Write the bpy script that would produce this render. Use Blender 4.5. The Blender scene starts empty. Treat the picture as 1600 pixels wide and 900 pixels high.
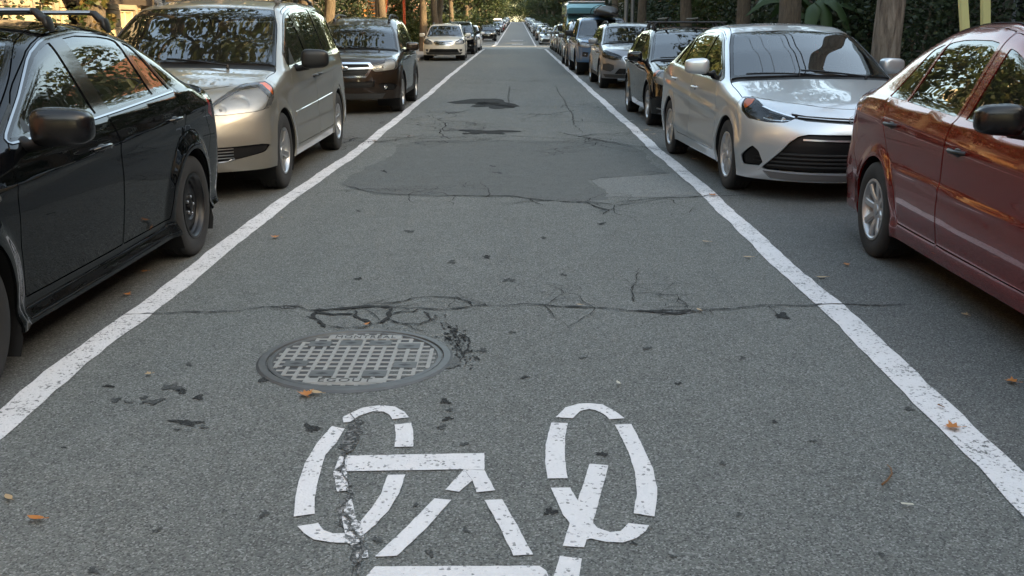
import bpy, bmesh, math, random
import numpy as np
from mathutils import Vector, Matrix, geometry as mgeo

S = bpy.context.scene
COL = S.collection
R_ = math.radians
rng = random.Random(7)

# ------------------------------------------------------------------ camera, sky, sun, exposure
CAM_H = 1.48
cam = bpy.data.cameras.new('camera'); cam_o = bpy.data.objects.new('camera', cam); COL.objects.link(cam_o)
cam.sensor_width = 36; cam.lens = 36 * 1565 / 1600; cam.clip_start = .05; cam.clip_end = 2000
cam_o.location = (0, 0, CAM_H)
cam_o.rotation_euler = (R_(90 - 14.79), 0, R_(.30))
S.camera = cam_o

SUN_EL, SUN_AZ = 24.0, 122.0          # azimuth clockwise from +Y (down the street): the sun stands low over the right-hand houses
W = bpy.data.worlds.new('World'); S.world = W; W.use_nodes = True
nt = W.node_tree; nt.nodes.clear()
wo = nt.nodes.new('ShaderNodeOutputWorld'); bg = nt.nodes.new('ShaderNodeBackground'); sk = nt.nodes.new('ShaderNodeTexSky')
sk.sky_type = 'NISHITA'; sk.sun_disc = False; sk.sun_elevation = R_(SUN_EL); sk.sun_rotation = R_(SUN_AZ)
sk.air_density = 1.0; sk.dust_density = 2.0; sk.ozone_density = 1.0
bg.inputs['Strength'].default_value = .15
nt.links.new(sk.outputs[0], bg.inputs[0]); nt.links.new(bg.outputs[0], wo.inputs[0])
sl = bpy.data.lights.new('sun', 'SUN'); sl.energy = 2.1; sl.angle = R_(.53); sl.color = (1, .80, .56)
so = bpy.data.objects.new('sun', sl); COL.objects.link(so)
_d = Vector((math.sin(R_(SUN_AZ)) * math.cos(R_(SUN_EL)), math.cos(R_(SUN_AZ)) * math.cos(R_(SUN_EL)), math.sin(R_(SUN_EL))))
so.rotation_euler = (-_d).to_track_quat('-Z', 'Y').to_euler(); so.location = _d * 60
S.view_settings.view_transform = 'Standard'; S.view_settings.look = 'None'
S.view_settings.exposure = 2.95; S.view_settings.gamma = 1.0; S.view_settings.use_curve_mapping = False
S.view_settings.use_white_balance = True; S.view_settings.white_balance_temperature = 9300; S.view_settings.white_balance_tint = 6
S.render.engine = 'CYCLES'
S.cycles.max_bounces = 8; S.cycles.transparent_max_bounces = 16; S.cycles.glossy_bounces = 4; S.cycles.transmission_bounces = 4
S.cycles.caustics_reflective = False; S.cycles.caustics_refractive = False
S.cycles.sample_clamp_indirect = 6
S.cycles.use_denoising = True

# ------------------------------------------------------------------ material helpers
MAT = {}
class NT:
    def __init__(s, name):
        s.m = bpy.data.materials.new(name); s.m.use_nodes = True; s.t = s.m.node_tree; s.t.nodes.clear()
        s.out = s.t.nodes.new('ShaderNodeOutputMaterial'); MAT[name] = s.m
    def n(s, typ, **kw):
        nd = s.t.nodes.new(typ)
        for k, v in kw.items():
            if k.startswith('i_'):
                nd.inputs[k[2:].replace('_', ' ')].default_value = v
            else: setattr(nd, k, v)
        return nd
    def l(s, a, b): s.t.links.new(a, b)
    def coord(s, kind='Object'): return s.n('ShaderNodeTexCoord').outputs[kind]
    def noise(s, vec, scale, detail=4, rough=.55, dist=0):
        nd = s.n('ShaderNodeTexNoise'); nd.inputs['Scale'].default_value = scale; nd.inputs['Detail'].default_value = detail
        nd.inputs['Roughness'].default_value = rough; nd.inputs['Distortion'].default_value = dist
        if vec is not None: s.l(vec, nd.inputs['Vector'])
        return nd.outputs['Fac']
    def ramp(s, fac, stops):
        nd = s.n('ShaderNodeValToRGB'); cr = nd.color_ramp
        while len(cr.elements) > 1: cr.elements.remove(cr.elements[-1])
        for i, (p, c) in enumerate(stops):
            e = cr.elements[0] if i == 0 else cr.elements.new(p)
            e.position = p; e.color = (c, c, c, 1) if isinstance(c, (int, float)) else (*c, 1)
        s.l(fac, nd.inputs[0]); return nd.outputs[0]
    def mix(s, fac, a, b, mode='MIX'):
        nd = s.n('ShaderNodeMix', data_type='RGBA', blend_type=mode)
        for sock, v in ((nd.inputs[0], fac), (nd.inputs[6], a), (nd.inputs[7], b)):
            if hasattr(v, 'is_linked'): s.l(v, sock)
            elif isinstance(v, (int, float)): sock.default_value = v
            else: sock.default_value = (*v, 1)
        return nd.outputs[2]
    def math(s, op, a, b=None):
        nd = s.n('ShaderNodeMath', operation=op)
        for sock, v in ((nd.inputs[0], a), (nd.inputs[1], b)):
            if v is None: continue
            if hasattr(v, 'is_linked'): s.l(v, sock)
            else: sock.default_value = v
        return nd.outputs[0]
    def bsdf(s, **kw):
        b = s.n('ShaderNodeBsdfPrincipled')
        for k, v in kw.items():
            sock = b.inputs[k.replace('_', ' ')]
            if hasattr(v, 'is_linked'): s.l(v, sock)
            elif isinstance(v, (tuple, list)): sock.default_value = (*v, 1) if len(v) == 3 else v
            else: sock.default_value = v
        return b
    def bump(s, h, dist, strength=1.0):
        b = s.n('ShaderNodeBump'); b.inputs['Distance'].default_value = dist; b.inputs['Strength'].default_value = strength
        s.l(h, b.inputs['Height']); return b.outputs[0]
    def end(s, sh): s.l(sh, s.out.inputs['Surface']); return s.m

def plain(name, col, rough=.5, metal=0, coat=0, spec=.5, var=0.0, scale=8, bump=0.0):
    t = NT(name)
    c = col
    kw = {}
    if var or bump:
        nz = t.noise(t.coord(), scale, 5)
        if var: c = t.mix(nz, tuple(v * (1 - var) for v in col), tuple(min(1, v * (1 + var)) for v in col))
        if bump: kw['Normal'] = t.bump(nz, bump)
    b = t.bsdf(Base_Color=c, Roughness=rough, Metallic=metal, Specular_IOR_Level=spec, **kw)
    if coat: b.inputs['Coat Weight'].default_value = coat; b.inputs['Coat Roughness'].default_value = .03
    return t.end(b.outputs[0])

def paint(name, col, metal=.35, rough=.38, dust=.10, coat=1.0, dustcol=(.20, .19, .17), spec=.5):
    """two-layer car paint with a little road dust low on the body; the inner side is dark primer"""
    t = NT(name)
    co = t.coord()
    fl = t.noise(co, 1400, 1)
    c = t.mix(fl, tuple(v * .8 for v in col), tuple(min(1, v * 1.2) for v in col))
    sep = t.n('ShaderNodeSeparateXYZ'); t.l(co, sep.inputs[0])
    low = t.math('SUBTRACT', .8, t.math('MULTIPLY', sep.outputs[2], 1.5))
    low = t.math('MAXIMUM', low, 0.03)
    nz = t.noise(co, 5.5, 6, .65)
    d = t.math('MULTIPLY', t.math('MULTIPLY', low, nz), dust * 2.2)
    c2 = t.mix(d, c, dustcol)
    ro = t.math('ADD', rough, t.math('MULTIPLY', d, .5))
    b = t.bsdf(Base_Color=c2, Roughness=ro, Metallic=metal, Specular_IOR_Level=spec, Coat_Weight=coat, Coat_Roughness=t.math('ADD', .008, t.math('MULTIPLY', d, .35)), Coat_IOR=1.48)
    # faint orange peel so that reflections are not perfect
    b2 = t.bump(t.noise(co, 40, 1), .00012, .5); t.l(b2, b.inputs['Coat Normal'])
    g = t.n('ShaderNodeNewGeometry'); inn = t.bsdf(Base_Color=(.02, .02, .021), Roughness=.8)
    mx = t.n('ShaderNodeMixShader'); t.l(g.outputs['Backfacing'], mx.inputs[0]); t.l(b.outputs[0], mx.inputs[1]); t.l(inn.outputs[0], mx.inputs[2])
    return t.end(mx.outputs[0])

def glass(name, tint, ior=1.55, rough=0.0, boost=1.0, dirt=.03):
    t = NT(name)
    tr = t.n('ShaderNodeBsdfTransparent'); tr.inputs[0].default_value = (*tint, 1)
    gl = t.n('ShaderNodeBsdfGlossy'); gl.inputs['Roughness'].default_value = rough; gl.inputs['Color'].default_value = (.95, .98, 1, 1)
    fr = t.n('ShaderNodeFresnel'); fr.inputs['IOR'].default_value = ior
    fac = t.math('MINIMUM', t.math('MULTIPLY', fr.outputs[0], boost), 1.0)
    mx = t.n('ShaderNodeMixShader'); t.l(fac, mx.inputs[0]); t.l(tr.outputs[0], mx.inputs[1]); t.l(gl.outputs[0], mx.inputs[2])
    df = t.n('ShaderNodeBsdfDiffuse'); df.inputs[0].default_value = (.35, .34, .32, 1)
    nz = t.noise(t.coord(), 6, 6, .7)
    m2 = t.n('ShaderNodeMixShader'); t.l(t.math('MULTIPLY', nz, dirt), m2.inputs[0]); t.l(mx.outputs[0], m2.inputs[1]); t.l(df.outputs[0], m2.inputs[2])
    return t.end(m2.outputs[0])

paint('paint_black', (.0022, .0025, .003), .0, .3, .012, spec=0)
paint('paint_beige', (.255, .235, .200), .6, .36, .12)
paint('paint_brownblack', (.030, .019, .013), .55, .3, .01, spec=.1)  # bronze tint stands in for the sunlit road mirrored in brown-black paint
paint('paint_cream', (.62, .59, .53), .25, .4, .12)
paint('paint_silver', (.50, .53, .55), .65, .33, .06)
paint('paint_red', (.165, .005, .0025), .4, .25, .0, spec=.15)
paint('paint_darkblack', (.0025, .003, .004), .0, .3, .015, spec=0)
paint('paint_greysilver', (.19, .20, .215), .6, .38, .10)
paint('paint_blue', (.035, .105, .20), .3, .35, .10)
paint('paint_teal', (.20, .46, .55), .05, .45, .10)
paint('paint_white', (.72, .72, .72), .0, .4, .12)
paint('paint_darkgrey', (.05, .052, .056), .4, .38, .12)
paint('paint_slate', (.16, .18, .20), .5, .38, .10)
glass('window_glass', (.34, .39, .38), 1.62, boost=1.25)
glass('privacy_glass', (.06, .065, .065), 1.62, boost=1.25)
glass('windshield_glass', (.42, .48, .47), 1.62, boost=1.5)
glass('lamp_lens', (.95, .96, .97), 1.45, dirt=.012)
glass('lamp_lens_hazy', (.92, .91, .88), 1.5, dirt=.22)
glass('red_lens', (1.0, .35, .30), 1.5)
glass('amber_lens', (1.0, .62, .22), 1.5)
plain('black_trim', (.006, .006, .0065), .45, spec=.3)
plain('satin_black', (.004, .004, .0045), .24, spec=.4); plain('black_gloss', (.003, .003, .0035), .10, coat=.3, spec=.4)
plain('black_rubber', (.007, .007, .007), .75, spec=.3)
plain('black_plastic', (.007, .0075, .008), .42, var=.2, scale=30, spec=.35)
plain('grey_plastic', (.12, .122, .125), .5)
plain('cladding', (.022, .023, .024), .6, var=.15, scale=30)
plain('chrome', (.72, .73, .74), .12, 1); plain('dark_chrome', (.30, .31, .32), .15, 1)
plain('satin_metal', (.52, .53, .54), .32, 1)
plain('alloy', (.40, .41, .42), .34, .85, var=.08, scale=10)
plain('hubcap_silver', (.42, .43, .44), .38, .7)
plain('steel_black', (.008, .008, .009), .42, .3)
plain('lug_metal', (.45, .45, .45), .3, 1)
plain('reflector', (.80, .81, .82), .16, 1)
plain('bezel', (.46, .47, .48), .30, .6); plain('red_solid', (.50, .012, .010), .4); plain('amber_solid', (.72, .27, .05), .5)
plain('mid_bezel', (.13, .14, .15), .35, .4); plain('dark_bezel', (.02, .02, .022), .25, .4)
plain('interior', (.012, .012, .013), .8, var=.2, spec=.2)
plain('interior_grey', (.035, .035, .034), .8, var=.15)
plain('interior_tan', (.10, .085, .065), .85, var=.15)
plain('lid_red', (.55, .12, .03), .6)
plain('paper', (.62, .62, .60), .8)

def tyre_mat():
    t = NT('tyre'); co = t.coord()
    c = t.mix(t.noise(co, 9, 5), (.008, .008, .0085), (.024, .023, .022))
    return t.end(t.bsdf(Base_Color=c, Roughness=.82).outputs[0])
tyre_mat()

# ------------------------------------------------------------------ mesh helpers
class MB:
    """mesh builder: collects shapes, links ONE object"""
    def __init__(s): s.V = []; s.F = []; s.M = []; s.mats = []; s.cur = 0
    def mat(s, m):
        if m not in s.mats: s.mats.append(m)
        s.cur = s.mats.index(m); return s
    def raw(s, V, F):
        o = len(s.V); s.V.extend(tuple(map(float, v)) for v in V)
        for f in F: s.F.append(tuple(int(i) + o for i in f)); s.M.append(s.cur)
        return s
    def box(s, c, d, rot=None):
        x, y, z = (v * .5 for v in d)
        P = [Vector(p) for p in ((-x, -y, -z), (x, -y, -z), (x, y, -z), (-x, y, -z), (-x, -y, z), (x, -y, z), (x, y, z), (-x, y, z))]
        if rot is not None: P = [rot @ p for p in P]
        c = Vector(c)
        return s.raw([p + c for p in P], [(3, 2, 1, 0), (4, 5, 6, 7), (0, 1, 5, 4), (1, 2, 6, 5), (2, 3, 7, 6), (3, 0, 4, 7)])
    def hexa(s, P):
        return s.raw(P, [(3, 2, 1, 0), (4, 5, 6, 7), (0, 1, 5, 4), (1, 2, 6, 5), (2, 3, 7, 6), (3, 0, 4, 7)])
    def super(s, c, d, e=.35, rot=None, nu=20, nv=12):
        """super-ellipsoid: a box with generous rounding"""
        V = []; F = []
        pw = lambda v, q: math.copysign(abs(v) ** q, v)
        c = Vector(c)
        for j in range(nv + 1):
            ph = -math.pi / 2 + math.pi * j / nv
            for i in range(nu):
                th = 2 * math.pi * i / nu
                p = Vector((d[0] / 2 * pw(math.cos(ph), e) * pw(math.cos(th), e), d[1] / 2 * pw(math.cos(ph), e) * pw(math.sin(th), e), d[2] / 2 * pw(math.sin(ph), e)))
                if rot is not None: p = rot @ p
                V.append(p + c)
        for j in range(nv):
            for i in range(nu):
                a = j * nu + i; b = j * nu + (i + 1) % nu
                F.append((a, b, b + nu, a + nu))
        return s.raw(V, F)
    def tube(s, pts, r, n=8, cap=True, closed=False):
        """r: number or list per point"""
        pts = [Vector(p) for p in pts]; m = len(pts)
        rr = r if isinstance(r, (list, tuple)) else [r] * m
        V = []; F = []
        up = None
        for i, p in enumerate(pts):
            a = pts[(i - 1) % m] if (closed or i > 0) else p; b = pts[(i + 1) % m] if (closed or i < m - 1) else p
            d = (b - a).normalized()
            if up is None:
                up = Vector((0, 0, 1)) if abs(d.z) < .9 else Vector((1, 0, 0))
            u = d.cross(up).normalized(); v = u.cross(d).normalized(); up = v
            for k in range(n):
                t = 2 * math.pi * k / n
                V.append(p + (u * math.cos(t) + v * math.sin(t)) * rr[i])
        for i in range(m if closed else m - 1):
            for k in range(n):
                a = i * n + k; b = i * n + (k + 1) % n; c = ((i + 1) % m) * n + (k + 1) % n; d = ((i + 1) % m) * n + k
                F.append((a, b, c, d))
        if cap and not closed:
            F.append(tuple(range(n))[::-1]); F.append(tuple((m - 1) * n + k for k in range(n)))
        return s.raw(V, F)
    def lathe(s, prof, axis='x', n=32, c=(0, 0, 0), closed=False):
        """prof: list of (r, h)"""
        V = []; F = []
        c = Vector(c)
        for (r, h) in prof:
            for k in range(n):
                t = 2 * math.pi * k / n; a, b = r * math.cos(t), r * math.sin(t)
                p = Vector((h, a, b)) if axis == 'x' else Vector((a, h, b)) if axis == 'y' else Vector((a, b, h))
                V.append(p + c)
        for j in range(len(prof) - 1):
            for k in range(n):
                q = (j * n + k, j * n + (k + 1) % n, (j + 1) * n + (k + 1) % n, (j + 1) * n + k)
                F.append(q if axis != 'y' else q[::-1])
        return s.raw(V, F)
    def sweep(s, pts, nrm, w, t):
        """flat bar along pts: w across the surface, t along the normal (top at the point)"""
        pts = [Vector(p) for p in pts]; nrm = [Vector(n) for n in nrm]; m = len(pts); V = []; F = []
        ww = w if isinstance(w, (list, tuple)) else [w] * m
        for i, p in enumerate(pts):
            d = (pts[min(i + 1, m - 1)] - pts[max(i - 1, 0)]).normalized(); n = nrm[i]; b = d.cross(n).normalized() * ww[i] * .5
            V += [p - b, p + b, p + b * .8 + n * t, p - b * .8 + n * t]
        for i in range(m - 1):
            for k in range(4):
                a = i * 4 + k; b = i * 4 + (k + 1) % 4
                F.append((a, b, b + 4, a + 4))
        F.append((3, 2, 1, 0)); F.append(tuple((m - 1) * 4 + k for k in range(4)))
        return s.raw(V, F)
    def mesh(s, name, smooth=40, fix=True):
        me = bpy.data.meshes.new(name); me.from_pydata(s.V, [], s.F)
        for m in s.mats: me.materials.append(MAT[m])
        if s.mats: me.polygons.foreach_set('material_index', s.M)
        if fix:
            bm = bmesh.new(); bm.from_mesh(me); bmesh.ops.recalc_face_normals(bm, faces=bm.faces); bm.to_mesh(me); bm.free()
        if smooth:
            me.polygons.foreach_set('use_smooth', [True] * len(me.polygons)); me.set_sharp_from_angle(angle=R_(smooth))
        me.update()
        return me
    def build(s, name, mat=None, parent=None, loc=None, rot=None, smooth=40, fix=True, label=None):
        if mat and not s.mats:
            s.mats = [mat]; s.M = [0] * len(s.F)
        ob = bpy.data.objects.new(name, s.mesh(name, smooth, fix)); COL.objects.link(ob)
        if parent: ob.parent = parent
        if loc is not None: ob.location = loc
        if rot is not None: ob.rotation_euler = rot
        if label: ob['label'] = label
        return ob

def thing(name, label, cat, loc=(0, 0, 0), rz=0, group=None):
    o = bpy.data.objects.new(name, None); COL.objects.link(o); o.empty_display_size = .2
    o.location = loc; o.rotation_euler = (0, 0, rz); tag(o, label, cat, group); return o
def tag(o, label, cat, group=None):
    o['label'] = label; o['category'] = cat
    if group: o['group'] = group
    return o
def struct(o, label=None, kind='structure'):
    o['kind'] = kind
    if label: o['label'] = label
    return o
def link_copy(o, parent=None, name=None):
    c = o.copy(); COL.objects.link(c)
    if parent: c.parent = parent
    return c
# ------------------------------------------------------------------ setting materials
def asphalt(name, dark, light, tint=(1, 1, 1), stone=.55):
    t = NT(name); co = t.coord()
    v = t.n('ShaderNodeTexVoronoi'); v.inputs['Scale'].default_value = 175; t.l(co, v.inputs['Vector'])
    v2 = t.n('ShaderNodeTexVoronoi'); v2.inputs['Scale'].default_value = 260; t.l(co, v2.inputs['Vector'])
    sp = t.n('ShaderNodeSeparateColor'); t.l(v.outputs['Color'], sp.inputs[0])
    sp2 = t.n('ShaderNodeSeparateColor'); t.l(v2.outputs['Color'], sp2.inputs[0])
    big = t.noise(co, .55, 5, .6); mid = t.noise(co, 5, 6, .65)
    mp = t.n('ShaderNodeMapping'); mp.inputs['Scale'].default_value = (1.5, .07, 1); t.l(co, mp.inputs['Vector']); trk = t.noise(mp.outputs[0], 1.3, 4, .6)
    base = t.mix(t.math('ADD', t.math('MULTIPLY', big, .5), t.math('MULTIPLY', trk, .55)), dark, light)
    base = t.mix(t.math('MULTIPLY', mid, .55), base, tuple(c * .62 for c in dark))
    st = t.ramp(sp.outputs[0], [(0, .0), (.55, .06), (.78, .38), (1, 1)])
    c = t.mix(t.math('MULTIPLY', st, stone), base, tuple(min(1, x * 2.4) for x in light))
    dk = t.ramp(sp.outputs[1], [(0, 1), (.22, .7), (.36, 0)])
    c = t.mix(t.math('MULTIPLY', dk, .75), c, tuple(x * .30 for x in dark))
    pit = t.ramp(t.noise(co, 38, 3, .7), [(.0, 1), (.30, 1), (.36, 0)])
    c = t.mix(t.math('MULTIPLY', pit, .7), c, tuple(x * .25 for x in dark))
    gap = t.ramp(v.outputs['Distance'], [(0, 1), (.45, .75), (.8, 0)])
    nrm = t.bump(t.math('ADD', gap, t.math('MULTIPLY', sp2.outputs[0], .5)), .004, .75)
    b = t.bsdf(Base_Color=c, Roughness=t.math('ADD', .74, t.math('MULTIPLY', mid, .18)), Normal=nrm, Specular_IOR_Level=.35)
    return t.end(b.outputs[0])
asphalt('asphalt', (.086, .092, .086), (.192, .198, .187), stone=.42)
asphalt('asphalt_pale', (.140, .147, .141), (.205, .212, .204), stone=.36)
asphalt('asphalt_lane', (.080, .083, .080), (.135, .139, .134))  # darker than the road: shade of the parked cars put into the tone
asphalt('asphalt_patch', (.098, .104, .100), (.132, .138, .133), stone=.18)
asphalt('asphalt_far', (.120, .127, .124), (.168, .175, .170))

def road_paint(name, wear, col=(.66, .645, .645)):
    t = NT(name); co = t.coord()
    n1 = t.noise(co, 46, 4, .75); n2 = t.noise(co, 5, 5, .6)
    m = t.ramp(t.math('ADD', t.math('MULTIPLY', n1, .72), t.math('MULTIPLY', n2, .28)), [(0, 1), (wear, 1), (wear + .035, 0), (1, 0)])
    v = t.n('ShaderNodeTexVoronoi'); v.inputs['Scale'].default_value = 105; t.l(co, v.inputs['Vector'])
    sp = t.n('ShaderNodeSeparateColor'); t.l(v.outputs['Color'], sp.inputs[0])
    pit = t.ramp(t.math('ADD', sp.outputs[0], t.math('MULTIPLY', n2, .25)), [(0, 1), (.145, 1), (.185, 0), (1, 0)])
    c = t.mix(n2, tuple(x * .78 for x in col), col); c = t.mix(t.math('MULTIPLY', sp.outputs[1], .22), c, tuple(x * .7 for x in col))
    m = t.math('MAXIMUM', m, t.math('MULTIPLY', pit, .8))
    c = t.mix(m, c, (.10, .104, .102))
    b = t.bsdf(Base_Color=c, Roughness=.72, Normal=t.bump(t.math('ADD', n1, v.outputs['Distance']), .004, .7))
    return t.end(b.outputs[0])
road_paint('line_paint', .405); road_paint('symbol_paint', .375); road_paint('worn_paint', .47)

def crack_mat():
    t = NT('crack_dark'); n = t.noise(t.coord(), 70, 3)
    return t.end(t.bsdf(Base_Color=t.mix(n, (.012, .013, .013), (.050, .052, .052)), Roughness=.95, Specular_IOR_Level=.1).outputs[0])
crack_mat()
def broken(name, lo, hi, sc=150):
    t = NT(name); co = t.coord()
    v = t.n('ShaderNodeTexVoronoi'); v.inputs['Scale'].default_value = sc; t.l(co, v.inputs['Vector'])
    sp = t.n('ShaderNodeSeparateColor'); t.l(v.outputs['Color'], sp.inputs[0])
    return t.end(t.bsdf(Base_Color=t.mix(t.ramp(sp.outputs[0], [(0, 0), (.55, .1), (1, 1)]), lo, hi), Roughness=.9, Normal=t.bump(v.outputs['Distance'], .006), Specular_IOR_Level=.2).outputs[0])
broken('broken_asphalt', (.045, .048, .047), (.20, .20, .195), 100)
broken('oil_soft', (.050, .054, .053), (.10, .105, .103))
broken('oil_dark', (.022, .024, .024), (.055, .058, .058))

def stone(name, a, b, sc=3.0, bump=.012, speck=True):
    t = NT(name); co = t.coord()
    n = t.noise(co, sc, 6, .65); f = t.noise(co, 60, 4, .6)
    c = t.mix(n, a, b); c = t.mix(t.math('MULTIPLY', f, .35), c, tuple(x * .55 for x in a))
    oi = t.n('ShaderNodeObjectInfo'); c = t.mix(t.math('MULTIPLY', oi.outputs['Random'], .45), c, tuple(x * .72 for x in a))
    return t.end(t.bsdf(Base_Color=c, Roughness=.88, Normal=t.bump(t.math('ADD', n, t.math('MULTIPLY', f, .4)), bump)).outputs[0])
stone('limestone', (.40, .31, .21), (.52, .42, .30)); stone('mortar', (.26, .22, .17), (.33, .28, .22), 12, .004)
stone('sidewalk_concrete', (.24, .24, .235), (.32, .315, .305), 2, .003); stone('kerb_stone', (.24, .24, .24), (.33, .33, .325), 5, .004)
stone('brown_render', (.075, .055, .042), (.11, .082, .062), 2, .004); stone('garden_soil', (.05, .04, .028), (.085, .07, .045), 6, .02)

def brick(name, c1, c2, mort=(.22, .20, .18)):
    t = NT(name); co = t.coord()
    mp = t.n('ShaderNodeVectorMath', operation='MULTIPLY'); t.l(co, mp.inputs[0])
    sx = t.n('ShaderNodeSeparateXYZ'); t.l(co, sx.inputs[0]); cb = t.n('ShaderNodeCombineXYZ')
    t.l(t.math('ADD', sx.outputs[0], sx.outputs[1]), cb.inputs[0]); t.l(sx.outputs[2], cb.inputs[1])
    b = t.n('ShaderNodeTexBrick'); t.l(cb.outputs[0], b.inputs['Vector'])
    b.inputs['Scale'].default_value = 1; b.inputs['Brick Width'].default_value = .21; b.inputs['Row Height'].default_value = .075; b.inputs['Mortar Size'].default_value = .008
    b.inputs['Color1'].default_value = (*c1, 1); b.inputs['Color2'].default_value = (*c2, 1); b.inputs['Mortar'].default_value = (*mort, 1)
    c = t.mix(t.math('MULTIPLY', t.noise(co, 1.3, 5), .4), b.outputs[0], tuple(x * .6 for x in c1))
    return t.end(t.bsdf(Base_Color=c, Roughness=.9, Normal=t.bump(b.outputs['Fac'], -.006)).outputs[0])
brick('tan_brick', (.40, .29, .18), (.47, .36, .24)); brick('red_brick', (.24, .085, .055), (.30, .12, .08)); brick('dark_brick', (.075, .055, .045), (.11, .075, .06)); brick('grey_brick', (.28, .26, .24), (.36, .33, .30))

def bark(name, a, b, sc=1.0):
    t = NT(name); co = t.coord()
    mp = t.n('ShaderNodeMapping'); mp.inputs['Scale'].default_value = (1, 1, .16); t.l(co, mp.inputs['Vector'])
    n = t.noise(mp.outputs[0], 34 * sc, 6, .7, .6); n2 = t.noise(co, 3, 4)
    c = t.mix(t.ramp(n, [(.3, 0), (.62, 1)]), a, b); c = t.mix(t.math('MULTIPLY', n2, .4), c, tuple(x * .5 for x in a))
    return t.end(t.bsdf(Base_Color=c, Roughness=.92, Normal=t.bump(n, .05)).outputs[0])
bark('bark', (.055, .040, .028), (.16, .125, .09)); bark('pole_wood', (.045, .028, .02), (.30, .25, .20), .55)
def wood(name, a, b):
    t = NT(name); co = t.coord(); mp = t.n('ShaderNodeMapping'); mp.inputs['Scale'].default_value = (1, 1, .12); t.l(co, mp.inputs['Vector'])
    n = t.noise(mp.outputs[0], 40, 5, .6)
    return t.end(t.bsdf(Base_Color=t.mix(n, a, b), Roughness=.75, Normal=t.bump(n, .004)).outputs[0])
wood('cedar_boards', (.22, .12, .06), (.40, .25, .13)); wood('brown_wood', (.05, .032, .022), (.09, .06, .04))

def leaf(name, cols, trans=.35):
    t = NT(name); co = t.coord('Object')
    n = t.noise(co, 1.1, 3, .6); g = t.n('ShaderNodeNewGeometry')
    c = t.ramp(g.outputs['Random Per Island'], [(i / (len(cols) - 1), col) for i, col in enumerate(cols)])
    c = t.mix(t.math('MULTIPLY', n, .55), c, tuple(x * .45 for x in cols[0]))
    d = t.bsdf(Base_Color=c, Roughness=.55, Specular_IOR_Level=.35)
    tr = t.n('ShaderNodeBsdfTranslucent'); t.l(c, tr.inputs[0])
    mx = t.n('ShaderNodeMixShader'); mx.inputs[0].default_value = trans; t.l(d.outputs[0], mx.inputs[1]); t.l(tr.outputs[0], mx.inputs[2])
    return t.end(mx.outputs[0])
leaf('tree_leaf', [(.026, .046, .014), (.042, .068, .018), (.066, .084, .023), (.10, .090, .024)])
leaf('far_leaf', [(.016, .034, .012), (.028, .050, .016), (.042, .060, .020), (.06, .065, .022)], .25)  # shade put into the leaf colour, since the sun lights the far crowns
leaf('dark_leaf', [(.012, .026, .012), (.022, .042, .018), (.034, .055, .022), (.05, .065, .024)], .2)
leaf('ivy_leaf', [(.030, .050, .016), (.06, .08, .022), (.12, .10, .03), (.16, .085, .03)])
leaf('banana_leaf', [(.025, .06, .025), (.06, .10, .03)], .2)
leaf('fallen_orange', [(.55, .20, .05), (.46, .16, .04)], .15); leaf('fallen_tan', [(.52, .36, .20), (.44, .29, .16)], .15); leaf('fallen_brown', [(.16, .075, .03), (.22, .10, .04)], .1); leaf('fallen_pale', [(.55, .52, .42), (.5, .46, .36)], .1)

plain('iron', (.10, .10, .098), .55, .55, var=.3, scale=18, bump=.002); plain('iron_dark', (.042, .043, .043), .7, .2, var=.3, scale=30)
plain('iron_worn', (.235, .228, .210), .6, .15, var=.28, scale=22, bump=.002)
plain('window_dark', (.012, .015, .017), .04, 0, spec=.9); plain('frame_cream', (.62, .52, .36), .55); plain('frame_white', (.55, .54, .50), .55); plain('frame_grey', (.20, .20, .21), .5)
plain('blind_green', (.06, .12, .05), .7); plain('curtain', (.42, .34, .20), .85, var=.3, scale=5); plain('dark_soffit', (.035, .026, .020), .8)
plain('stair_red', (.36, .06, .025), .5, var=.15); plain('stair_orange', (.52, .20, .045), .5); plain('yellow_paint', (.66, .60, .27), .5, var=.08, scale=4); plain('roofing', (.05, .05, .05), .9)
plain('signal_red', (.5, .03, .02), .4); plain('sign_white', (.7, .7, .7), .5); plain('metal_grey', (.22, .225, .23), .45, .6); plain('wire_black', (.01, .01, .01), .6)
plain('kayak_dark', (.008, .006, .006), .6, var=.2); plain('kayak_red', (.30, .05, .03), .4)
# ------------------------------------------------------------------ car body kernel
def smooth_table(pts, sig, n=900, pad=0.6):
    pts = np.array(sorted(pts), float)
    a, b = pts[0, 0] - pad, pts[-1, 0] + pad
    xs = np.linspace(a, b, n)
    ys = np.interp(xs, pts[:, 0], pts[:, 1])
    # linear extrapolation at both ends keeps the slope through the smoothing
    if len(pts) > 1:
        m0 = (pts[1, 1] - pts[0, 1]) / (pts[1, 0] - pts[0, 0]); m1 = (pts[-1, 1] - pts[-2, 1]) / (pts[-1, 0] - pts[-2, 0])
        ys = np.where(xs < pts[0, 0], pts[0, 1] + m0 * (xs - pts[0, 0]), ys)
        ys = np.where(xs > pts[-1, 0], pts[-1, 1] + m1 * (xs - pts[-1, 0]), ys)
    dx = xs[1] - xs[0]
    if sig > dx * .5:
        r = int(3 * sig / dx) + 1
        k = np.exp(-.5 * (np.arange(-r, r + 1) * dx / sig) ** 2); k /= k.sum()
        yp = np.concatenate([ys[0] + (np.arange(-r, 0)) * (ys[1] - ys[0]), ys, ys[-1] + np.arange(1, r + 1) * (ys[-1] - ys[-2])])
        ys = np.convolve(yp, k, 'valid')
    return lambda q: np.interp(q, xs, ys)

def smax(a, b, k):
    h = np.maximum(k - np.abs(a - b), 0) / k
    return np.maximum(a, b) + h * h * k * .25

def sstep(a, b, x):
    t = np.clip((x - a) / (b - a), 0, 1)
    return t * t * (3 - 2 * t)

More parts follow.
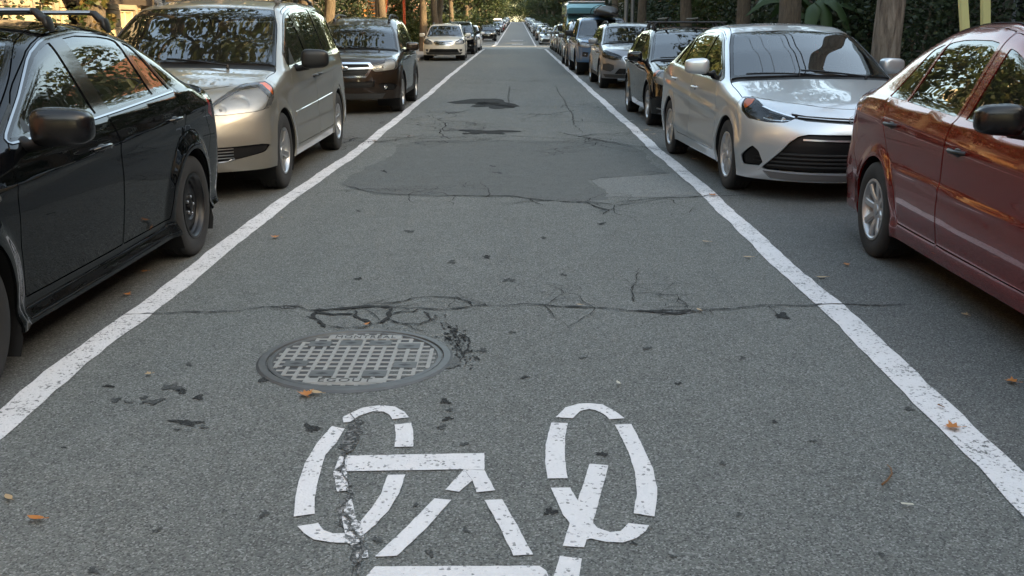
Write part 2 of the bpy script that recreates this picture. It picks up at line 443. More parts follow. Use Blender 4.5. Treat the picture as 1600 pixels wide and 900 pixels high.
class Body:
    def __init__(s, P):
        s.P = P
        s.L, s.HW = P['L'], P['HW']
        s.W = smooth_table(P['plan'], .10)
        s.belt = smooth_table(P['belt'], .10)
        s.sec = smooth_table(P['sec'], .025)
        s.zc = smooth_table(P['top'], P.get('topsig', .045))
        s.nose = smooth_table(P['nose'], P.get('nosesig', .03))
        s.tail = smooth_table(P['tail'], .03)
        s.kx = smooth_table(P.get('sweep', [(0, .16), (1.2, .16), (2.4, 0), (s.L - 1.2, -.12), (s.L, -.12)]), .1)
        s.lean = smooth_table(P['lean'], .15)
        s.kt = smooth_table(P.get('ktop', [(0, .16), (1.0, .14), (1.6, .10), (s.L, .12)]), .1)
        s.crown = smooth_table(P.get('crown', [(0, .10), (1.2, .06), (1.8, .08), (s.L, .08)]), .1)
        s.z0 = P.get('z0', .18)
        s.arch = P['arch']           # [(s, z, R), (s, z, R)]
        s.sc = s.arch[0][0] + .15; s.sr = s.arch[1][0] - .1
    def X(s, y, z):
        zb = s.belt(y)
        t = np.clip((z - s.z0) / (zb - s.z0), -.4, 1.0)
        up = np.maximum(z - zb, 0)
        sh = s.P.get('shoulder', .02)
        x = s.W(y) - s.sec(t) - sh * (1 - np.exp(-up / .03)) - s.lean(y) * up - s.P.get('lean2', .12) * up * up
        fl = s.P.get('flare', .018)
        for (a, b, R) in s.arch:
            d = np.hypot(y - a, z - b)
            x = x + fl * (1 - sstep(R + .01, R + s.P.get('flarew', .10), d)) * (z < zb + .1)
        for (zc_, wd, am, s0, s1, dz) in s.P.get('crease', []):   # (height, half width, depth, from s, to s, rise per metre)
            q = (z - zc_ - dz * (y - s0)) / wd
            x = x + am * np.exp(-q * q) * sstep(s0, s0 + .3, y) * (1 - sstep(s1 - .3, s1, y))
        return x
    def Zt(s, x, y):
        k = s.kx(y)
        return s.zc(y - k * x * x) - s.crown(y) * x * x
    def F(s, p):
        x, y, z = np.abs(p[:, 0]), p[:, 1], p[:, 2]
        P = s.P
        f = smax(x - s.X(y, z), z - s.Zt(x, y), np.maximum(s.kt(y), .01))
        xr = np.minimum(x / s.HW, 1.3)
        ff = s.nose(z) + P.get('fa', .42) * xr ** P.get('fp', 2.5) - y
        fr = y - (s.L - s.tail(z) - P.get('ra', .30) * xr ** P.get('rp', 3.0))
        f = smax(f, ff, P.get('kf', .09))
        return smax(f, fr, P.get('kr', .09))
    def cast(s, o, d, t0, t1):
        """root of F along o + t d, t0 inside, t1 outside"""
        lo = np.full(len(o), t0, float); hi = np.full(len(o), t1, float)
        for _ in range(34):
            m = (lo + hi) * .5
            ins = s.F(o + d * m[:, None]) < 0
            lo = np.where(ins, m, lo); hi = np.where(ins, hi, m)
        return o + d * ((lo + hi) * .5)[:, None]
    def normal(s, p, e=.007):
        g = np.empty_like(p)
        for i in range(3):
            q = p.copy(); q[:, i] += e; r = p.copy(); r[:, i] -= e
            g[:, i] = s.F(q) - s.F(r)
        return g / np.maximum(np.linalg.norm(g, axis=1), 1e-9)[:, None]
    # projections
    def side(s, P2, sign=1):
        P2 = np.atleast_2d(np.asarray(P2, float)); n = len(P2)
        o = np.column_stack([np.zeros(n), P2[:, 0], P2[:, 1]]); d = np.tile([float(sign), 0, 0], (n, 1))
        return s.cast(o, d, 0.02, 1.4)
    def top(s, P2):
        P2 = np.atleast_2d(np.asarray(P2, float)); n = len(P2)
        o = np.column_stack([P2[:, 0], P2[:, 1], np.zeros(n)]); d = np.tile([0, 0, 1.], (n, 1))
        return s.cast(o, d, .45, 2.6)
    def front(s, P2):
        P2 = np.atleast_2d(np.asarray(P2, float)); n = len(P2)
        o = np.column_stack([P2[:, 0], np.full(n, s.sc), P2[:, 1]]); d = np.tile([0, -1., 0], (n, 1))
        return s.cast(o, d, 0, 2.5)
    def rear(s, P2):
        P2 = np.atleast_2d(np.asarray(P2, float)); n = len(P2)
        o = np.column_stack([P2[:, 0], np.full(n, s.sr), P2[:, 1]]); d = np.tile([0, 1., 0], (n, 1))
        return s.cast(o, d, 0, 2.5)
    def ridge(s, y):
        y = np.atleast_1d(y).astype(float)
        x = np.full(len(y), s.HW * .8)
        for _ in range(60):
            z = s.Zt(x, y)
            x = .6 * x + .4 * np.clip(s.X(y, z), .3, 1.2)
        return x

RF = .9
class Dom:
    def __init__(s, body, kind, sign=1):
        s.b, s.kind, s.sign = body, kind, sign
    def to3(s, P):
        b = s.b; P = np.atleast_2d(P)
        if s.kind == 'side': return b.side(P, s.sign)
        if s.kind == 'top': return b.top(P)
        th = P[:, 0] / RF; n = len(P)
        if s.kind == 'front':
            o = np.column_stack([np.zeros(n), np.full(n, b.sc), P[:, 1]]); d = np.column_stack([np.sin(th), -np.cos(th), np.zeros(n)])
        else:
            o = np.column_stack([np.zeros(n), np.full(n, b.sr), P[:, 1]]); d = np.column_stack([np.sin(th), np.cos(th), np.zeros(n)])
        return b.cast(o, d, .02, 2.5)
    def to2(s, p):
        b = s.b
        if s.kind == 'side': return p[:, [1, 2]].copy()
        if s.kind == 'top': return p[:, [0, 1]].copy()
        if s.kind == 'front': return np.column_stack([np.arctan2(p[:, 0], b.sc - p[:, 1]) * RF, p[:, 2]])
        return np.column_stack([np.arctan2(p[:, 0], p[:, 1] - b.sr) * RF, p[:, 2]])

def dens(P, step, closed=True):
    P = np.asarray(P, float); out = []
    n = len(P)
    for i in range(n if closed else n - 1):
        a, b = P[i], P[(i + 1) % n]
        k = max(1, int(math.ceil(np.linalg.norm(b - a) / step)))
        for j in range(k): out.append(a + (b - a) * j / k)
    if not closed: out.append(P[-1])
    return np.array(out)

def smooth_poly(P, rad, step=.012):
    """resample a closed polygon and round its corners"""
    Q = dens(P, step); n = len(Q)
    k = max(1, int(rad / step))
    for _ in range(2):
        acc = np.zeros_like(Q)
        for j in range(-k, k + 1): acc += np.roll(Q, j, axis=0)
        Q = acc / (2 * k + 1)
    return Q

def thin(P, tol=.0015):
    """drop the points of a dense closed polygon that lie on straight runs"""
    keep = [0]; n = len(P); i = 0
    while i < n - 1:
        j = i + 2
        while j <= n:
            a, b = P[i], P[j % n]; d = b - a; L = np.linalg.norm(d)
            m = P[i + 1:j]
            dist = np.abs((m[:, 0] - a[0]) * d[1] - (m[:, 1] - a[1]) * d[0]) / max(L, 1e-9)
            if dist.max() > tol or L > .3: break
            j += 1
        i = j - 1
        if i < n: keep.append(i)
    return P[keep]

def area2(P): return .5 * np.sum(P[:, 0] * np.roll(P[:, 1], -1) - P[:, 1] * np.roll(P[:, 0], -1))

def inset(P, d):
    """offset a closed polygon inwards by d (outwards when negative)"""
    P = np.asarray(P, float)
    if area2(P) < 0: P = P[::-1]
    e = np.roll(P, -1, axis=0) - P; e /= np.maximum(np.linalg.norm(e, axis=1), 1e-9)[:, None]
    nrm = np.column_stack([-e[:, 1], e[:, 0]])
    m = nrm + np.roll(nrm, 1, axis=0); l2 = np.sum(m * m, axis=1)
    m = m * (2 / np.maximum(l2, 1.0))[:, None]
    return P + m * d

def inpoly(P, poly):
    x, y = P[:, 0], P[:, 1]; n = len(poly); c = np.zeros(len(P), bool)
    x0, y0 = poly[:, 0], poly[:, 1]; x1, y1 = np.roll(x0, -1), np.roll(y0, -1)
    for i in range(n):
        cond = (y0[i] > y) != (y1[i] > y)
        if not cond.any(): continue
        xi = (x1[i] - x0[i]) * (y - y0[i]) / (y1[i] - y0[i] + 1e-15) + x0[i]
        c ^= cond & (x < xi)
    return c

def clip_half(P, a, b):
    """keep the part of polygon P to the left of the line a->b"""
    a, b = np.array(a, float), np.array(b, float); d = b - a
    side = lambda q: d[0] * (q[1] - a[1]) - d[1] * (q[0] - a[0])
    out = []; n = len(P)
    for i in range(n):
        p, q = P[i], P[(i + 1) % n]; sp, sq = side(p), side(q)
        if sp >= 0: out.append(p)
        if (sp >= 0) != (sq >= 0): out.append(p + (q - p) * sp / (sp - sq))
    return np.array(out)

class Parts:
    """collects surface chunks by part name"""
    def __init__(s): s.d = {}
    def add(s, key, V, N, Fc, mat): s.d.setdefault(key, []).append((V, N, Fc, mat))

def tess(dom, outer, panels, step, parts, base_key, base_mat, opts):
    """panels: list of dicts(key, mat, poly, off, gap, depth). The last panel holding a triangle takes it."""
    polys = [np.asarray(outer, float)] + [np.asarray(p['poly'], float) for p in panels]
    pts = []; edges = []
    for P in polys:
        Q = dens(P, step * .8); n0 = len(pts)
        pts.extend(Q.tolist()); m = len(Q)
        edges.extend((n0 + i, n0 + (i + 1) % m) for i in range(m))
    bp = np.array(pts)
    lo, hi = polys[0].min(0), polys[0].max(0)
    g = []
    ny = int((hi[1] - lo[1]) / (step * .87)) + 1
    for j in range(ny):
        yy = lo[1] + (j + .5) * step * .87
        xx = np.arange(lo[0] + (j % 2) * step * .5, hi[0], step)
        g.append(np.column_stack([xx, np.full(len(xx), yy)]))
    g = np.concatenate(g); g = g[inpoly(g, polys[0])]
    # keep grid points off the boundaries
    cell = {}
    r = step * .45
    for q in bp: cell.setdefault((int(math.floor(q[0] / r)), int(math.floor(q[1] / r))), 1)
    keep = [not any((int(math.floor(q[0] / r)) + i, int(math.floor(q[1] / r)) + j) in cell for i in (-1, 0, 1) for j in (-1, 0, 1)) for q in g]
    pts = [Vector(p) for p in pts] + [Vector(p) for p in g[np.array(keep, bool)].tolist()]
    V2, _, T, _, _, _ = mgeo.delaunay_2d_cdt(pts, edges, [], 0, 1e-5)
    V2 = np.array([tuple(v) for v in V2]); T = np.array([t for t in T if len(t) == 3])
    cen = V2[T].mean(1)
    inside = inpoly(cen, polys[0])
    lab = np.where(inside, 0, -1)
    for i, P in enumerate(polys[1:], 1):
        if i: lab[inpoly(cen, P) & inside] = i
    V = dom.to3(V2); N = dom.b.normal(V)
    # orient triangles outward
    a, b_, c = V[T[:, 0]], V[T[:, 1]], V[T[:, 2]]
    fn = np.cross(b_ - a, c - a); flip = np.sum(fn * N[T[:, 0]], axis=1) < 0
    T[flip] = T[flip][:, [0, 2, 1]]
    infos = [dict(key=base_key, mat=base_mat)] + panels
    for i, inf in enumerate(infos):
        if inf.get('hole'): continue
        t = T[lab == i]
        if len(t) == 0: continue
        emit(parts, V, N, t, inf, opts)

def emit(parts, V, N, t, inf, opts):
    ids, inv = np.unique(t, return_inverse=True)
    v = V[ids].copy(); n = N[ids]; f = inv.reshape(-1, 3)
    off = inf.get('off', 0); gap = inf.get('gap', opts.get('gap', .0022)); depth = inf.get('depth', .014)
    # boundary edges
    e = np.concatenate([f[:, [0, 1]], f[:, [1, 2]], f[:, [2, 0]]]); opp = np.concatenate([f[:, 2], f[:, 0], f[:, 1]])
    key = np.sort(e, axis=1); code = key[:, 0].astype(np.int64) * (len(v) + 1) + key[:, 1]
    u, idx, cnt = np.unique(code, return_index=True, return_counts=True)
    be = e[idx[cnt == 1]]; bo = opp[idx[cnt == 1]]
    if gap > 0 and len(be):
        d = v[be[:, 1]] - v[be[:, 0]]; d /= np.maximum(np.linalg.norm(d, axis=1), 1e-9)[:, None]
        w = v[bo] - v[be[:, 0]]; w = w - np.sum(w * d, axis=1)[:, None] * d; w /= np.maximum(np.linalg.norm(w, axis=1), 1e-9)[:, None]
        acc = np.zeros_like(v); np.add.at(acc, be[:, 0], w); np.add.at(acc, be[:, 1], w)
        ln = np.linalg.norm(acc, axis=1); ok = ln > .2
        v[ok] += acc[ok] / ln[ok][:, None] * gap
    v = v + n * off
    parts.add(inf['key'], v, n, f, inf['mat'])
    if depth > 0 and len(be):
        a, b = v[be[:, 0]], v[be[:, 1]]; na, nb = n[be[:, 0]], n[be[:, 1]]
        c, d2 = b - nb * depth, a - na * depth
        m = len(be); VV = np.concatenate([a, b, c, d2])
        q = np.column_stack([np.arange(m) + m, np.arange(m), np.arange(m) + 3 * m, np.arange(m) + 2 * m])
        fn = np.cross(a - b, d2 - b); fn /= np.maximum(np.linalg.norm(fn, axis=1), 1e-9)[:, None]
        parts.add(inf['key'], VV, np.concatenate([fn] * 4), q, inf.get('fmat', inf['mat']))

def parts_to_object(name, chunks, parent, L, label=None):
    """chunks in car space (x, s, z) -> one mesh object; y = s - L/2"""
    mats = []; V = []; N = []; F = []; MI = []; o = 0
    for (v, n, f, m) in chunks:
        if m not in mats: mats.append(m)
        V.append(v); N.append(n); F.extend((f + o).tolist()); MI.extend([mats.index(m)] * len(f)); o += len(v)
    V = np.concatenate(V).copy(); N = np.concatenate(N); V[:, 1] -= L / 2
    me = bpy.data.meshes.new(name); me.from_pydata(V.tolist(), [], F)
    for m in mats: me.materials.append(MAT[m])
    me.polygons.foreach_set('material_index', MI)
    me.polygons.foreach_set('use_smooth', [True] * len(F))
    me.validate(); me.update()
    if len(me.vertices) == len(N): me.normals_split_custom_set_from_vertices(N.tolist())
    ob = bpy.data.objects.new(name, me); COL.objects.link(ob); ob.parent = parent
    if label: ob['label'] = label
    return ob
# ------------------------------------------------------------------ car assembly
def rot_about(c, ang, P):
    m = Matrix.Rotation(ang, 3, 'X'); c = Vector(c); return [c + m @ (Vector(p) - c) for p in P]

def make_wheel(R, w, rr, style, n=5, mat='alloy', cache={}):
    key = (R, w, rr, style, n, mat)
    if key in cache: return cache[key]
    # tyre
    t = MB().mat('tyre')
    half = [(rr - .004, .40), (rr + .010, .455), (rr + .022, .475), ((rr + R) / 2, .505), (R - .030, .487), (R - .012, .455), (R - .003, .41), (R, .36)]
    prof = [(r, -q * w) for r, q in half]
    for gx in (-.22, 0, .22):
        prof += [(R, gx * w - .006), (R - .008, gx * w - .004), (R - .008, gx * w + .004), (R, gx * w + .006)]
    prof += [(r, q * w) for r, q in half[::-1]]
    t.lathe(prof, n=56)
    for k in range(44):      # shoulder blocks
        a = 2 * math.pi * k / 44
        for sx in (1, -1):
            m = Matrix.Rotation(a, 3, 'X')
            P = [m @ Vector((sx * x, y, z)) for x, y, z in ((.30 * w, -.011, R - .004), (.43 * w, -.009, R - .014), (.43 * w, .009, R - .014), (.30 * w, .011, R - .004), (.30 * w, -.010, R + .0022), (.425 * w, -.008, R - .0055), (.425 * w, .008, R - .0055), (.30 * w, .010, R + .0022))]
            t.hexa(P)
    tm = t.mesh('tyre', 35)
    # rim
    r = MB().mat(mat if style != 'steel' else 'steel_black')
    r.lathe([(rr + .004, .44 * w), (rr + .006, .47 * w), (rr, .482 * w), (rr - .010, .475 * w), (rr - .016, .44 * w), (rr - .024, .36 * w), (rr - .030, .1 * w), (rr - .030, -.42 * w), (rr + .004, -.45 * w)], n=48)
    if style == 'steel':
        r.lathe([(rr - .022, .34 * w), (rr - .034, .25 * w), (.158, .24 * w), (.140, .285 * w), (.120, .325 * w), (.092, .325 * w), (.080, .27 * w), (.050, .265 * w), (.036, .28 * w), (.034, .37 * w), (.026, .385 * w), (.001, .388 * w)], n=40)
        r.mat('black_rubber')  # dark colour for flat ovals in place of shaded wheel holes
        for k in range(16):
            a = 2 * math.pi * k / 16; m = Matrix.Rotation(a, 3, 'X')
            V = [m @ Vector((.252 * w + .001 + .0, .010 * math.cos(q), .160 + .014 * math.sin(q))) for q in np.linspace(0, 2 * math.pi, 9)[:-1]]
            r.raw(V, [tuple(range(8))])
    else:
        # spokes
        P = dict(five=(.064, .058, .030), split=(.026, .034, .026), multi=(.040, .046, .018), cap=(.052, .088, .012))[style]
        for k in range(n):
            base = 2 * math.pi * (k + .25) / n
            for sp in ((-.16, .16) if style == 'split' else (0,)):
                V = []; F = []; m_ = 6
                for i in range(m_ + 1):
                    q = i / m_; rad = .045 + (rr - .012 - .045) * q
                    wd = P[0] + (P[1] - P[0]) * q
                    if style == 'five': wd = .060 - .034 * math.sin(math.pi * q) * .6 + .012 * q
                    x = (.30 + .14 * q ** 1.5 + .05 * math.sin(math.pi * q)) * w
                    if style == 'cap': x = (.40 + .03 * math.sin(math.pi * q)) * w
                    th = P[2]
                    ang = base + sp * (.4 + .6 * q)
                    m = Matrix.Rotation(ang, 3, 'X')
                    for yy, xx in ((-wd / 2, x - th), (-wd / 2, x - .007), (-wd * .36, x), (wd * .36, x), (wd / 2, x - .007), (wd / 2, x - th)):
                        V.append(m @ Vector((xx, yy, rad)))
                for i in range(m_):
                    for j in range(6):
                        a = i * 6 + j; b = i * 6 + (j + 1) % 6
                        F.append((a, b, b + 6, a + 6))
                r.raw(V, F)
        hx = (.32 if style != 'cap' else .42) * w
        r.lathe([(.085, hx - .03), (.080, hx - .006), (.070, hx), (.036, hx + .001), (.034, hx + .007), (.028, hx + .010), (.001, hx + .011)], n=32)
    nut = 'lug_metal'
    r.mat(nut)
    hx = .325 * w if style == 'steel' else .325 * w
    for k in range(5):
        a = 2 * math.pi * k / 5 + .3; y, z = .0575 * math.cos(a), .0575 * math.sin(a)
        if style == 'steel':
            r.lathe([(.0105, .26 * w), (.0105, .35 * w), (.007, .37 * w), (.0005, .372 * w)], n=8, c=(0, y, z))
        else:
            rr2 = .008; zz = (.322 if style != 'cap' else .424) * w
            r.lathe([(.0085, zz - .01), (.0085, zz + .003), (.0005, zz + .004)], n=6, c=(0, y, z))
    rm = r.mesh('rim', 35)
    h = MB().mat('black_trim').lathe([(rr - .03, -.12 * w), (.001, -.12 * w)], n=32)
    h.mat('satin_metal').lathe([(.142, .02 * w), (.142, .08 * w), (.07, .08 * w), (.065, .2 * w), (.001, .2 * w)], n=32)
    hm = h.mesh('wheel', 35)
    cache[key] = (hm, tm, rm)
    return cache[key]

def add_wheel(root, loc, sign, spec, steer=0.0, spin=0.0):
    hm, tm, rm = make_wheel(*spec)
    wh = bpy.data.objects.new('wheel', hm); COL.objects.link(wh); wh.parent = root; wh.location = loc
    wh.rotation_euler = (spin, 0, (0 if sign > 0 else math.pi) + steer)
    for nm, me in (('tyre', tm), ('rim', rm)):
        o = bpy.data.objects.new(nm, me); COL.objects.link(o); o.parent = wh
    return wh

def add_mirror(root, c, dim, mat, sign, stalk, yaw=.12, lower='black_trim', foot=None):
    """c: centre for the +x side (x, y, z) in car-local coordinates"""
    x, y, z = c; x *= sign
    rot = Matrix.Rotation(sign * yaw, 3, 'Z')
    m = MB().mat(mat)
    e = .55
    V0 = len(m.V)
    m.super((x, y, z), dim, e, rot, 26, 16)
    # flatten the rear (glass) side and taper the outer end
    cc = Vector((x, y, z)); inv = rot.transposed()
    for i in range(V0, len(m.V)):
        q = inv @ (Vector(m.V[i]) - cc)
        if q.y > dim[1] * .22: q.y = dim[1] * .22
        u = sign * q.x / dim[0]
        q.z *= 1 - .16 * (u + .5); q.y *= 1 - .15 * (u + .5)
        m.V[i] = tuple(rot @ q + cc)
    m.mat(lower)
    fx, fy, fz = foot or (x - sign * dim[0] * .75, y + .02, z - dim[2] * .42)
    fx = abs(fx) * sign
    m.tube([(x - sign * dim[0] * .25, y, z - dim[2] * .36), ((x - sign * dim[0] * .45 + fx) / 2, y + .005, z - dim[2] * .46), (fx, fy, fz)], [stalk, stalk * .9, stalk * 1.2], 10)
    o = m.build('mirror', parent=root, smooth=50)
    g = MB().mat('reflector')
    V = [rot @ Vector((dim[0] * .42 * math.copysign(abs(math.cos(t)) ** .5, math.cos(t)), dim[1] * .225, dim[2] * .36 * math.copysign(abs(math.sin(t)) ** .5, math.sin(t)))) + cc for t in np.linspace(0, 2 * math.pi, 25)[:-1]]
    g.raw(V, [tuple(range(24))]); g.build('mirror_glass', parent=o)
    return o

def fr_pts(B, pts):
    """front-domain points: (x, z) seen from the front or ('s', s, z) seen from the side"""
    out = []
    for p in pts:
        if len(p) == 3: out.append(B.side([(p[1], p[2])])[0])
        else: out.append(B.front([p])[0])
    return np.array(out)
def re_pts(B, pts):
    out = []
    for p in pts:
        if len(p) == 3: out.append(B.side([(p[1], p[2])])[0])
        else: out.append(B.rear([p])[0])
    return np.array(out)

def build_car(P, name, label, cat, loc, rz=0.0, group=None):
    B = Body(P); L, HW = P['L'], P['HW']; step = P.get('step', .035)
    root = thing(name, label, cat, loc, rz, group)
    parts = Parts(); opts = dict(gap=P.get('gap', .0022))
    paint_m = P['paint']; Y = lambda s_: s_ - L / 2
    # ---------------- split between the top and the sides
    hf, hk = P['hood_front']; rs, rk = P['top_rear']
    dtab = smooth_table(P['split'], .06)
    sg = np.arange(hf - .1, rs + .15, .012)
    xs = B.ridge(sg) - dtab(sg)
    k = np.ones(7) / 7; xs = np.convolve(np.pad(xs, 3, mode='edge'), k, 'valid')
    XS = lambda q: np.interp(q, sg, xs)
    def edge_at(s0, kk):          # where the cross line y = s0 + kk x^2 meets the split line
        x = .6
        for _ in range(40): x = float(XS(s0 + kk * x * x))
        return x, s0 + kk * x * x
    def cross(s0, kk, n=25):      # full-width line in the top view, from +x to -x
        xe, _ = edge_at(s0, kk); q = np.linspace(xe, -xe, n); return np.column_stack([q, s0 + kk * q * q])
    x0, s0 = edge_at(hf, hk); x1, s1 = edge_at(rs, rk)
    ss = np.linspace(s0, s1, int((s1 - s0) / .025)); rail = np.column_stack([XS(ss), ss])
    rail3 = B.top(rail); zr = lambda q: np.interp(q, ss, rail3[:, 2])
    front_line = cross(hf, hk); rear_line = cross(rs, rk)
    # ---------------- TOP
    left = rail[::-1] * [-1, 1]
    outer = np.concatenate([front_line[::-1][:-1], rail[:-1], rear_line[:-1], left[:-1]])   # -x..+x along the nose, +x rail back, across, -x rail forward
    cow, cowk = P['cowl']; wt, wtk = P['ws_top']
    def band(a, b, ins=0.0):
        """polygon between two cross lines, following the rails, inset sideways"""
        (sa, ka), (sb, kb) = a, b
        ca, cb = cross(sa, ka), cross(sb, kb)
        r = ss[(ss > ca[0, 1] + .01) & (ss < cb[0, 1] - .01)]
        rp = np.column_stack([XS(r), r])
        Q = np.concatenate([ca[::-1], rp, cb, rp[::-1] * [-1, 1]])
        return Q
    tops = []
    hood = band((hf, hk), (cow, cowk)); tops.append(dict(key='hood', mat=paint_m, poly=hood, depth=.02))
    tops.append(dict(key='cowl', mat='black_plastic', poly=band((cow, cowk), (cow + P.get('cowl_w', .10), cowk)), off=-.012))
    ws = band((cow + P.get('cowl_w', .10), cowk), (wt, wtk)); ws = smooth_poly(ws, .03)
    ws = thin(ws)
    tops.append(dict(key='windshield_frame', mat='black_gloss', poly=ws, off=-.002, gap=.001))
    fw = P.get('frit', .035)
    tops.append(dict(key='windshield', mat='windshield_glass', poly=thin(smooth_poly(inset(ws, fw), .03)), off=-.002, gap=0, depth=0))
    if 'backlight' in P:
        (b0, bk0), (b1, bk1) = P['backlight']
        bl = thin(smooth_poly(band((b0, bk0), (b1, bk1)), .04)); tops.append(dict(key='rear_window_frame', mat='black_gloss', poly=bl, off=-.003))
        tops.append(dict(key='rear_window', mat='privacy_glass', poly=thin(smooth_poly(inset(bl, .04), .03)), off=-.003, gap=0, depth=0))
        tops.append(dict(key='trunk_lid', mat=paint_m, poly=band((b1 + .02, bk1), (rs, rk))))
    for q in P.get('top_panels', []):
        tops.append({**q, 'poly': band(*q['band'])})
    tess(Dom(B, 'top'), outer, tops, step, parts, 'body', P.get('roof_mat', paint_m), opts)
    # ---------------- SIDE
    (fa, fz, fR), (ra, rz_, rR) = B.arch
    sill = P['sill']
    seam = np.array(P['seam_f'], float); seamr = np.array(P['seam_r'], float)
    E = seam[-1]; angE = math.atan2(E[1] - fz, E[0] - fa); E2 = seamr[-1]; angR = math.atan2(E2[1] - rz_, E2[0] - ra)
    def arc(cs, cz, R, a0, a1, n=26): 
        t = np.linspace(a0, a1, n); return np.column_stack([cs + R * np.cos(t), cz + R * np.sin(t)])
    aL = math.asin(max(-1, (sill - fz) / fR)); aL2 = math.asin(max(-1, (sill - rz_) / rR))
    farc = arc(fa, fz, fR, angE, aL); rarc = arc(ra, rz_, rR, math.pi - aL2, angR)
    C0 = rail3[0]; C1 = rail3[-1]
    fseam2 = np.concatenate([[C0[[1, 2]]], seam]); fseam2 = dens(fseam2, .03, False); fseam2[-1] = farc[0]
    rseam2 = np.concatenate([[C1[[1, 2]]], seamr]); rseam2 = dens(rseam2, .03, False); rseam2[-1] = rarc[-1]
    souter = np.concatenate([fseam2[:-1], farc, rarc[:-1], rseam2[::-1][:-1], rail3[::-1][:, [1, 2]][:-1]])
    sp = []
    # cladding and rocker
    def clip_side(poly): return poly
    rk_h = P.get('rocker', .10)
    dz = P.get('door_bottom', sill + rk_h)
    topm = P.get('door_top', .028)
    doors = []
    for dname, ef, er in P['doors']:
        ef, er = np.array(ef, float), np.array(er, float)
        a, b = ef[-1, 0], er[-1, 0]; q = np.linspace(b, a, max(3, int(abs(b - a) / .03)))
        topc = np.column_stack([q, zr(q) - topm])
        poly = np.concatenate([[ef[0]], er, topc, ef[::-1][:-1]])
        poly = thin(smooth_poly(poly, .022)); doors.append((dname, poly))
        sp.append(dict(key=dname, mat=paint_m, poly=poly, depth=.02))
    if P.get('cladding'):
        for poly in P['cladding'](B): sp.append(dict(key='cladding', mat=P.get('clad_mat', 'cladding'), poly=np.asarray(poly), off=.006, gap=0))
    # windows from the day light opening
    D = P['dlo']
    zb = lambda q: B.belt(q) + D.get('lift', .02)
    sa = np.arange(D['s0'], D['s1'] + .001, .015)
    up = zr(sa) - D['m']; up = np.minimum(up, 9)
    okk = up > zb(sa) + .004; sa = sa[okk]; up = up[okk]
    dlo = np.concatenate([np.column_stack([sa, zb(sa)]), np.column_stack([sa, up])[::-1]])
    for a, b in D.get('cuts', []): dlo = clip_half(dlo, a, b)
    dlo = thin(smooth_poly(dlo, D.get('round', .02)))
    if D.get('trim'):
        sp.append(dict(key='window_trim', mat=D['trim'], poly=inset(dlo, -D.get('trim_w', .016)), off=.004, gap=0, depth=.012))
    sp.append(dict(key='window_frame', mat=D.get('frame_mat', 'black_gloss'), poly=dlo, off=.001 if not D.get('trim') else .002, gap=.0005))
    pill = D['windows']     # list of (door key, left line (s_bottom, s_top), right line, glass material)
    zlo, zhi = .7, 1.9
    for dkey, lf, rt, gm in pill:
        w = np.array(dlo)
        def lerp(l, z): return l[0] + (l[1] - l[0]) * (z - D['zb']) / (D['zt'] - D['zb'])
        w = clip_half(w, (lerp(lf, zhi), zhi), (lerp(lf, zlo), zlo))
        w = clip_half(w, (lerp(rt, zlo), zlo), (lerp(rt, zhi), zhi))
        if len(w) < 3: continue
        if D.get('painted'):      # painted pillars between the windows: every window gets its own rubber
            sp.append(dict(key='window_frame', mat='black_rubber', poly=thin(smooth_poly(w, .014)), off=.0, gap=.0005))
        w = thin(smooth_poly(inset(thin(smooth_poly(w, .012)), D.get('seal', .014)), .012))
        sp.append(dict(key='window#' + dkey, mat=gm, poly=w, off=-.004, gap=0, depth=0))
    if D.get('painted'):
        sp = [q for q in sp if not (q['key'] == 'window_frame' and q['mat'] == D.get('frame_mat', 'black_gloss'))]
    for q in P.get('side_panels', []):
        poly = np.array(q['poly'], float)
        if q.get('rad'): poly = thin(smooth_poly(poly, q['rad']))
        sp.append({**q, 'poly': poly})
    sparts = Parts()
    tess(Dom(B, 'side', 1), souter, sp, step, sparts, 'body', paint_m, opts)
    # longer lips into the wheel arches
    def arch_lip(cs, cz, R, a0, a1, sgn):
        q = arc(cs, cz, R, a0, a1, 40)
        p3 = B.side(q); v = []
        for p in p3:
            v.append((p[0] * sgn, p[1], p[2])); v.append(((p[0] - .03) * sgn, p[1], p[2])); 
        return p3
    for key, ch in sparts.d.items():
        for (v, n, f, m) in ch:
            v2 = v * [-1, 1, 1]; n2 = n * [-1, 1, 1]; f2 = f[:, ::-1]
            if key == 'body': parts.add('body', v, n, f, m); parts.add('body', v2, n2, f2, m)
            else: parts.add(key + '|+', v, n, f, m); parts.add(key + '|-', v2, n2, f2, m)
    # ---------------- FRONT
    def end_domain(kind):
        fr = kind == 'front'
        dom = Dom(B, kind)
        line3 = B.top(front_line if fr else rear_line)
        sm3 = B.side(fseam2 if fr else rseam2)
        zb_ = P['fbot'] if fr else P['rbot']
        cs, cz, R = B.arch[0 if fr else 1]
        if fr:
            a1 = math.pi + math.asin(min(1, (cz - zb_) / R)); ar = arc(cs, cz, R, angE, a1, 14)
        else:
            a1 = -math.asin(min(1, (cz - zb_) / R)); ar = arc(cs, cz, R, angR, a1, 14)
        ar3 = B.side(ar)
        R2 = [dom.to2(line3[1:-1]), dom.to2(sm3), dom.to2(ar3[1:])]      # line runs +x -> -x
        mir = lambda q: q * [-1, 1]
        bx = R2[2][-1][0]; zz = R2[2][-1][1]
        btm = np.column_stack([np.linspace(bx, -bx, 30)[1:-1], np.full(28, zz)])
        if P.get('chin') and fr: btm[:, 1] += np.interp(np.abs(btm[:, 0]), *P['chin'])
        out2 = np.concatenate([R2[1], R2[2], btm, mir(R2[2])[::-1], mir(R2[1])[::-1], R2[0][::-1]])
        pan = []
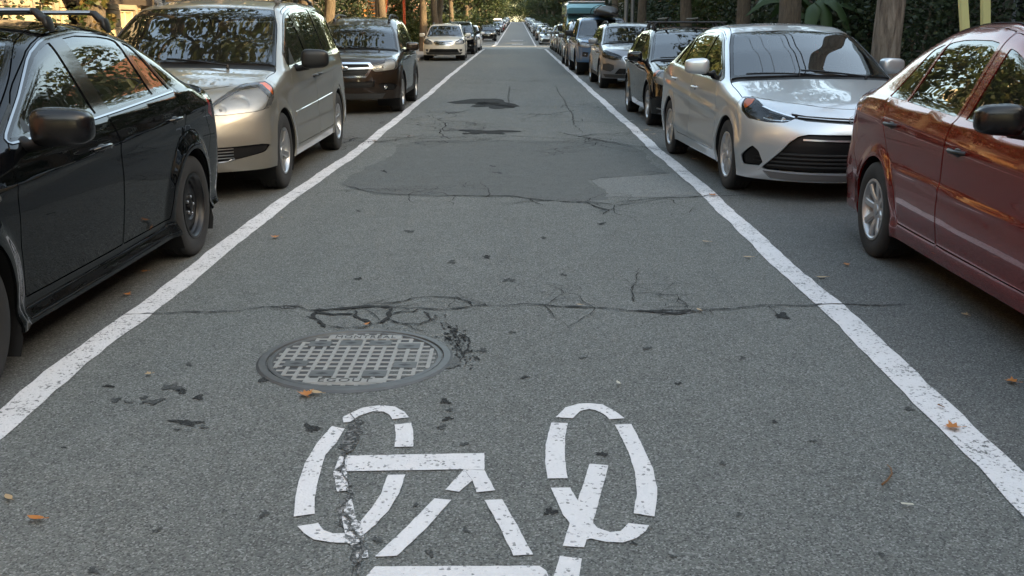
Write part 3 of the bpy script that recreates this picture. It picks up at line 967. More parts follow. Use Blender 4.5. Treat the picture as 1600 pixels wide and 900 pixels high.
        for q in P['front_panels' if fr else 'rear_panels']:
            p3 = (fr_pts if fr else re_pts)(B, dens_mixed(q['poly']))
            p2 = dom.to2(p3)
            if q.get('rad'): p2 = thin(smooth_poly(p2, q['rad']), .001)
            if q.get('inset'): p2 = inset(p2, q['inset'])
            base = {k_: v_ for k_, v_ in q.items() if k_ not in ('poly', 'mir')}
            if q.get('mir', False):
                pan.append({**base, 'poly': p2, 'key': q['key'] + '|+'}); pan.append({**base, 'poly': mir(p2), 'key': q['key'] + '|-'})
            else: pan.append({**base, 'poly': p2})
        # lens panels get a bezel underneath
        tmp = Parts()
        tess(dom, out2, pan, step * .8, tmp, 'front_bumper' if fr else 'rear_bumper', P.get('bumper_mat', paint_m), opts)
        for key, ch in tmp.d.items():
            for c in ch: parts.add(key, *c)
        for q in pan:
            if q.get('under'):
                for um, uo in q['under']:
                    for (v, n, f, m) in tmp.d.get(q['key'], []):
                        if m == q['mat'] and f.shape[1] == 3: parts.add(q['key'], v - n * uo, n, f, um)
    end_domain('front'); end_domain('rear')
    # ---------------- objects
    made = {}
    order = sorted(parts.d, key=lambda q: q.startswith('window#'))
    for key in order:
        nm = key.split('|')[0]; par = root
        if nm.startswith('window#'):
            dk = nm.split('#')[1]; side = key.split('|')[1]
            par = made.get(dk + '|' + side, root); nm = 'window'
        nm = nm.split('~')[0]
        if nm in ('front_door', 'rear_door'): nm = 'door'
        ob = parts_to_object(nm, parts.d[key], par, L)
        made[key] = ob
    root_parts = made
    # ---------------- wheels, wells, underbody
    wsp = P['wheel']; wz = wsp[0]
    track = P.get('track', HW - wsp[1] * .5 - .012)
    for sgn in (1, -1):
        for i, cs in enumerate((fa, ra)):
            add_wheel(root, (sgn * track, Y(cs), wz - .004), sgn, wsp, P.get('steer', 0) if i == 0 else 0, .7 * i + .3 * sgn)
    u = MB().mat('black_trim')
    for (cs, cz, R) in B.arch:
        for sgn in (1, -1):
            V = []; F = []; n = 20
            for k_ in range(n + 1):
                t = R_(-35) + R_(250) * k_ / n
                yy, z_ = Y(cs + (R + .012) * math.cos(t)), cz + (R + .012) * math.sin(t)
                xo = float(B.side([(cs + R * math.cos(t), max(.2, cz + R * math.sin(t)))])[0][0]) - .012
                V += [(sgn * xo, yy, z_), (sgn * (HW - .42), yy, z_)]
            for k_ in range(n): F.append((2 * k_, 2 * k_ + 1, 2 * k_ + 3, 2 * k_ + 2))
            V.append((sgn * (HW - .42), Y(cs), cz)); c_ = len(V) - 1
            for k_ in range(n): F.append((2 * k_ + 1, c_, 2 * k_ + 3))
            u.raw(V, F)
    s_f, s_r = .25, L - .25
    zf = sill + .02
    u.box((0, Y((fa + ra) / 2), zf + .05), (HW * 1.72, ra - fa - .72, .09))
    u.box((0, Y(L / 2), zf + .07), (HW * 1.0, L - .5, .08))
    u.box((0, Y(.55), .48), (HW * 1.0, .75, .34)); u.box((0, Y(L - .5), .46), (HW * 1.0, .6, .3))
    u.mat('steel_black').tube([(.5, Y(L - .35), .24), (.5, Y(L - .03), .26)], .035, 10)
    u.build('underbody', parent=root, fix=False)
    # ---------------- cabin
    cb = P.get('cabin', {}); im = cb.get('mat', 'interior'); sm_ = cb.get('seat', 'interior_grey')
    bz = float(B.belt(cow + .6)); ds = cow + cb.get('dash', .42)
    m = MB().mat(im); hw = HW - .16
    m.super((0, Y(ds), bz - .10), (hw * 2, .62, .26), .35); m.box((0, Y(ds + .05), bz - .34), (hw * 1.9, .3, .4))
    m.build('dashboard', parent=root)
    sw = MB().mat(im); sc_ = Vector((.37, Y(ds + .40), bz - .04)); rt_ = Matrix.Rotation(R_(-62), 3, 'X')
    ring = [sc_ + rt_ @ Vector((.185 * math.cos(t), .185 * math.sin(t), 0)) for t in np.linspace(0, 2 * math.pi, 25)[:-1]]
    sw.tube(ring, .015, 8, closed=True); sw.tube([sc_, sc_ + Vector((0, -.3, -.06))], .03, 8)
    sw.tube([ring[0], ring[12]], .018, 6); sw.super(sc_, (.14, .06, .12), .6); sw.build('steering_wheel', parent=root)
    def seat(x, s_, w, hr=True, nm='front_seat', bench=False):
        q = MB().mat(sm_)
        q.super((x, Y(s_), bz - .42), (w, .52, .17), .45)
        rt = Matrix.Rotation(R_(-17), 3, 'X')
        q.super((x, Y(s_ + .33), bz - .08), (w * .96, .16, .66), .45, rt)
        for hx in ((x,) if not bench else (-.38, 0, .38)):
            q.super((hx, Y(s_ + .45), bz + .31), (.25, .11, .17), .55, rt)
            for d_ in (-.06, .06): q.tube([(hx + d_, Y(s_ + .40), bz + .15), (hx + d_, Y(s_ + .44), bz + .28)], .008, 6)
        q.build(nm, parent=root)
    s1_ = ds + cb.get('seat_s', .78)
    for sx in (.37, -.37): seat(sx, s1_, .50)
    for r_ in cb.get('rows', [.92]): seat(0, s1_ + r_, 1.22, nm='rear_seat', bench=True)
    rm = MB().mat('black_plastic'); wx = wt + .10
    zt_ = float(B.top([(0, wx)])[0][2])
    rm.super((0, Y(wx - .03), zt_ - .12), (.24, .04, .07), .5); rm.tube([(0, Y(wx - .03), zt_ - .11), (0, Y(wx), zt_ - .03)], .01, 6); rm.build('inside_mirror', parent=root)
    # ---------------- handles
    for (hs, hz, w_, hm) in P.get('handles', []):
        for sgn in (1, -1):
            p = B.side([(hs, hz)], sgn)[0]; n_ = B.normal(np.array([p]))[0]
            q = MB().mat(hm)
            c = Vector((p[0], Y(p[1]), p[2])); N = Vector(n_)
            a_ = [c + N * o_ + Vector((0, d_, 0)) for d_, o_ in ((-w_ / 2, -.004), (-w_ * .42, .020), (-w_ * .2, .029), (w_ * .2, .029), (w_ * .42, .020), (w_ / 2, -.004))]
            q.tube(a_, [.011, .0125, .0125, .0125, .0125, .011], 10)
            q.mat('black_trim'); q.super(c - N * .006 + Vector((0, 0, -.004)), (.022, w_ * .62, .05), .8, None, 16, 10)
            key = next((k_ for k_ in made if k_.endswith('|+' if sgn > 0 else '|-') and any(k_.startswith(dn) and inpoly(np.array([[hs, hz]]), dp)[0] for dn, dp in doors)), None)
            q.build('door_handle', parent=made.get(key, root))
    # ---------------- mirrors
    if 'mirror' in P:
        mc, md, mm, st = P['mirror'][:4]
        for sgn in (1, -1): add_mirror(root, (mc[0], Y(mc[1]), mc[2]), md, mm, sgn, st, lower=P.get('mirror_foot', 'black_trim'))
    # ---------------- wipers
    for (xa, sa_, xb, sb_) in P.get('wipers', [(.46, cow + .06, -.12, cow + .16), (-.16, cow + .07, -.62, cow + .20)]):
        n = 8; q = np.column_stack([np.linspace(xa, xb, n), np.linspace(sa_, sb_, n)]); p3 = B.top(q); n3 = B.normal(p3)
        p3 = p3 + n3 * np.linspace(.022, .012, n)[:, None]; p3[:, 1] -= L / 2
        w = MB().mat('black_trim'); w.sweep(p3, n3, .016, .012)
        w.tube([p3[0] + [0, -.01, -.02], p3[0] + [0, 0, .01]], .014, 8); w.build('wiper', parent=root)
    ctx = dict(B=B, root=root, Y=Y, made=made, zr=zr, XS=XS, rail3=rail3, doors=doors)
    if P.get('extra'): P['extra'](ctx)
    return ctx

def dens_mixed(pts, step=.05):
    """densify a front/rear outline between points of the same kind"""
    out = []; n = len(pts)
    for i in range(n):
        a, b = pts[i], pts[(i + 1) % n]
        out.append(a)
        if len(a) == len(b):
            a_, b_ = np.array(a[-2:], float), np.array(b[-2:], float); k = int(np.linalg.norm(b_ - a_) / step)
            for j in range(1, k + 1):
                q = a_ + (b_ - a_) * j / (k + 1); out.append((a[0], *q) if len(a) == 3 else tuple(q))
    return out

# small fittings that follow the body surface
def surf_bar(ctx, pts, view, w, t, mat, name, off=0.0, sgn=1, parent=None, n=None, key=None):
    B = ctx['B']; L = B.L
    P2 = dens(np.array(pts, float), .03, False)
    p3 = {'front': B.front, 'rear': B.rear, 'top': B.top}[view](P2) if view != 'side' else B.side(P2, sgn)
    n3 = B.normal(p3); p3 = p3 + n3 * off; p3[:, 1] -= L / 2
    m = MB().mat(mat); m.sweep(p3, n3, w, t)
    return m.build(name, parent=parent or ctx['root'])
def bowl(ctx, x, z, r, depth, view='front', mat='reflector', name='reflector', off=-.005, parent=None, bulb=True, aim=None, side=None):
    """round lamp bowl let into the body, looking forwards"""
    B = ctx['B']; p = (B.front([(x, z)]) if view == 'front' else B.rear([(x, z)]))[0]
    n = B.normal(np.array([p]))[0]; sg = -1 if view == 'front' else 1
    ax = Vector(n) * .55 + Vector((0, sg, 0)) * .45; ax.normalize()
    tilt = max(0.0, 1 - ax.dot(Vector(n)) ** 2) ** .5
    c = p + n * (off - r * tilt); c[1] -= B.L / 2
    m = MB().mat(mat)
    m.lathe([(r, 0), (r * .92, -depth * .3), (r * .66, -depth * .75), (r * .3, -depth), (.001, -depth)], 'z', 24)
    if bulb:
        m.mat('chrome'); m.lathe([(r * .30, -depth * .9), (r * .34, -depth * .35), (r * .2, -depth * .12), (.001, -depth * .05)], 'z', 16)
    q = Vector((0, 0, 1)).rotation_difference(ax).to_matrix(); c = Vector(c)
    m.V = [tuple(q @ Vector(v) + c) for v in m.V]
    return m.build(name, parent=parent or ctx['root'], fix=False)
# ------------------------------------------------------------------ the cars (s = metres behind the nose, z = height)
def lamp(key, poly, lens='lamp_lens', bez='bezel', depth=.05, mir=True, rad=.012, **kw):
    return dict(key=key, mat=lens, poly=poly, mir=mir, rad=rad, gap=.001, depth=.03, fmat='black_trim', under=[(bez, depth)], **kw)

def spec_silver_sedan():
    L, HW = 4.65, .888
    P = dict(L=L, HW=HW, paint='paint_silver', step=.03, gap=.0036,
        plan=[(0, .835), (.5, .868), (.95, .88), (2.3, .888), (3.6, .884), (4.2, .865), (4.65, .82)],
        belt=[(0, .90), (.9, .915), (1.4, .935), (2.4, .965), (3.4, 1.01), (4.0, 1.04), (4.65, 1.03)],
        sec=[(-.4, .10), (-.1, .055), (.05, .035), (.16, .018), (.34, .0), (.55, .012), (.72, .014), (.86, .010), (1.0, .034)],
        top=[(-.2, .62), (.06, .72), (.30, .815), (.7, .905), (1.12, .985), (1.20, 1.010), (1.62, 1.235), (1.98, 1.405), (2.25, 1.465), (2.6, 1.488), (3.0, 1.48), (3.35, 1.43), (3.62, 1.33), (3.9, 1.195), (4.18, 1.085), (4.32, 1.065), (4.7, 1.05)],
        nose=[(.1, .12), (.2, .055), (.32, .02), (.48, .0), (.58, .015), (.66, .05), (.74, .11), (.82, .22), (1.0, .5)],
        tail=[(.1, .14), (.3, .05), (.5, .0), (.7, .01), (.9, .05), (1.0, .06), (1.06, .10), (1.2, .3)],
        lean=[(0, .30), (1.5, .36), (2.5, .40), (3.4, .44), (4.0, .52), (4.65, .5)], lean2=.10, shoulder=.022,
        fa=.50, fp=2.6, ra=.34, rp=3.0, kf=.10, kr=.10,
        arch=[(.955, .315, .352), (3.655, .315, .352)], sill=.20, z0=.17, flare=.012,
        crease=[(.66, .030, .012, 1.2, 4.2, .055), (.33, .05, .014, 1.2, 3.5, .03)],
        hood_front=(.215, .85), top_rear=(4.52, -.22), cowl=(1.10, .20), cowl_w=.10, ws_top=(2.02, .16), backlight=((3.46, -.10), (4.14, -.16)),
        split=[(0, .03), (.5, .055), (1.0, .065), (1.3, .05), (1.9, .045), (2.2, .075), (3.3, .07), (3.7, .05), (4.1, .05), (4.6, .06)],
        sweep=[(0, .22), (.6, .20), (1.2, .19), (2.0, .15), (2.6, 0), (3.4, -.10), (4.65, -.16)],
        crown=[(0, .04), (1.2, .05), (1.8, .08), (4.65, .08)],
        seam_f=[(.56, .845), (.70, .868), (.728, .84), (.715, .70), (.655, .505)],
        seam_r=[(4.46, .86), (4.40, .72), (4.2, .62), (3.95, .50)],
        fbot=.17, rbot=.22,
        doors=[('front_door', [(1.44, .30), (1.41, .55), (1.43, .86), (1.50, .95), (1.78, 1.16), (2.0, 1.28)], [(2.52, .30), (2.52, .9), (2.50, 1.0), (2.36, 1.40)]),
               ('rear_door', [(2.53, .30), (2.53, .9), (2.51, 1.0), (2.37, 1.40)], [(3.22, .30), (3.29, .52), (3.48, .70), (3.56, .86), (3.55, 1.03), (3.36, 1.22), (3.18, 1.30)])],
        dlo=dict(s0=1.35, s1=3.75, m=.052, lift=.025, zb=.95, zt=1.4, round=.03, cuts=[((3.66, 1.02), (3.25, 1.42))], trim='black_gloss', trim_w=.010,
                 windows=[('front_door', (1.30, 1.30), (2.49, 2.33), 'window_glass'), ('rear_door', (2.57, 2.42), (3.30, 3.22), 'window_glass'), ('rear_door', (3.33, 3.25), (3.9, 3.9), 'window_glass')]),
        handles=[(2.32, .845, .17, 'paint_silver'), (3.38, .885, .17, 'paint_silver')],
        mirror=((.975, 1.82, 1.075), (.24, .16, .165), 'paint_silver', .028),
        wheel=(.317, .205, .203, 'cap', 9, 'hubcap_silver'), track=.765,
        cabin=dict(mat='interior', seat='interior_grey', dash=.40, seat_s=.80, rows=[.85]))
    P['front_panels'] = [
        dict(key='grille~upper', mat='black_gloss', poly=[(-.50, .705), (-.40, .685), (0, .660), (.40, .685), (.50, .705), (.50, .738), (.40, .722), (0, .702), (-.40, .722), (-.50, .738)], off=-.022, gap=0),
        dict(key='grille', mat='black_trim', poly=[(0, .575), (-.40, .578), (-.47, .56), (-.52, .52), (-.68, .33), (-.715, .285), (-.69, .265), (-.5, .258), (0, .253), (.5, .258), (.69, .265), (.715, .285), (.68, .33), (.52, .52), (.47, .56), (.40, .578)], off=-.035, gap=0, depth=.05, rad=.012),
        dict(key='chin', mat='grey_plastic', poly=[(-.70, .250), (-.5, .238), (0, .232), (.5, .238), (.70, .250), (.64, .19), (.5, .180), (0, .178), (-.5, .180), (-.64, .19)], off=-.004, gap=.001),
        dict(key='fog_vent', mat='black_trim', poly=[('s', .37, .46), ('s', .50, .36), ('s', .49, .29), (.70, .295), (.745, .42)], mir=True, off=-.03, gap=0, depth=.045, rad=.012),
        lamp('headlight', [(.47, .708), (.56, .668), (.68, .664), ('s', .47, .685), ('s', .60, .745), ('s', .71, .845), ('s', .69, .858), ('s', .56, .825), (.66, .765), (.56, .735)], bez='dark_bezel', depth=.045),
        lamp('side_marker', [('s', .575, .758), ('s', .635, .79), ('s', .70, .842), ('s', .69, .856), ('s', .61, .838), ('s', .56, .80)], 'amber_lens', 'amber_solid', .006, rad=.006),
    ]
    P['rear_panels'] = [lamp('taillight', [(.45, .93), (.62, .80), ('s', 4.30, .84), ('s', 4.25, .92), ('s', 4.30, .98), (.62, .98)], 'red_lens', 'red_solid', .03),
                        dict(key='rear_valance', mat='black_trim', poly=[(-.6, .36), (.6, .36), (.55, .23), (-.55, .23)], off=.002)]
    def extra(c):
        hl = {k: o for k, o in c['made'].items() if k.startswith('headlight')}
        for sg, k in ((1, 'headlight|+'), (-1, 'headlight|-')):
            hp = hl.get(k)
            bowl(c, sg * .665, .70, .040, .05, parent=hp, name='projector', off=-.010); bowl(c, sg * .575, .698, .024, .03, parent=hp, name='projector', off=-.012)
            surf_bar(c, [(sg * .50, .714), (sg * .58, .732), (sg * .66, .752)], 'front', .018, .004, 'chrome', 'light_strip', off=-.010, parent=hp)
        for sg, k in ((1, 'headlight|+'), (-1, 'headlight|-')):
            surf_bar(c, [(sg * .485, .712), (sg * .55, .730), (sg * .63, .757), (sg * .69, .788)], 'front', .016, .003, 'reflector', 'light_strip', off=-.003, parent=hl.get(k))
            surf_bar(c, [(sg * .50, .690), (sg * .58, .682), (sg * .66, .684), (sg * .71, .70)], 'front', .006, .002, 'reflector', 'light_strip', off=-.006, parent=hl.get(k))
        g = c['made'].get('grille')
        for z, h in ((.30, .40), (.335, .60), (.37, .56), (.405, .53)):
            hw_ = np.interp(z, [.27, .33, .52], [.70, .67, .51])
            surf_bar(c, [(-hw_, z), (0, z - .004), (hw_, z)], 'front', .014, .014, 'cladding', 'slat', off=-.028, parent=g)
        surf_bar(c, [(-.44, .535), (0, .527), (.44, .535)], 'front', .016, .014, 'satin_metal', 'slat', off=-.026, parent=g)
        surf_bar(c, [(-.46, .722), (-.2, .703), (0, .694), (.2, .703), (.46, .722)], 'front', .010, .008, 'satin_metal', 'slat', off=-.016, parent=c['made'].get('grille~upper'))
        # body-coloured rim that frames the lower grille
        for sg in (1, -1):
            surf_bar(c, [(sg * .735, .262), (sg * .70, .315), (sg * .60, .44), (sg * .53, .535)], 'front', .030, .010, 'paint_silver', 'grille_edge', off=-.004)
            for j, z in enumerate((.325, .36)):
                surf_bar(c, [(sg * .725, z), (sg * .78, z + .005)], 'front', .012, .012, 'black_plastic', 'slat', off=-.03)
        e = MB().mat('satin_metal'); 
        t = np.linspace(0, 2 * math.pi, 25)[:-1]
        p0 = c['B'].front([(0, .70)])[0]; yy = p0[1] - L / 2 - .012
        for (cx, cz, rx, rz_, tr) in ((0, .70, .062, .042, .005), (0, .712, .038, .014, .004), (0, .70, .018, .036, .004)):
            e.tube([(cx + rx * math.cos(a), yy + .1 * 0, cz + rz_ * math.sin(a)) for a in t], tr, 6, closed=True)
        e.build('emblem', parent=c['root'])
    P['extra'] = extra
    return P
def base_spec(L, HW, **kw):
    P = dict(L=L, HW=HW, step=.035, sill=.21, z0=.18, flare=.014, fbot=.20, rbot=.24, shoulder=.022, lean2=.10,
        fa=.44, fp=2.6, ra=.32, rp=3.0, kf=.10, kr=.10,
        plan=[(0, HW - .06), (.5, HW - .02), (1.0, HW - .006), (L * .5, HW), (L - 1.0, HW - .008), (L - .4, HW - .03), (L, HW - .07)],
        sec=[(-.4, .10), (-.1, .055), (.05, .035), (.16, .018), (.34, .0), (.55, .006), (.75, .008), (.88, .012), (1.0, .036)],
        tail=[(.1, .14), (.3, .04), (.5, .0), (.7, .01), (.9, .05), (1.0, .07), (1.08, .12), (1.2, .3)],
        crown=[(0, .05), (1.2, .05), (1.8, .08), (L, .08)])
    P.update(kw); return P

def plate_bar(c): pass

def spec_black_sedan():
    L, HW = 4.745, .91
    P = base_spec(L, HW, paint='paint_black', step=.028, gap=.0036,
        belt=[(0, .90), (.9, .93), (1.4, .955), (2.6, 1.0), (3.6, 1.05), (4.1, 1.06), (4.75, 1.05)],
        sec=[(-.4, .06), (-.1, .02), (.02, .004), (.075, .006), (.095, .034), (.14, .040), (.30, .022), (.45, .008), (.62, .0), (.78, .004), (.86, .010), (.91, .013), (.94, .030), (1.0, .046)],
        top=[(-.2, .66), (.06, .76), (.3, .85), (.8, .95), (1.25, 1.0), (1.34, 1.025), (1.75, 1.24), (2.10, 1.41), (2.35, 1.475), (2.75, 1.505), (3.15, 1.49), (3.5, 1.43), (3.78, 1.33), (4.05, 1.20), (4.28, 1.12), (4.42, 1.105), (4.8, 1.09)],
        nose=[(.1, .12), (.2, .05), (.35, .01), (.5, 0), (.65, .03), (.78, .09), (.86, .2), (1.0, .5)],
        tail=[(.1, .12), (.3, .03), (.5, 0), (.7, .0), (.9, .03), (1.0, .05), (1.10, .10), (1.25, .3)],
        lean=[(0, .30), (1.5, .34), (2.5, .38), (3.5, .42), (4.0, .52), (4.75, .5)],
        crease=[(.80, .028, .008, 1.2, 4.4, .045)],
        arch=[(.965, .325, .368), (3.715, .325, .368)], sill=.20, flare=.030, flarew=.13,
        hood_front=(.20, .78), top_rear=(4.63, -.20), cowl=(1.20, .20), ws_top=(2.14, .16), backlight=((3.58, -.10), (4.24, -.14)),
        split=[(0, .04), (.5, .055), (1.0, .065), (1.3, .05), (1.9, .045), (2.2, .080), (3.4, .075), (3.8, .05), (4.2, .05), (4.7, .06)],
        sweep=[(0, .24), (.6, .20), (1.2, .19), (2.0, .15), (2.6, 0), (3.4, -.10), (4.7, -.16)],
        seam_f=[(.56, .90), (.74, .90), (.74, .80), (.70, .70), (.66, .525)],
        seam_r=[(4.30, 1.06), (4.17, 1.01), (4.13, .87), (4.2, .74), (4.06, .46)],
        doors=[('front_door', [(1.47, .315), (1.43, .55), (1.46, .90), (1.56, .985), (1.85, 1.19), (2.1, 1.32)], [(2.56, .315), (2.58, .9), (2.56, 1.02), (2.46, 1.44)]),
               ('rear_door', [(2.57, .315), (2.59, .9), (2.57, 1.02), (2.47, 1.44)], [(3.28, .315), (3.34, .52), (3.50, .70), (3.66, .86), (3.74, 1.04), (3.62, 1.16), (3.30, 1.38)])],
        dlo=dict(s0=1.42, s1=3.9, m=.046, lift=.016, zb=.98, zt=1.44, round=.03, cuts=[((3.66, 1.05), (3.30, 1.47))], trim='dark_chrome', trim_w=.008, frame_mat='black_gloss',
                 windows=[('front_door', (1.2, 1.2), (2.50, 2.40), 'window_glass'), ('rear_door', (2.64, 2.54), (3.36, 3.22), 'window_glass'), ('rear_door', (3.39, 3.25), (4.2, 4.2), 'window_glass')]),
        handles=[(2.34, .865, .18, 'black_gloss'), (3.46, .905, .18, 'black_gloss')],
        mirror=((1.04, 1.64, 1.04), (.26, .17, .18), 'satin_black', .03),
        wheel=(.327, .215, .208, 'steel'), track=.795,
        cabin=dict(mat='interior', seat='interior', dash=.40, seat_s=.85, rows=[.90]))
    P['front_panels'] = [dict(key='grille', mat='black_trim', poly=[(-.40, .74), (.40, .74), (.33, .58), (-.33, .58)], off=-.03, gap=0, rad=.02),
        dict(key='lower_grille', mat='black_trim', poly=[(-.5, .42), (.5, .42), (.55, .26), (-.55, .26)], off=-.03, gap=0, rad=.02),
        lamp('headlight', [(.46, .70), (.60, .675), ('s', .45, .69), ('s', .62, .76), ('s', .735, .87), ('s', .56, .86), (.62, .80), (.5, .77)], bez='dark_bezel')]
    P['rear_panels'] = [lamp('taillight', [(.5, .98), (.52, .80), (.70, .78), ('s', 4.36, .81), ('s', 4.20, .88), ('s', 4.22, 1.00), ('s', 4.4, 1.03), (.68, 1.02)], 'red_lens', 'red_solid', .02, rad=.02),
        dict(key='rear_valance', mat='black_trim', poly=[(-.6, .38), (.6, .38), (.55, .25), (-.55, .25)], off=.002)]
    def extra(c):
        B, Y, root = c['B'], c['Y'], c['root']
        for sg in (1, -1):
            # bright-edged side skirt and stone guards
            for hs, hz, s0 in ((2.34, .845, 0), (3.46, .885, 0)):
                p = B.side([(hs + .105, hz + .015)], sg)[0]; n = B.normal(np.array([p]))[0]
                q = MB().mat('chrome'); q.lathe([(.010, 0), (.010, .004), (.001, .005)], 'x', 14)
                q.build('key_lock', parent=root, loc=(p[0], Y(p[1]), p[2]), rot=(0, 0, 0 if sg > 0 else math.pi))
            # mirror sail
            q = B.side([(1.50, .99), (1.78, 1.01), (1.76, 1.13)], sg); n = B.normal(q); q = q + n * .004; q[:, 1] -= L / 2
            MB().mat('black_plastic').raw(q, [(0, 1, 2)]).build('mirror_sail', parent=root, fix=False)
            # turn light repeater on the fender
            p = B.side([(1.28, .78)], sg)[0]; q = MB().mat('lamp_lens_hazy'); q.super((p[0], Y(p[1]), p[2]), (.012, .07, .028), .8); q.build('side_repeater', parent=root)
            p = B.side([(1.335, .62)], sg)[0]
        roof_rack_feet(c, (2.50, 3.20), .055)
    P['extra'] = extra
    return P

def roof_rack_feet(c, stations, h):
    """two aero cross bars on moulded feet clamped to the roof edge"""
    B, Y = c['B'], c['Y']
    rk = MB().mat('satin_metal')
    o = None
    for s_ in stations:
        x = float(c['XS'](s_)) + .01; z = float(c['zr'](s_)); y = Y(s_)
        zt = float(B.top([(0, s_)])[0][2]) + h
        bar = MB().mat('satin_metal')
        V = []; F = []; n = 12; xs_ = [-x * .97, x * .97]
        for xx in xs_:
            for k in range(n):
                t = 2 * math.pi * k / n; V.append((xx, y + .040 * math.copysign(abs(math.cos(t)) ** .8, math.cos(t)), zt + .0135 * math.sin(t)))
        F = [(k, (k + 1) % n, n + (k + 1) % n, n + k) for k in range(n)] + [tuple(range(n))[::-1], tuple(range(n, 2 * n))]
        bar.raw(V, F)
        bo = bar.build('cross_bar', parent=c['root'], smooth=50)
        for sg in (1, -1):
            f = MB().mat('black_plastic')
            pts = [(x * .90, zt + .002, .052, .026), (x * .985, zt - .004, .060, .034), (x * 1.045, zt - .040, .066, .040), (x * 1.075, (zt + z) / 2, .075, .042), (x * 1.09, z + .012, .085, .036), (x * 1.115, z - .020, .05, .012)]
            V = []; F = []
            for i, (px, pz, wy, th) in enumerate(pts):
                a = pts[max(i - 1, 0)]; b = pts[min(i + 1, len(pts) - 1)]
                d = Vector((b[0] - a[0], 0, b[1] - a[1])).normalized(); nn = Vector((-d.z, 0, d.x))
                for k in range(12):
                    t = 2 * math.pi * k / 12; cy = math.copysign(abs(math.cos(t)) ** .6, math.cos(t)) * wy / 2; cn = math.copysign(abs(math.sin(t)) ** .6, math.sin(t)) * th / 2
                    q = Vector((px, y + cy, pz)) + nn * cn; V.append((sg * q.x, q.y, q.z))
            m = len(pts)
            for i in range(m - 1):
                for k in range(12): F.append((i * 12 + k, i * 12 + (k + 1) % 12, (i + 1) * 12 + (k + 1) % 12, (i + 1) * 12 + k))
            F += [tuple(range(12)), tuple(range((m - 1) * 12, m * 12))]
            f.raw(V, F); f.build('rack_foot', parent=bo, smooth=50)

def rails(c, s0, s1, h, r, mat, name='roof_rail', posts=(0, .5, 1), inset=.02):
    B, Y = c['B'], c['Y']
    for sg in (1, -1):
        m = MB().mat(mat); q = np.linspace(s0, s1, 14); pts = []
        for i, s_ in enumerate(q):
            x = float(c['XS'](s_)) - inset; z = float(B.top([(x, s_)])[0][2]) + h * min(1, math.sin(math.pi * (i + .0) / 13) * 2.2)
            pts.append((sg * x, Y(s_), z))
        m.tube(pts, r, 8)
        for t in posts:
            s_ = s0 + (s1 - s0) * (.06 + .88 * t); x = float(c['XS'](s_)) - inset; z = float(B.top([(x, s_)])[0][2])
            m.super((sg * x, Y(s_), z + h * .4), (r * 2.2, .14, h * .9 + .02), .6)
        m.build(name, parent=c['root'])
def cross_bars(c, stations, h, r, mat, over=.02, square=False, fwd=0.0):
    B, Y = c['B'], c['Y']
    for s_ in stations:
        x = float(c['XS'](s_)) - .02 + over; z = float(B.top([(x * .9, s_)])[0][2]) + h
        m = MB().mat(mat)
        if square: m.box((0, Y(s_), z), (2 * x, r * 2.2, r * 1.6))
        else: m.tube([(-x, Y(s_), z), (x, Y(s_), z)], r, 10)
        m.build('cross_bar', parent=c['root'])

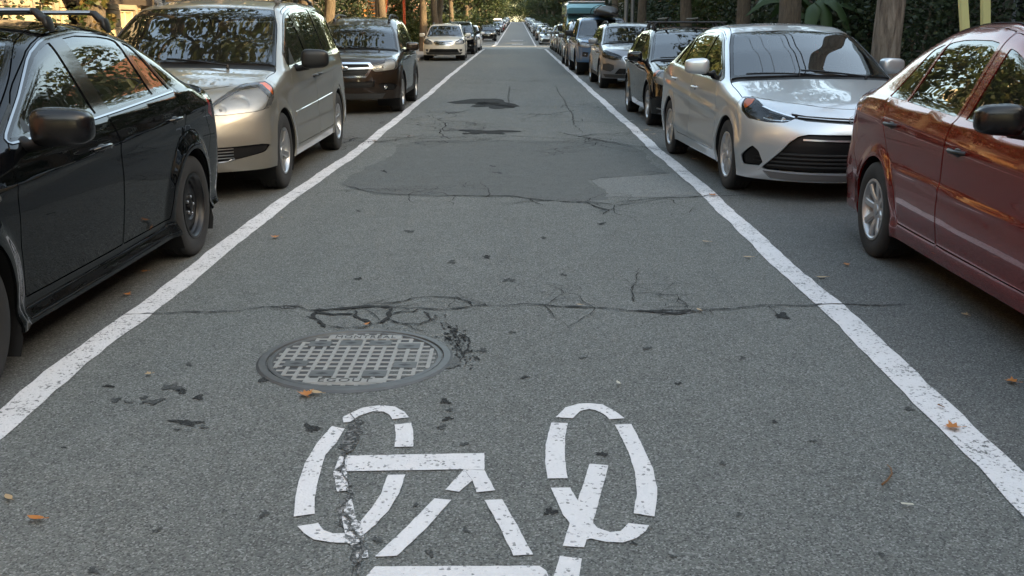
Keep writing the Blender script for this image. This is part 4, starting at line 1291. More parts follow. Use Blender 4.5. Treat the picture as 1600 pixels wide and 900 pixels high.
def spec_minivan():
    L, HW = 5.08, .983
    P = base_spec(L, HW, paint='paint_beige', step=.034, gap=.0036,
        belt=[(0, 1.02), (.9, 1.03), (1.4, 1.05), (2.6, 1.10), (4.0, 1.14), (5.08, 1.16)],
        sec=[(-.4, .10), (-.1, .05), (.05, .02), (.16, .004), (.34, .0), (.5, .012), (.7, .022), (.88, .030), (1.0, .052)],
        top=[(-.2, .74), (.06, .85), (.3, .93), (.7, 1.03), (1.02, 1.09), (1.10, 1.115), (1.5, 1.34), (1.95, 1.575), (2.2, 1.665), (2.6, 1.725), (3.2, 1.75), (4.2, 1.735), (4.75, 1.69), (5.1, 1.60)],
        nose=[(.1, .12), (.25, .03), (.4, 0), (.55, .01), (.68, .05), (.80, .12), (.92, .25), (1.1, .6)],
        tail=[(.1, .10), (.4, 0), (.8, .0), (1.0, .04), (1.4, .18), (1.7, .32), (1.9, .5)],
        lean=[(0, .25), (1.5, .27), (2.5, .28), (3.5, .28), (5.0, .30)], lean2=.08,
        arch=[(.985, .345, .385), (4.015, .345, .385)], sill=.24, flare=.012,
        crease=[(.88, .05, .012, 1.2, 4.8, .035)],
        hood_front=(.24, .78), top_rear=(4.72, -.10), cowl=(1.00, .22), cowl_w=.13, ws_top=(2.12, .18),
        split=[(0, .05), (.5, .08), (1.0, .09), (1.2, .05), (1.9, .045), (2.3, .10), (4.2, .10), (4.8, .07)],
        sweep=[(0, .22), (.6, .20), (1.2, .20), (2.0, .16), (2.8, 0), (4, -.04), (5.08, -.08)],
        crown=[(0, .05), (1.2, .05), (1.9, .07), (5, .07)],
        seam_f=[(.80, 1.0), (.88, .995), (.90, .92), (.83, .80), (.70, .60)],
        seam_r=[(4.78, 1.4), (4.86, 1.15), (4.90, .90), (4.7, .72), (4.34, .55)],
        fbot=.25, rbot=.28,
        doors=[('front_door', [(1.52, .34), (1.46, .60), (1.47, .95), (1.62, 1.12), (1.88, 1.30), (2.2, 1.49)], [(2.66, .34), (2.68, 1.0), (2.64, 1.2), (2.50, 1.60)]),
               ('rear_door', [(2.67, .34), (2.69, 1.0), (2.65, 1.2), (2.51, 1.60)], [(3.58, .34), (3.62, .62), (3.72, .85), (3.72, 1.14), (3.60, 1.60)])],
        dlo=dict(s0=1.55, s1=4.78, m=.060, lift=.02, zb=1.1, zt=1.6, round=.04, cuts=[((1.50, 1.0), (1.52, 1.0)), ((4.72, 1.1), (4.52, 1.65))],
                 windows=[('front_door', (1.0, 1.0), (2.58, 2.42), 'window_glass'), ('rear_door', (2.70, 2.56), (3.66, 3.55), 'privacy_glass'), ('body', (3.74, 3.63), (6, 6), 'privacy_glass')], trim='black_gloss', trim_w=.006),
        handles=[(2.55, .95, .16, 'black_plastic'), (2.80, .955, .16, 'black_plastic')],
        mirror=((1.125, 1.78, 1.145), (.27, .17, .20), 'black_plastic', .034),
        wheel=(.345, .215, .208, 'five', 5, 'alloy'), track=.855,
        cabin=dict(mat='interior', seat='interior_tan', dash=.55, seat_s=.90, rows=[1.0, 1.9]))
    P['dlo']['cuts'] = [((4.72, 1.1), (4.52, 1.65))]
    P['front_panels'] = [
        dict(key='grille', mat='black_trim', poly=[(-.42, .80), (.42, .80), (.36, .70), (-.36, .70)], off=-.02, gap=0, rad=.02),
        dict(key='lower_grille', mat='black_trim', poly=[(-.34, .42), (.34, .42), (.34, .31), (-.34, .31)], off=-.03, gap=0, rad=.015),
        dict(key='corner_vent', mat='black_trim', poly=[(.40, .455), (.62, .46), ('s', .36, .47), ('s', .46, .455), ('s', .40, .405), (.66, .345), (.40, .335)], mir=True, off=-.024, gap=0, depth=.035, rad=.012),
        lamp('headlight', [(.50, .735), (.60, .725), ('s', .40, .745), ('s', .60, .78), ('s', .72, .84), ('s', .82, .93), ('s', .82, .985), ('s', .76, .995), (.66, .94), (.56, .85), (.50, .79)], 'lamp_lens_hazy', 'bezel', .05, rad=.02),
        lamp('side_marker', [('s', .72, .85), ('s', .81, .935), ('s', .81, .98), ('s', .755, .985), ('s', .69, .93)], 'amber_lens', 'amber_solid', .006, rad=.012)]
    P['rear_panels'] = [lamp('taillight', [(.80, 1.30), ('s', 4.86, 1.30), ('s', 4.92, .95), (.80, .90)], 'red_lens', 'red_solid', .02, rad=.02),
        dict(key='rear_window', mat='privacy_glass', poly=[(-.62, 1.52), (.62, 1.52), (.70, 1.14), (-.70, 1.14)], off=-.003, rad=.04)]
    def extra(c):
        B, Y, root = c['B'], c['Y'], c['root']
        for sg, k in ((1, 'headlight|+'), (-1, 'headlight|-')):
            hp = c['made'].get(k)
            bowl(c, sg * .735, .84, .085, .08, parent=hp, off=-.014); bowl(c, sg * .60, .785, .052, .06, parent=hp, off=-.012)
            for j in range(4):
                z = .365 + j * .026
                surf_bar(c, [(sg * .405, z), (sg * .66, z + .004), (sg * .70, z + .005)], 'front', .008, .010, 'satin_metal', 'slat', off=-.020, parent=c['made'].get('corner_vent|' + ('+' if sg > 0 else '-')))
            surf_bar(c, [(sg * .405, .336), (sg * .55, .338), (sg * .66, .348), (sg * .70, .366)], 'front', .012, .006, 'chrome', 'vent_trim', off=-.001)
            # body side moulding
            surf_bar(c, [(1.52, .635), (2.65, .665)], 'side', .045, .008, 'paint_beige', 'side_moulding', sgn=sg)
            surf_bar(c, [(2.69, .666), (3.60, .690)], 'side', .045, .008, 'paint_beige', 'side_moulding', sgn=sg)
            q = B.side([(1.60, 1.09), (1.86, 1.10), (1.84, 1.26)], sg); n = B.normal(q); q = q + n * .004; q[:, 1] -= L / 2
            MB().mat('black_plastic').raw(q, [(0, 1, 2)]).build('mirror_sail', parent=root, fix=False)
        for z in (.73, .765): surf_bar(c, [(-.38, z), (.38, z)], 'front', .010, .010, 'satin_metal', 'slat', off=-.016, parent=c['made'].get('grille'))
        rails(c, 2.55, 4.45, .055, .016, 'black_plastic', inset=.0)
        x = float(c['XS'](2.5)) - .0
        for sg in (1, -1):
            z = float(B.top([(x, 2.5)])[0][2]); MB().mat('grey_plastic').super((sg * x, Y(2.56), z + .03), (.045, .20, .085), .6).build('rail_end', parent=root)
        cross_bars(c, (2.95, 4.0), .065, .014, 'black_plastic')
    P['extra'] = extra
    return P

def spec_forester(paint_='paint_brownblack', step=.04):
    L, HW = 4.595, .8975
    P = base_spec(L, HW, paint=paint_, step=step,
        belt=[(0, .99), (.9, 1.0), (1.4, 1.02), (2.6, 1.05), (3.8, 1.09), (4.6, 1.10)],
        top=[(-.2, .80), (.05, .89), (.3, .96), (.7, 1.02), (1.08, 1.06), (1.16, 1.09), (1.6, 1.36), (1.92, 1.54), (2.2, 1.62), (2.8, 1.665), (3.6, 1.655), (4.15, 1.60), (4.6, 1.50)],
        nose=[(.1, .12), (.25, .05), (.4, .01), (.5, 0), (.65, .01), (.8, .03), (.9, .08), (.98, .2), (1.1, .6)],
        tail=[(.1, .12), (.4, .02), (.7, 0), (.95, .03), (1.1, .10), (1.5, .36), (1.7, .55)],
        lean=[(0, .28), (1.5, .30), (2.5, .31), (4.6, .33)], lean2=.10,
        arch=[(.93, .345, .385), (3.57, .345, .385)], sill=.27, flare=.03, flarew=.12,
        hood_front=(.16, .80), top_rear=(4.16, -.12), cowl=(1.06, .20), ws_top=(1.96, .16),
        split=[(0, .05), (.5, .08), (1.0, .08), (1.2, .05), (1.9, .05), (2.2, .10), (4.2, .10)],
        sweep=[(0, .24), (.6, .20), (1.2, .19), (2.0, .16), (2.6, 0), (3.8, -.08), (4.6, -.12)],
        seam_f=[(.58, .99), (.67, .985), (.68, .88), (.65, .75), (.625, .60)],
        seam_r=[(4.22, 1.35), (4.30, 1.10), (4.34, .88), (4.2, .7), (3.90, .56)],
        fbot=.26, rbot=.30,
        doors=[('front_door', [(1.40, .36), (1.36, .6), (1.38, .95), (1.50, 1.06), (1.8, 1.30), (1.98, 1.41)], [(2.42, .36), (2.43, 1.0), (2.34, 1.57)]),
               ('rear_door', [(2.43, .36), (2.44, 1.0), (2.35, 1.57)], [(3.10, .36), (3.16, .58), (3.32, .76), (3.42, .9), (3.42, 1.08), (3.25, 1.54)])],
        dlo=dict(s0=1.4, s1=4.2, m=.055, lift=.02, zb=1.05, zt=1.55, round=.035, cuts=[((4.06, 1.1), (3.86, 1.55))],
                 windows=[('front_door', (1.0, 1.0), (2.37, 2.28), 'window_glass'), ('rear_door', (2.47, 2.38), (3.34, 3.20), 'privacy_glass'), ('body', (3.42, 3.28), (6, 6), 'privacy_glass')], trim='black_gloss', trim_w=.008),
        handles=[(2.28, .93, .17, paint_), (3.28, .965, .17, paint_)],
        mirror=((1.01, 1.66, 1.12), (.24, .16, .17), paint_, .03),
        wheel=(.345, .225, .222, 'five', 5, 'alloy'), track=.78,
        cladding=lambda B: [[(1.33, .275), (3.19, .275), (3.19, .35), (1.33, .35)]])
    P['front_panels'] = [
        dict(key='grille~frame', mat='chrome', poly=[(-.42, .875), (.42, .875), (.47, .80), (.36, .625), (-.36, .625), (-.47, .80)], off=.012, rad=.015, gap=0, depth=.05),
        dict(key='grille', mat='black_trim', poly=[(-.385, .845), (.385, .845), (.43, .795), (.335, .655), (-.335, .655), (-.43, .795)], off=-.02, gap=0, rad=.012, depth=.03),
        dict(key='lower_grille', mat='black_trim', poly=[(-.50, .56), (.50, .56), (.46, .46), (-.46, .46)], off=-.03, gap=0, rad=.02),
        dict(key='skid_panel', mat='cladding', poly=[(-.66, .36), (.66, .36), (.60, .275), (-.60, .275)], off=.004, gap=0),
        dict(key='fog_recess', mat='black_trim', poly=[(.56, .52), (.74, .53), ('s', .40, .49), ('s', .36, .42), (.62, .40)], mir=True, off=-.02, gap=0, rad=.02),
        lamp('headlight', [(.47, .84), (.46, .76), (.50, .725), (.66, .735), ('s', .42, .765), ('s', .56, .86), ('s', .64, .955), ('s', .52, .965), (.66, .90)], 'lamp_lens_hazy', 'bezel', .05)]
    P['rear_panels'] = [lamp('taillight', [(.66, 1.10), ('s', 4.28, 1.10), ('s', 4.32, .86), (.66, .84)], 'red_lens', 'red_solid', .02, rad=.02),
        dict(key='rear_window', mat='privacy_glass', poly=[(-.60, 1.46), (.60, 1.46), (.66, 1.12), (-.66, 1.12)], off=-.003, rad=.04)]
    def extra(c):
        for sg, k in ((1, 'headlight|+'), (-1, 'headlight|-')):
            hp = c['made'].get(k); bowl(c, sg * .64, .81, .055, .06, parent=hp, off=-.015); bowl(c, sg * .545, .79, .035, .05, parent=hp, off=-.015)
            o = bowl(c, sg * .66, .47, .045, .03, off=.004, name='fog_light')
        g = c['made'].get('grille')
        surf_bar(c, [(-.42, .785), (0, .775), (.42, .785)], 'front', .035, .03, 'satin_metal', 'slat', off=-.015, parent=g)
        for z in (.69, .72, .82): surf_bar(c, [(-.36, z), (.36, z)], 'front', .010, .012, 'black_plastic', 'slat', off=-.018, parent=g)
        e = MB().mat('chrome'); p = c['B'].front([(0, .785)])[0]; e.super((0, p[1] - L / 2 - .02, .785), (.13, .02, .075), .9); e.build('emblem', parent=c['root'])
        rails(c, 2.2, 3.95, .05, .018, 'black_plastic')
    P['extra'] = extra
    return P

def spec_outback(paint_='paint_cream', step=.05):
    L, HW = 4.78, .91
    P = base_spec(L, HW, paint=paint_, step=step,
        belt=[(0, .96), (.9, .97), (1.4, .99), (2.6, 1.03), (3.8, 1.07), (4.8, 1.08)],
        top=[(-.2, .76), (.05, .85), (.3, .92), (.8, 1.0), (1.22, 1.04), (1.3, 1.06), (1.7, 1.29), (2.05, 1.46), (2.3, 1.53), (2.8, 1.565), (3.7, 1.555), (4.3, 1.50), (4.8, 1.38)],
        nose=[(.1, .12), (.25, .05), (.4, .01), (.5, 0), (.65, .01), (.8, .05), (.9, .12), (.98, .25), (1.1, .6)],
        tail=[(.1, .12), (.4, .02), (.7, 0), (.95, .03), (1.1, .10), (1.45, .42), (1.7, .7)],
        lean=[(0, .30), (1.5, .32), (2.5, .33), (4.6, .36)],
        arch=[(.965, .34, .38), (3.705, .34, .38)], sill=.26, flare=.028, flarew=.12,
        hood_front=(.17, .80), top_rear=(4.30, -.12), cowl=(1.16, .20), ws_top=(2.10, .16),
        split=[(0, .05), (.5, .08), (1.0, .08), (1.2, .05), (1.9, .05), (2.2, .09), (4.3, .09)],
        sweep=[(0, .24), (.6, .20), (1.2, .19), (2.0, .16), (2.6, 0), (3.8, -.08), (4.8, -.12)],
        seam_f=[(.60, .95), (.70, .945), (.72, .85), (.69, .74), (.665, .58)],
        seam_r=[(4.40, 1.25), (4.48, 1.05), (4.50, .85), (4.36, .68), (4.04, .52)],
        fbot=.24, rbot=.28,
        doors=[('front_door', [(1.47, .36), (1.43, .6), (1.45, .92), (1.58, 1.03), (1.9, 1.27), (2.1, 1.37)], [(2.58, .36), (2.60, 1.0), (2.50, 1.5)]),
               ('rear_door', [(2.59, .36), (2.61, 1.0), (2.51, 1.5)], [(3.24, .36), (3.30, .57), (3.46, .74), (3.58, .9), (3.58, 1.06), (3.42, 1.46)])],
        dlo=dict(s0=1.45, s1=4.35, m=.05, lift=.018, zb=1.02, zt=1.48, round=.03, cuts=[((4.26, 1.08), (4.0, 1.48))],
                 windows=[('front_door', (1, 1), (2.53, 2.43), 'window_glass'), ('rear_door', (2.64, 2.54), (3.50, 3.36), 'privacy_glass'), ('body', (3.58, 3.44), (6, 6), 'privacy_glass')], trim='black_gloss', trim_w=.008),
        handles=[(2.42, .91, .17, paint_), (3.42, .945, .17, paint_)],
        mirror=((1.02, 1.78, 1.07), (.24, .16, .17), paint_, .03),
        wheel=(.34, .225, .215, 'five', 5, 'alloy'), track=.79,
        cladding=lambda B: [[(1.37, .265), (3.29, .265), (3.29, .36), (1.37, .36)]])
    P['front_panels'] = [
        dict(key='grille~frame', mat='chrome', poly=[(-.40, .83), (.40, .83), (.45, .78), (.36, .66), (-.36, .66), (-.45, .78)], off=.010, rad=.012, gap=0, depth=.04),
        dict(key='grille', mat='black_trim', poly=[(-.37, .81), (.37, .81), (.41, .775), (.335, .685), (-.335, .685), (-.41, .775)], off=-.015, gap=0, rad=.012),
        dict(key='lower_grille', mat='black_trim', poly=[(-.60, .50), (.60, .50), (.66, .36), (-.66, .36)], off=-.02, gap=0, rad=.02),
        dict(key='bumper_strip', mat='cladding', poly=[(-.80, .36), (.80, .36), (.72, .26), (-.72, .26)], off=.004, gap=0),
        lamp('headlight', [(.47, .76), (.50, .685), (.66, .685), ('s', .46, .73), ('s', .60, .83), ('s', .66, .92), ('s', .54, .925), (.66, .875), (.53, .82)], 'lamp_lens', 'bezel', .05),
        dict(key='fog_recess', mat='black_trim', poly=[(.66, .49), (.80, .49), (.78, .40), (.70, .39)], mir=True, off=-.015, gap=0, rad=.015)]
    P['rear_panels'] = [lamp('taillight', [(.66, 1.04), ('s', 4.42, 1.04), ('s', 4.46, .84), (.66, .82)], 'red_lens', 'red_solid', .02, rad=.02),
        dict(key='rear_window', mat='privacy_glass', poly=[(-.60, 1.36), (.60, 1.36), (.66, 1.10), (-.66, 1.10)], off=-.003, rad=.04)]
    def extra(c):
        for sg, k in ((1, 'headlight|+'), (-1, 'headlight|-')):
            hp = c['made'].get(k); bowl(c, sg * .63, .78, .05, .06, parent=hp, off=-.015); bowl(c, sg * .55, .75, .035, .05, parent=hp, off=-.015)
            bowl(c, sg * .735, .44, .036, .03, off=.004, name='fog_light')
        surf_bar(c, [(-.40, .755), (0, .745), (.40, .755)], 'front', .028, .02, 'chrome', 'slat', off=-.012, parent=c['made'].get('grille'))
        for z in (.71, .785): surf_bar(c, [(-.35, z), (.35, z)], 'front', .010, .012, 'black_plastic', 'slat', off=-.014, parent=c['made'].get('grille'))
        rails(c, 2.3, 4.05, .045, .018, 'black_plastic')
    P['extra'] = extra
    return P

def spec_red_sedan():
    L, HW = 4.53, .85
    P = base_spec(L, HW, paint='paint_red', step=.028, gap=.0036,
        belt=[(0, .88), (.9, .90), (1.4, .925), (2.5, .965), (3.4, .995), (4.0, 1.01), (4.53, 1.0)],
        sec=[(-.4, .10), (-.1, .055), (.04, .030), (.12, .014), (.15, .026), (.30, .006), (.42, .0), (.50, .004), (.60, .012), (.76, .012), (.88, .016), (1.0, .042)],
        top=[(-.2, .62), (.06, .71), (.3, .80), (.7, .88), (1.10, .955), (1.18, .98), (1.6, 1.24), (1.90, 1.385), (2.15, 1.455), (2.5, 1.50), (2.9, 1.495), (3.2, 1.46), (3.5, 1.37), (3.8, 1.235), (4.0, 1.135), (4.14, 1.085), (4.6, 1.05)],
        nose=[(.1, .12), (.2, .05), (.35, .01), (.5, 0), (.62, .03), (.74, .09), (.82, .2), (1.0, .5)],
        tail=[(.1, .10), (.25, .03), (.42, .0), (.58, .0), (.66, .035), (.8, .05), (.95, .07), (1.04, .12), (1.2, .3)],
        lean=[(0, .28), (1.5, .31), (2.5, .34), (3.4, .40), (3.9, .50), (4.53, .5)],
        arch=[(.90, .305, .345), (3.50, .305, .345)], sill=.20, flare=.012,
        crease=[(.575, .020, .007, 1.35, 3.35, .026)],
        hood_front=(.20, .78), top_rear=(4.40, -.20), cowl=(1.06, .20), ws_top=(1.94, .16), backlight=((3.28, -.10), (3.92, -.14)),
        split=[(0, .04), (.5, .055), (1.0, .065), (1.2, .05), (1.8, .045), (2.1, .085), (3.1, .085), (3.5, .055), (3.9, .05), (4.5, .06)],
        sweep=[(0, .24), (.6, .20), (1.2, .19), (2.0, .15), (2.5, 0), (3.2, -.10), (4.5, -.16)],
        seam_f=[(.56, .85), (.68, .85), (.68, .76), (.64, .66), (.60, .48)],
        seam_r=[(4.24, .97), (4.12, .90), (4.10, .74), (4.02, .62), (3.80, .47)],
        fbot=.18, rbot=.22,
        doors=[('front_door', [(1.40, .30), (1.36, .52), (1.38, .87), (1.46, .95), (1.72, 1.16), (1.95, 1.29)], [(2.44, .30), (2.45, .9), (2.43, 1.0), (2.34, 1.42)]),
               ('rear_door', [(2.45, .30), (2.46, .9), (2.44, 1.0), (2.35, 1.42)], [(3.06, .30), (3.12, .50), (3.30, .68), (3.44, .84), (3.52, .99), (3.42, 1.10), (3.06, 1.36)])],
        door_top=.022,
        dlo=dict(s0=1.3, s1=3.7, m=.075, lift=.02, zb=.95, zt=1.40, round=.03, cuts=[((3.60, .99), (3.16, 1.44))], painted=True, frame_mat='black_rubber', seal=.012,
                 windows=[('front_door', (1.1, 1.1), (2.365, 2.255), 'window_glass'), ('rear_door', (2.47, 2.385), (3.26, 3.07), 'window_glass'), ('rear_door', (3.27, 3.08), (4.2, 4.2), 'window_glass')]),
        handles=[(2.27, .83, .17, 'black_plastic'), (3.30, .872, .17, 'black_plastic')],
        mirror=((.955, 1.58, 1.06), (.21, .14, .15), 'satin_black', .028),
        wheel=(.309, .195, .195, 'multi', 8, 'hubcap_silver'), track=.74,
        cabin=dict(mat='interior', seat='interior_tan', dash=.40, seat_s=.80, rows=[.82]))
    P['front_panels'] = [dict(key='grille', mat='black_trim', poly=[(-.36, .70), (.36, .70), (.30, .60), (-.30, .60)], off=-.02, gap=0, rad=.02),
        dict(key='lower_grille', mat='black_trim', poly=[(-.5, .38), (.5, .38), (.5, .25), (-.5, .25)], off=-.03, gap=0, rad=.02),
        lamp('headlight', [(.42, .68), (.50, .60), (.64, .60), ('s', .45, .66), ('s', .60, .75), ('s', .66, .83), ('s', .55, .83), (.60, .77), (.46, .73)])]
    P['rear_panels'] = [lamp('taillight', [(.50, .95), (.50, .74), (.62, .72), ('s', 4.30, .75), ('s', 4.20, .80), ('s', 4.20, .88), ('s', 4.29, .955), (.64, .965)], 'red_lens', 'red_solid', .02, rad=.02),
        dict(key='rear_valance', mat='black_trim', poly=[(-.5, .30), (.5, .30), (.5, .23), (-.5, .23)], off=.002)]
    def extra(c):
        B, Y, root = c['B'], c['Y'], c['root']
        for sg in (1, -1):
            q = B.side([(1.44, .965), (1.70, .975), (1.67, 1.11)], sg); n = B.normal(q); q = q + n * .004; q[:, 1] -= L / 2
            MB().mat('black_plastic').raw(q, [(0, 1, 2)]).build('mirror_sail', parent=root, fix=False)
            # black rain gutter along the roof edge
            ss_ = np.linspace(1.98, 3.4, 24); x = c['XS'](ss_) - .012
            p3 = B.top(np.column_stack([sg * x, ss_])); n3 = B.normal(p3); p3 = p3 + n3 * .001; p3[:, 1] -= L / 2
            MB().mat('black_rubber').sweep(p3, n3, .016, .004).build('roof_moulding', parent=root)
    P['extra'] = extra
    return P

def spec_hatch(paint_='paint_darkblack', step=.04, rack=True):
    L, HW = 4.415, .87
    P = base_spec(L, HW, paint=paint_, step=step,
        belt=[(0, .90), (.9, .92), (1.4, .94), (2.5, .98), (3.4, 1.02), (4.4, 1.04)],
        top=[(-.2, .66), (.06, .76), (.3, .84), (.7, .91), (1.10, .97), (1.18, .995), (1.6, 1.22), (1.95, 1.38), (2.2, 1.445), (2.6, 1.475), (3.3, 1.465), (3.85, 1.41), (4.4, 1.27)],
        nose=[(.1, .10), (.25, .03), (.4, .0), (.5, 0), (.62, .02), (.74, .07), (.84, .16), (.94, .35), (1.1, .7)],
        tail=[(.1, .10), (.4, .01), (.7, 0), (.9, .04), (1.02, .10), (1.35, .40), (1.6, .7)],
        lean=[(0, .28), (1.5, .32), (2.5, .34), (4.4, .40)],
        arch=[(.90, .32, .355), (3.52, .32, .355)], sill=.21, flare=.022, flarew=.11,
        hood_front=(.19, .80), top_rear=(3.90, -.12), cowl=(1.06, .20), ws_top=(1.98, .16),
        split=[(0, .04), (.5, .06), (1.0, .065), (1.2, .05), (1.9, .045), (2.2, .085), (4.0, .08)],
        sweep=[(0, .26), (.6, .22), (1.2, .19), (2.0, .16), (2.6, 0), (3.6, -.08), (4.4, -.12)],
        seam_f=[(.58, .89), (.68, .885), (.70, .80), (.67, .68), (.61, .525)],
        seam_r=[(4.0, 1.22), (4.10, 1.0), (4.12, .8), (4.0, .64), (3.82, .51)],
        doors=[('front_door', [(1.38, .30), (1.34, .54), (1.36, .88), (1.46, .965), (1.75, 1.18), (1.98, 1.31)], [(2.42, .30), (2.43, .9), (2.34, 1.42)]),
               ('rear_door', [(2.43, .30), (2.44, .9), (2.35, 1.42)], [(3.05, .30), (3.12, .50), (3.28, .68), (3.38, .84), (3.38, 1.0), (3.22, 1.38)])],
        dlo=dict(s0=1.35, s1=3.95, m=.05, lift=.018, zb=.97, zt=1.42, round=.03, cuts=[((3.88, 1.02), (3.62, 1.42))],
                 windows=[('front_door', (1, 1), (2.37, 2.28), 'window_glass'), ('rear_door', (2.47, 2.38), (3.30, 3.16), 'window_glass'), ('body', (3.38, 3.24), (6, 6), 'privacy_glass')], trim='black_gloss', trim_w=.008),
        handles=[(2.26, .86, .17, paint_), (3.24, .89, .17, paint_)],
        mirror=((.97, 1.66, 1.01), (.24, .16, .165), paint_, .028),
        wheel=(.32, .205, .205, 'five', 5, 'alloy'), track=.755)
    P['front_panels'] = [
        dict(key='grille~frame', mat='chrome', poly=[(-.36, .735), (.36, .735), (.40, .69), (.30, .60), (-.30, .60), (-.40, .69)], off=.006, rad=.012, gap=0, depth=.03),
        dict(key='grille', mat='black_trim', poly=[(-.34, .72), (.34, .72), (.37, .688), (.285, .615), (-.285, .615), (-.37, .688)], off=-.015, gap=0, rad=.012),
        dict(key='lower_grille', mat='black_trim', poly=[(-.45, .42), (.45, .42), (.50, .28), (-.50, .28)], off=-.03, gap=0, rad=.02),
        lamp('headlight', [(.42, .69), (.47, .62), (.62, .605), (.70, .625), ('s', .46, .66), ('s', .60, .76), ('s', .66, .855), ('s', .54, .85), (.62, .795), (.48, .745)], 'lamp_lens_hazy', 'bezel', .045),
        lamp('side_marker', [('s', .52, .73), ('s', .60, .775), ('s', .645, .845), ('s', .55, .84), ('s', .49, .78)], 'amber_lens', 'amber_solid', .006, rad=.012),
        dict(key='fog_recess', mat='black_trim', poly=[(.58, .41), (.70, .415), (.70, .33), (.58, .32)], mir=True, off=-.012, gap=0, rad=.03)]
    P['rear_panels'] = [lamp('taillight', [(.62, 1.02), ('s', 4.08, 1.02), ('s', 4.12, .80), (.62, .78)], 'red_lens', 'red_solid', .02, rad=.02),
        dict(key='rear_window', mat='privacy_glass', poly=[(-.58, 1.28), (.58, 1.28), (.62, 1.05), (-.62, 1.05)], off=-.003, rad=.04)]
    def extra(c):
        B, Y, root = c['B'], c['Y'], c['root']
        for sg, k in ((1, 'headlight|+'), (-1, 'headlight|-')):
            hp = c['made'].get(k); bowl(c, sg * .60, .71, .055, .06, parent=hp, off=-.014); bowl(c, sg * .51, .69, .032, .05, parent=hp, off=-.014)
            bowl(c, sg * .64, .37, .045, .03, off=.004, name='fog_light')
            surf_bar(c, [(sg * .52, .262), (sg * .66, .268), (sg * .78, .29)], 'front', .016, .008, 'satin_metal', 'bumper_lip', off=0)
        for z in (.65, .68): surf_bar(c, [(-.34, z), (.34, z)], 'front', .010, .012, 'satin_metal', 'slat', off=-.012, parent=c['made'].get('grille'))
        if rack:
            for s_ in (2.38, 3.05):
                x = float(c['XS'](s_)) + .03; z = float(B.top([(x * .8, s_)])[0][2]) + .095
                m = MB().mat('black_plastic'); m.tube([(-x - .03, Y(s_), z), (x + .03, Y(s_), z)], .016, 10)
                bo = m.build('cross_bar', parent=root)
                for sg in (1, -1):
                    f = MB().mat('black_trim'); zr_ = float(c['zr'](s_))
                    f.tube([(sg * x * .9, Y(s_), z), (sg * x * .97, Y(s_), z - .03), (sg * (x + .005), Y(s_), zr_ - .005)], [.022, .030, .034], 10); f.build('rack_foot', parent=bo)
            m = MB().mat('black_trim'); x = .38; z = float(B.top([(x, 2.7)])[0][2]) + .135
            for xx in (-.38, .12): 
                m = MB().mat('black_trim'); m.tube([(xx, Y(2.2), z), (xx, Y(3.3), z)], .016, 8); m.tube([(xx, Y(2.38), z - .04), (xx, Y(2.38), z)], .02, 8); m.build('ski_carrier', parent=root)
    P['extra'] = extra
    return P

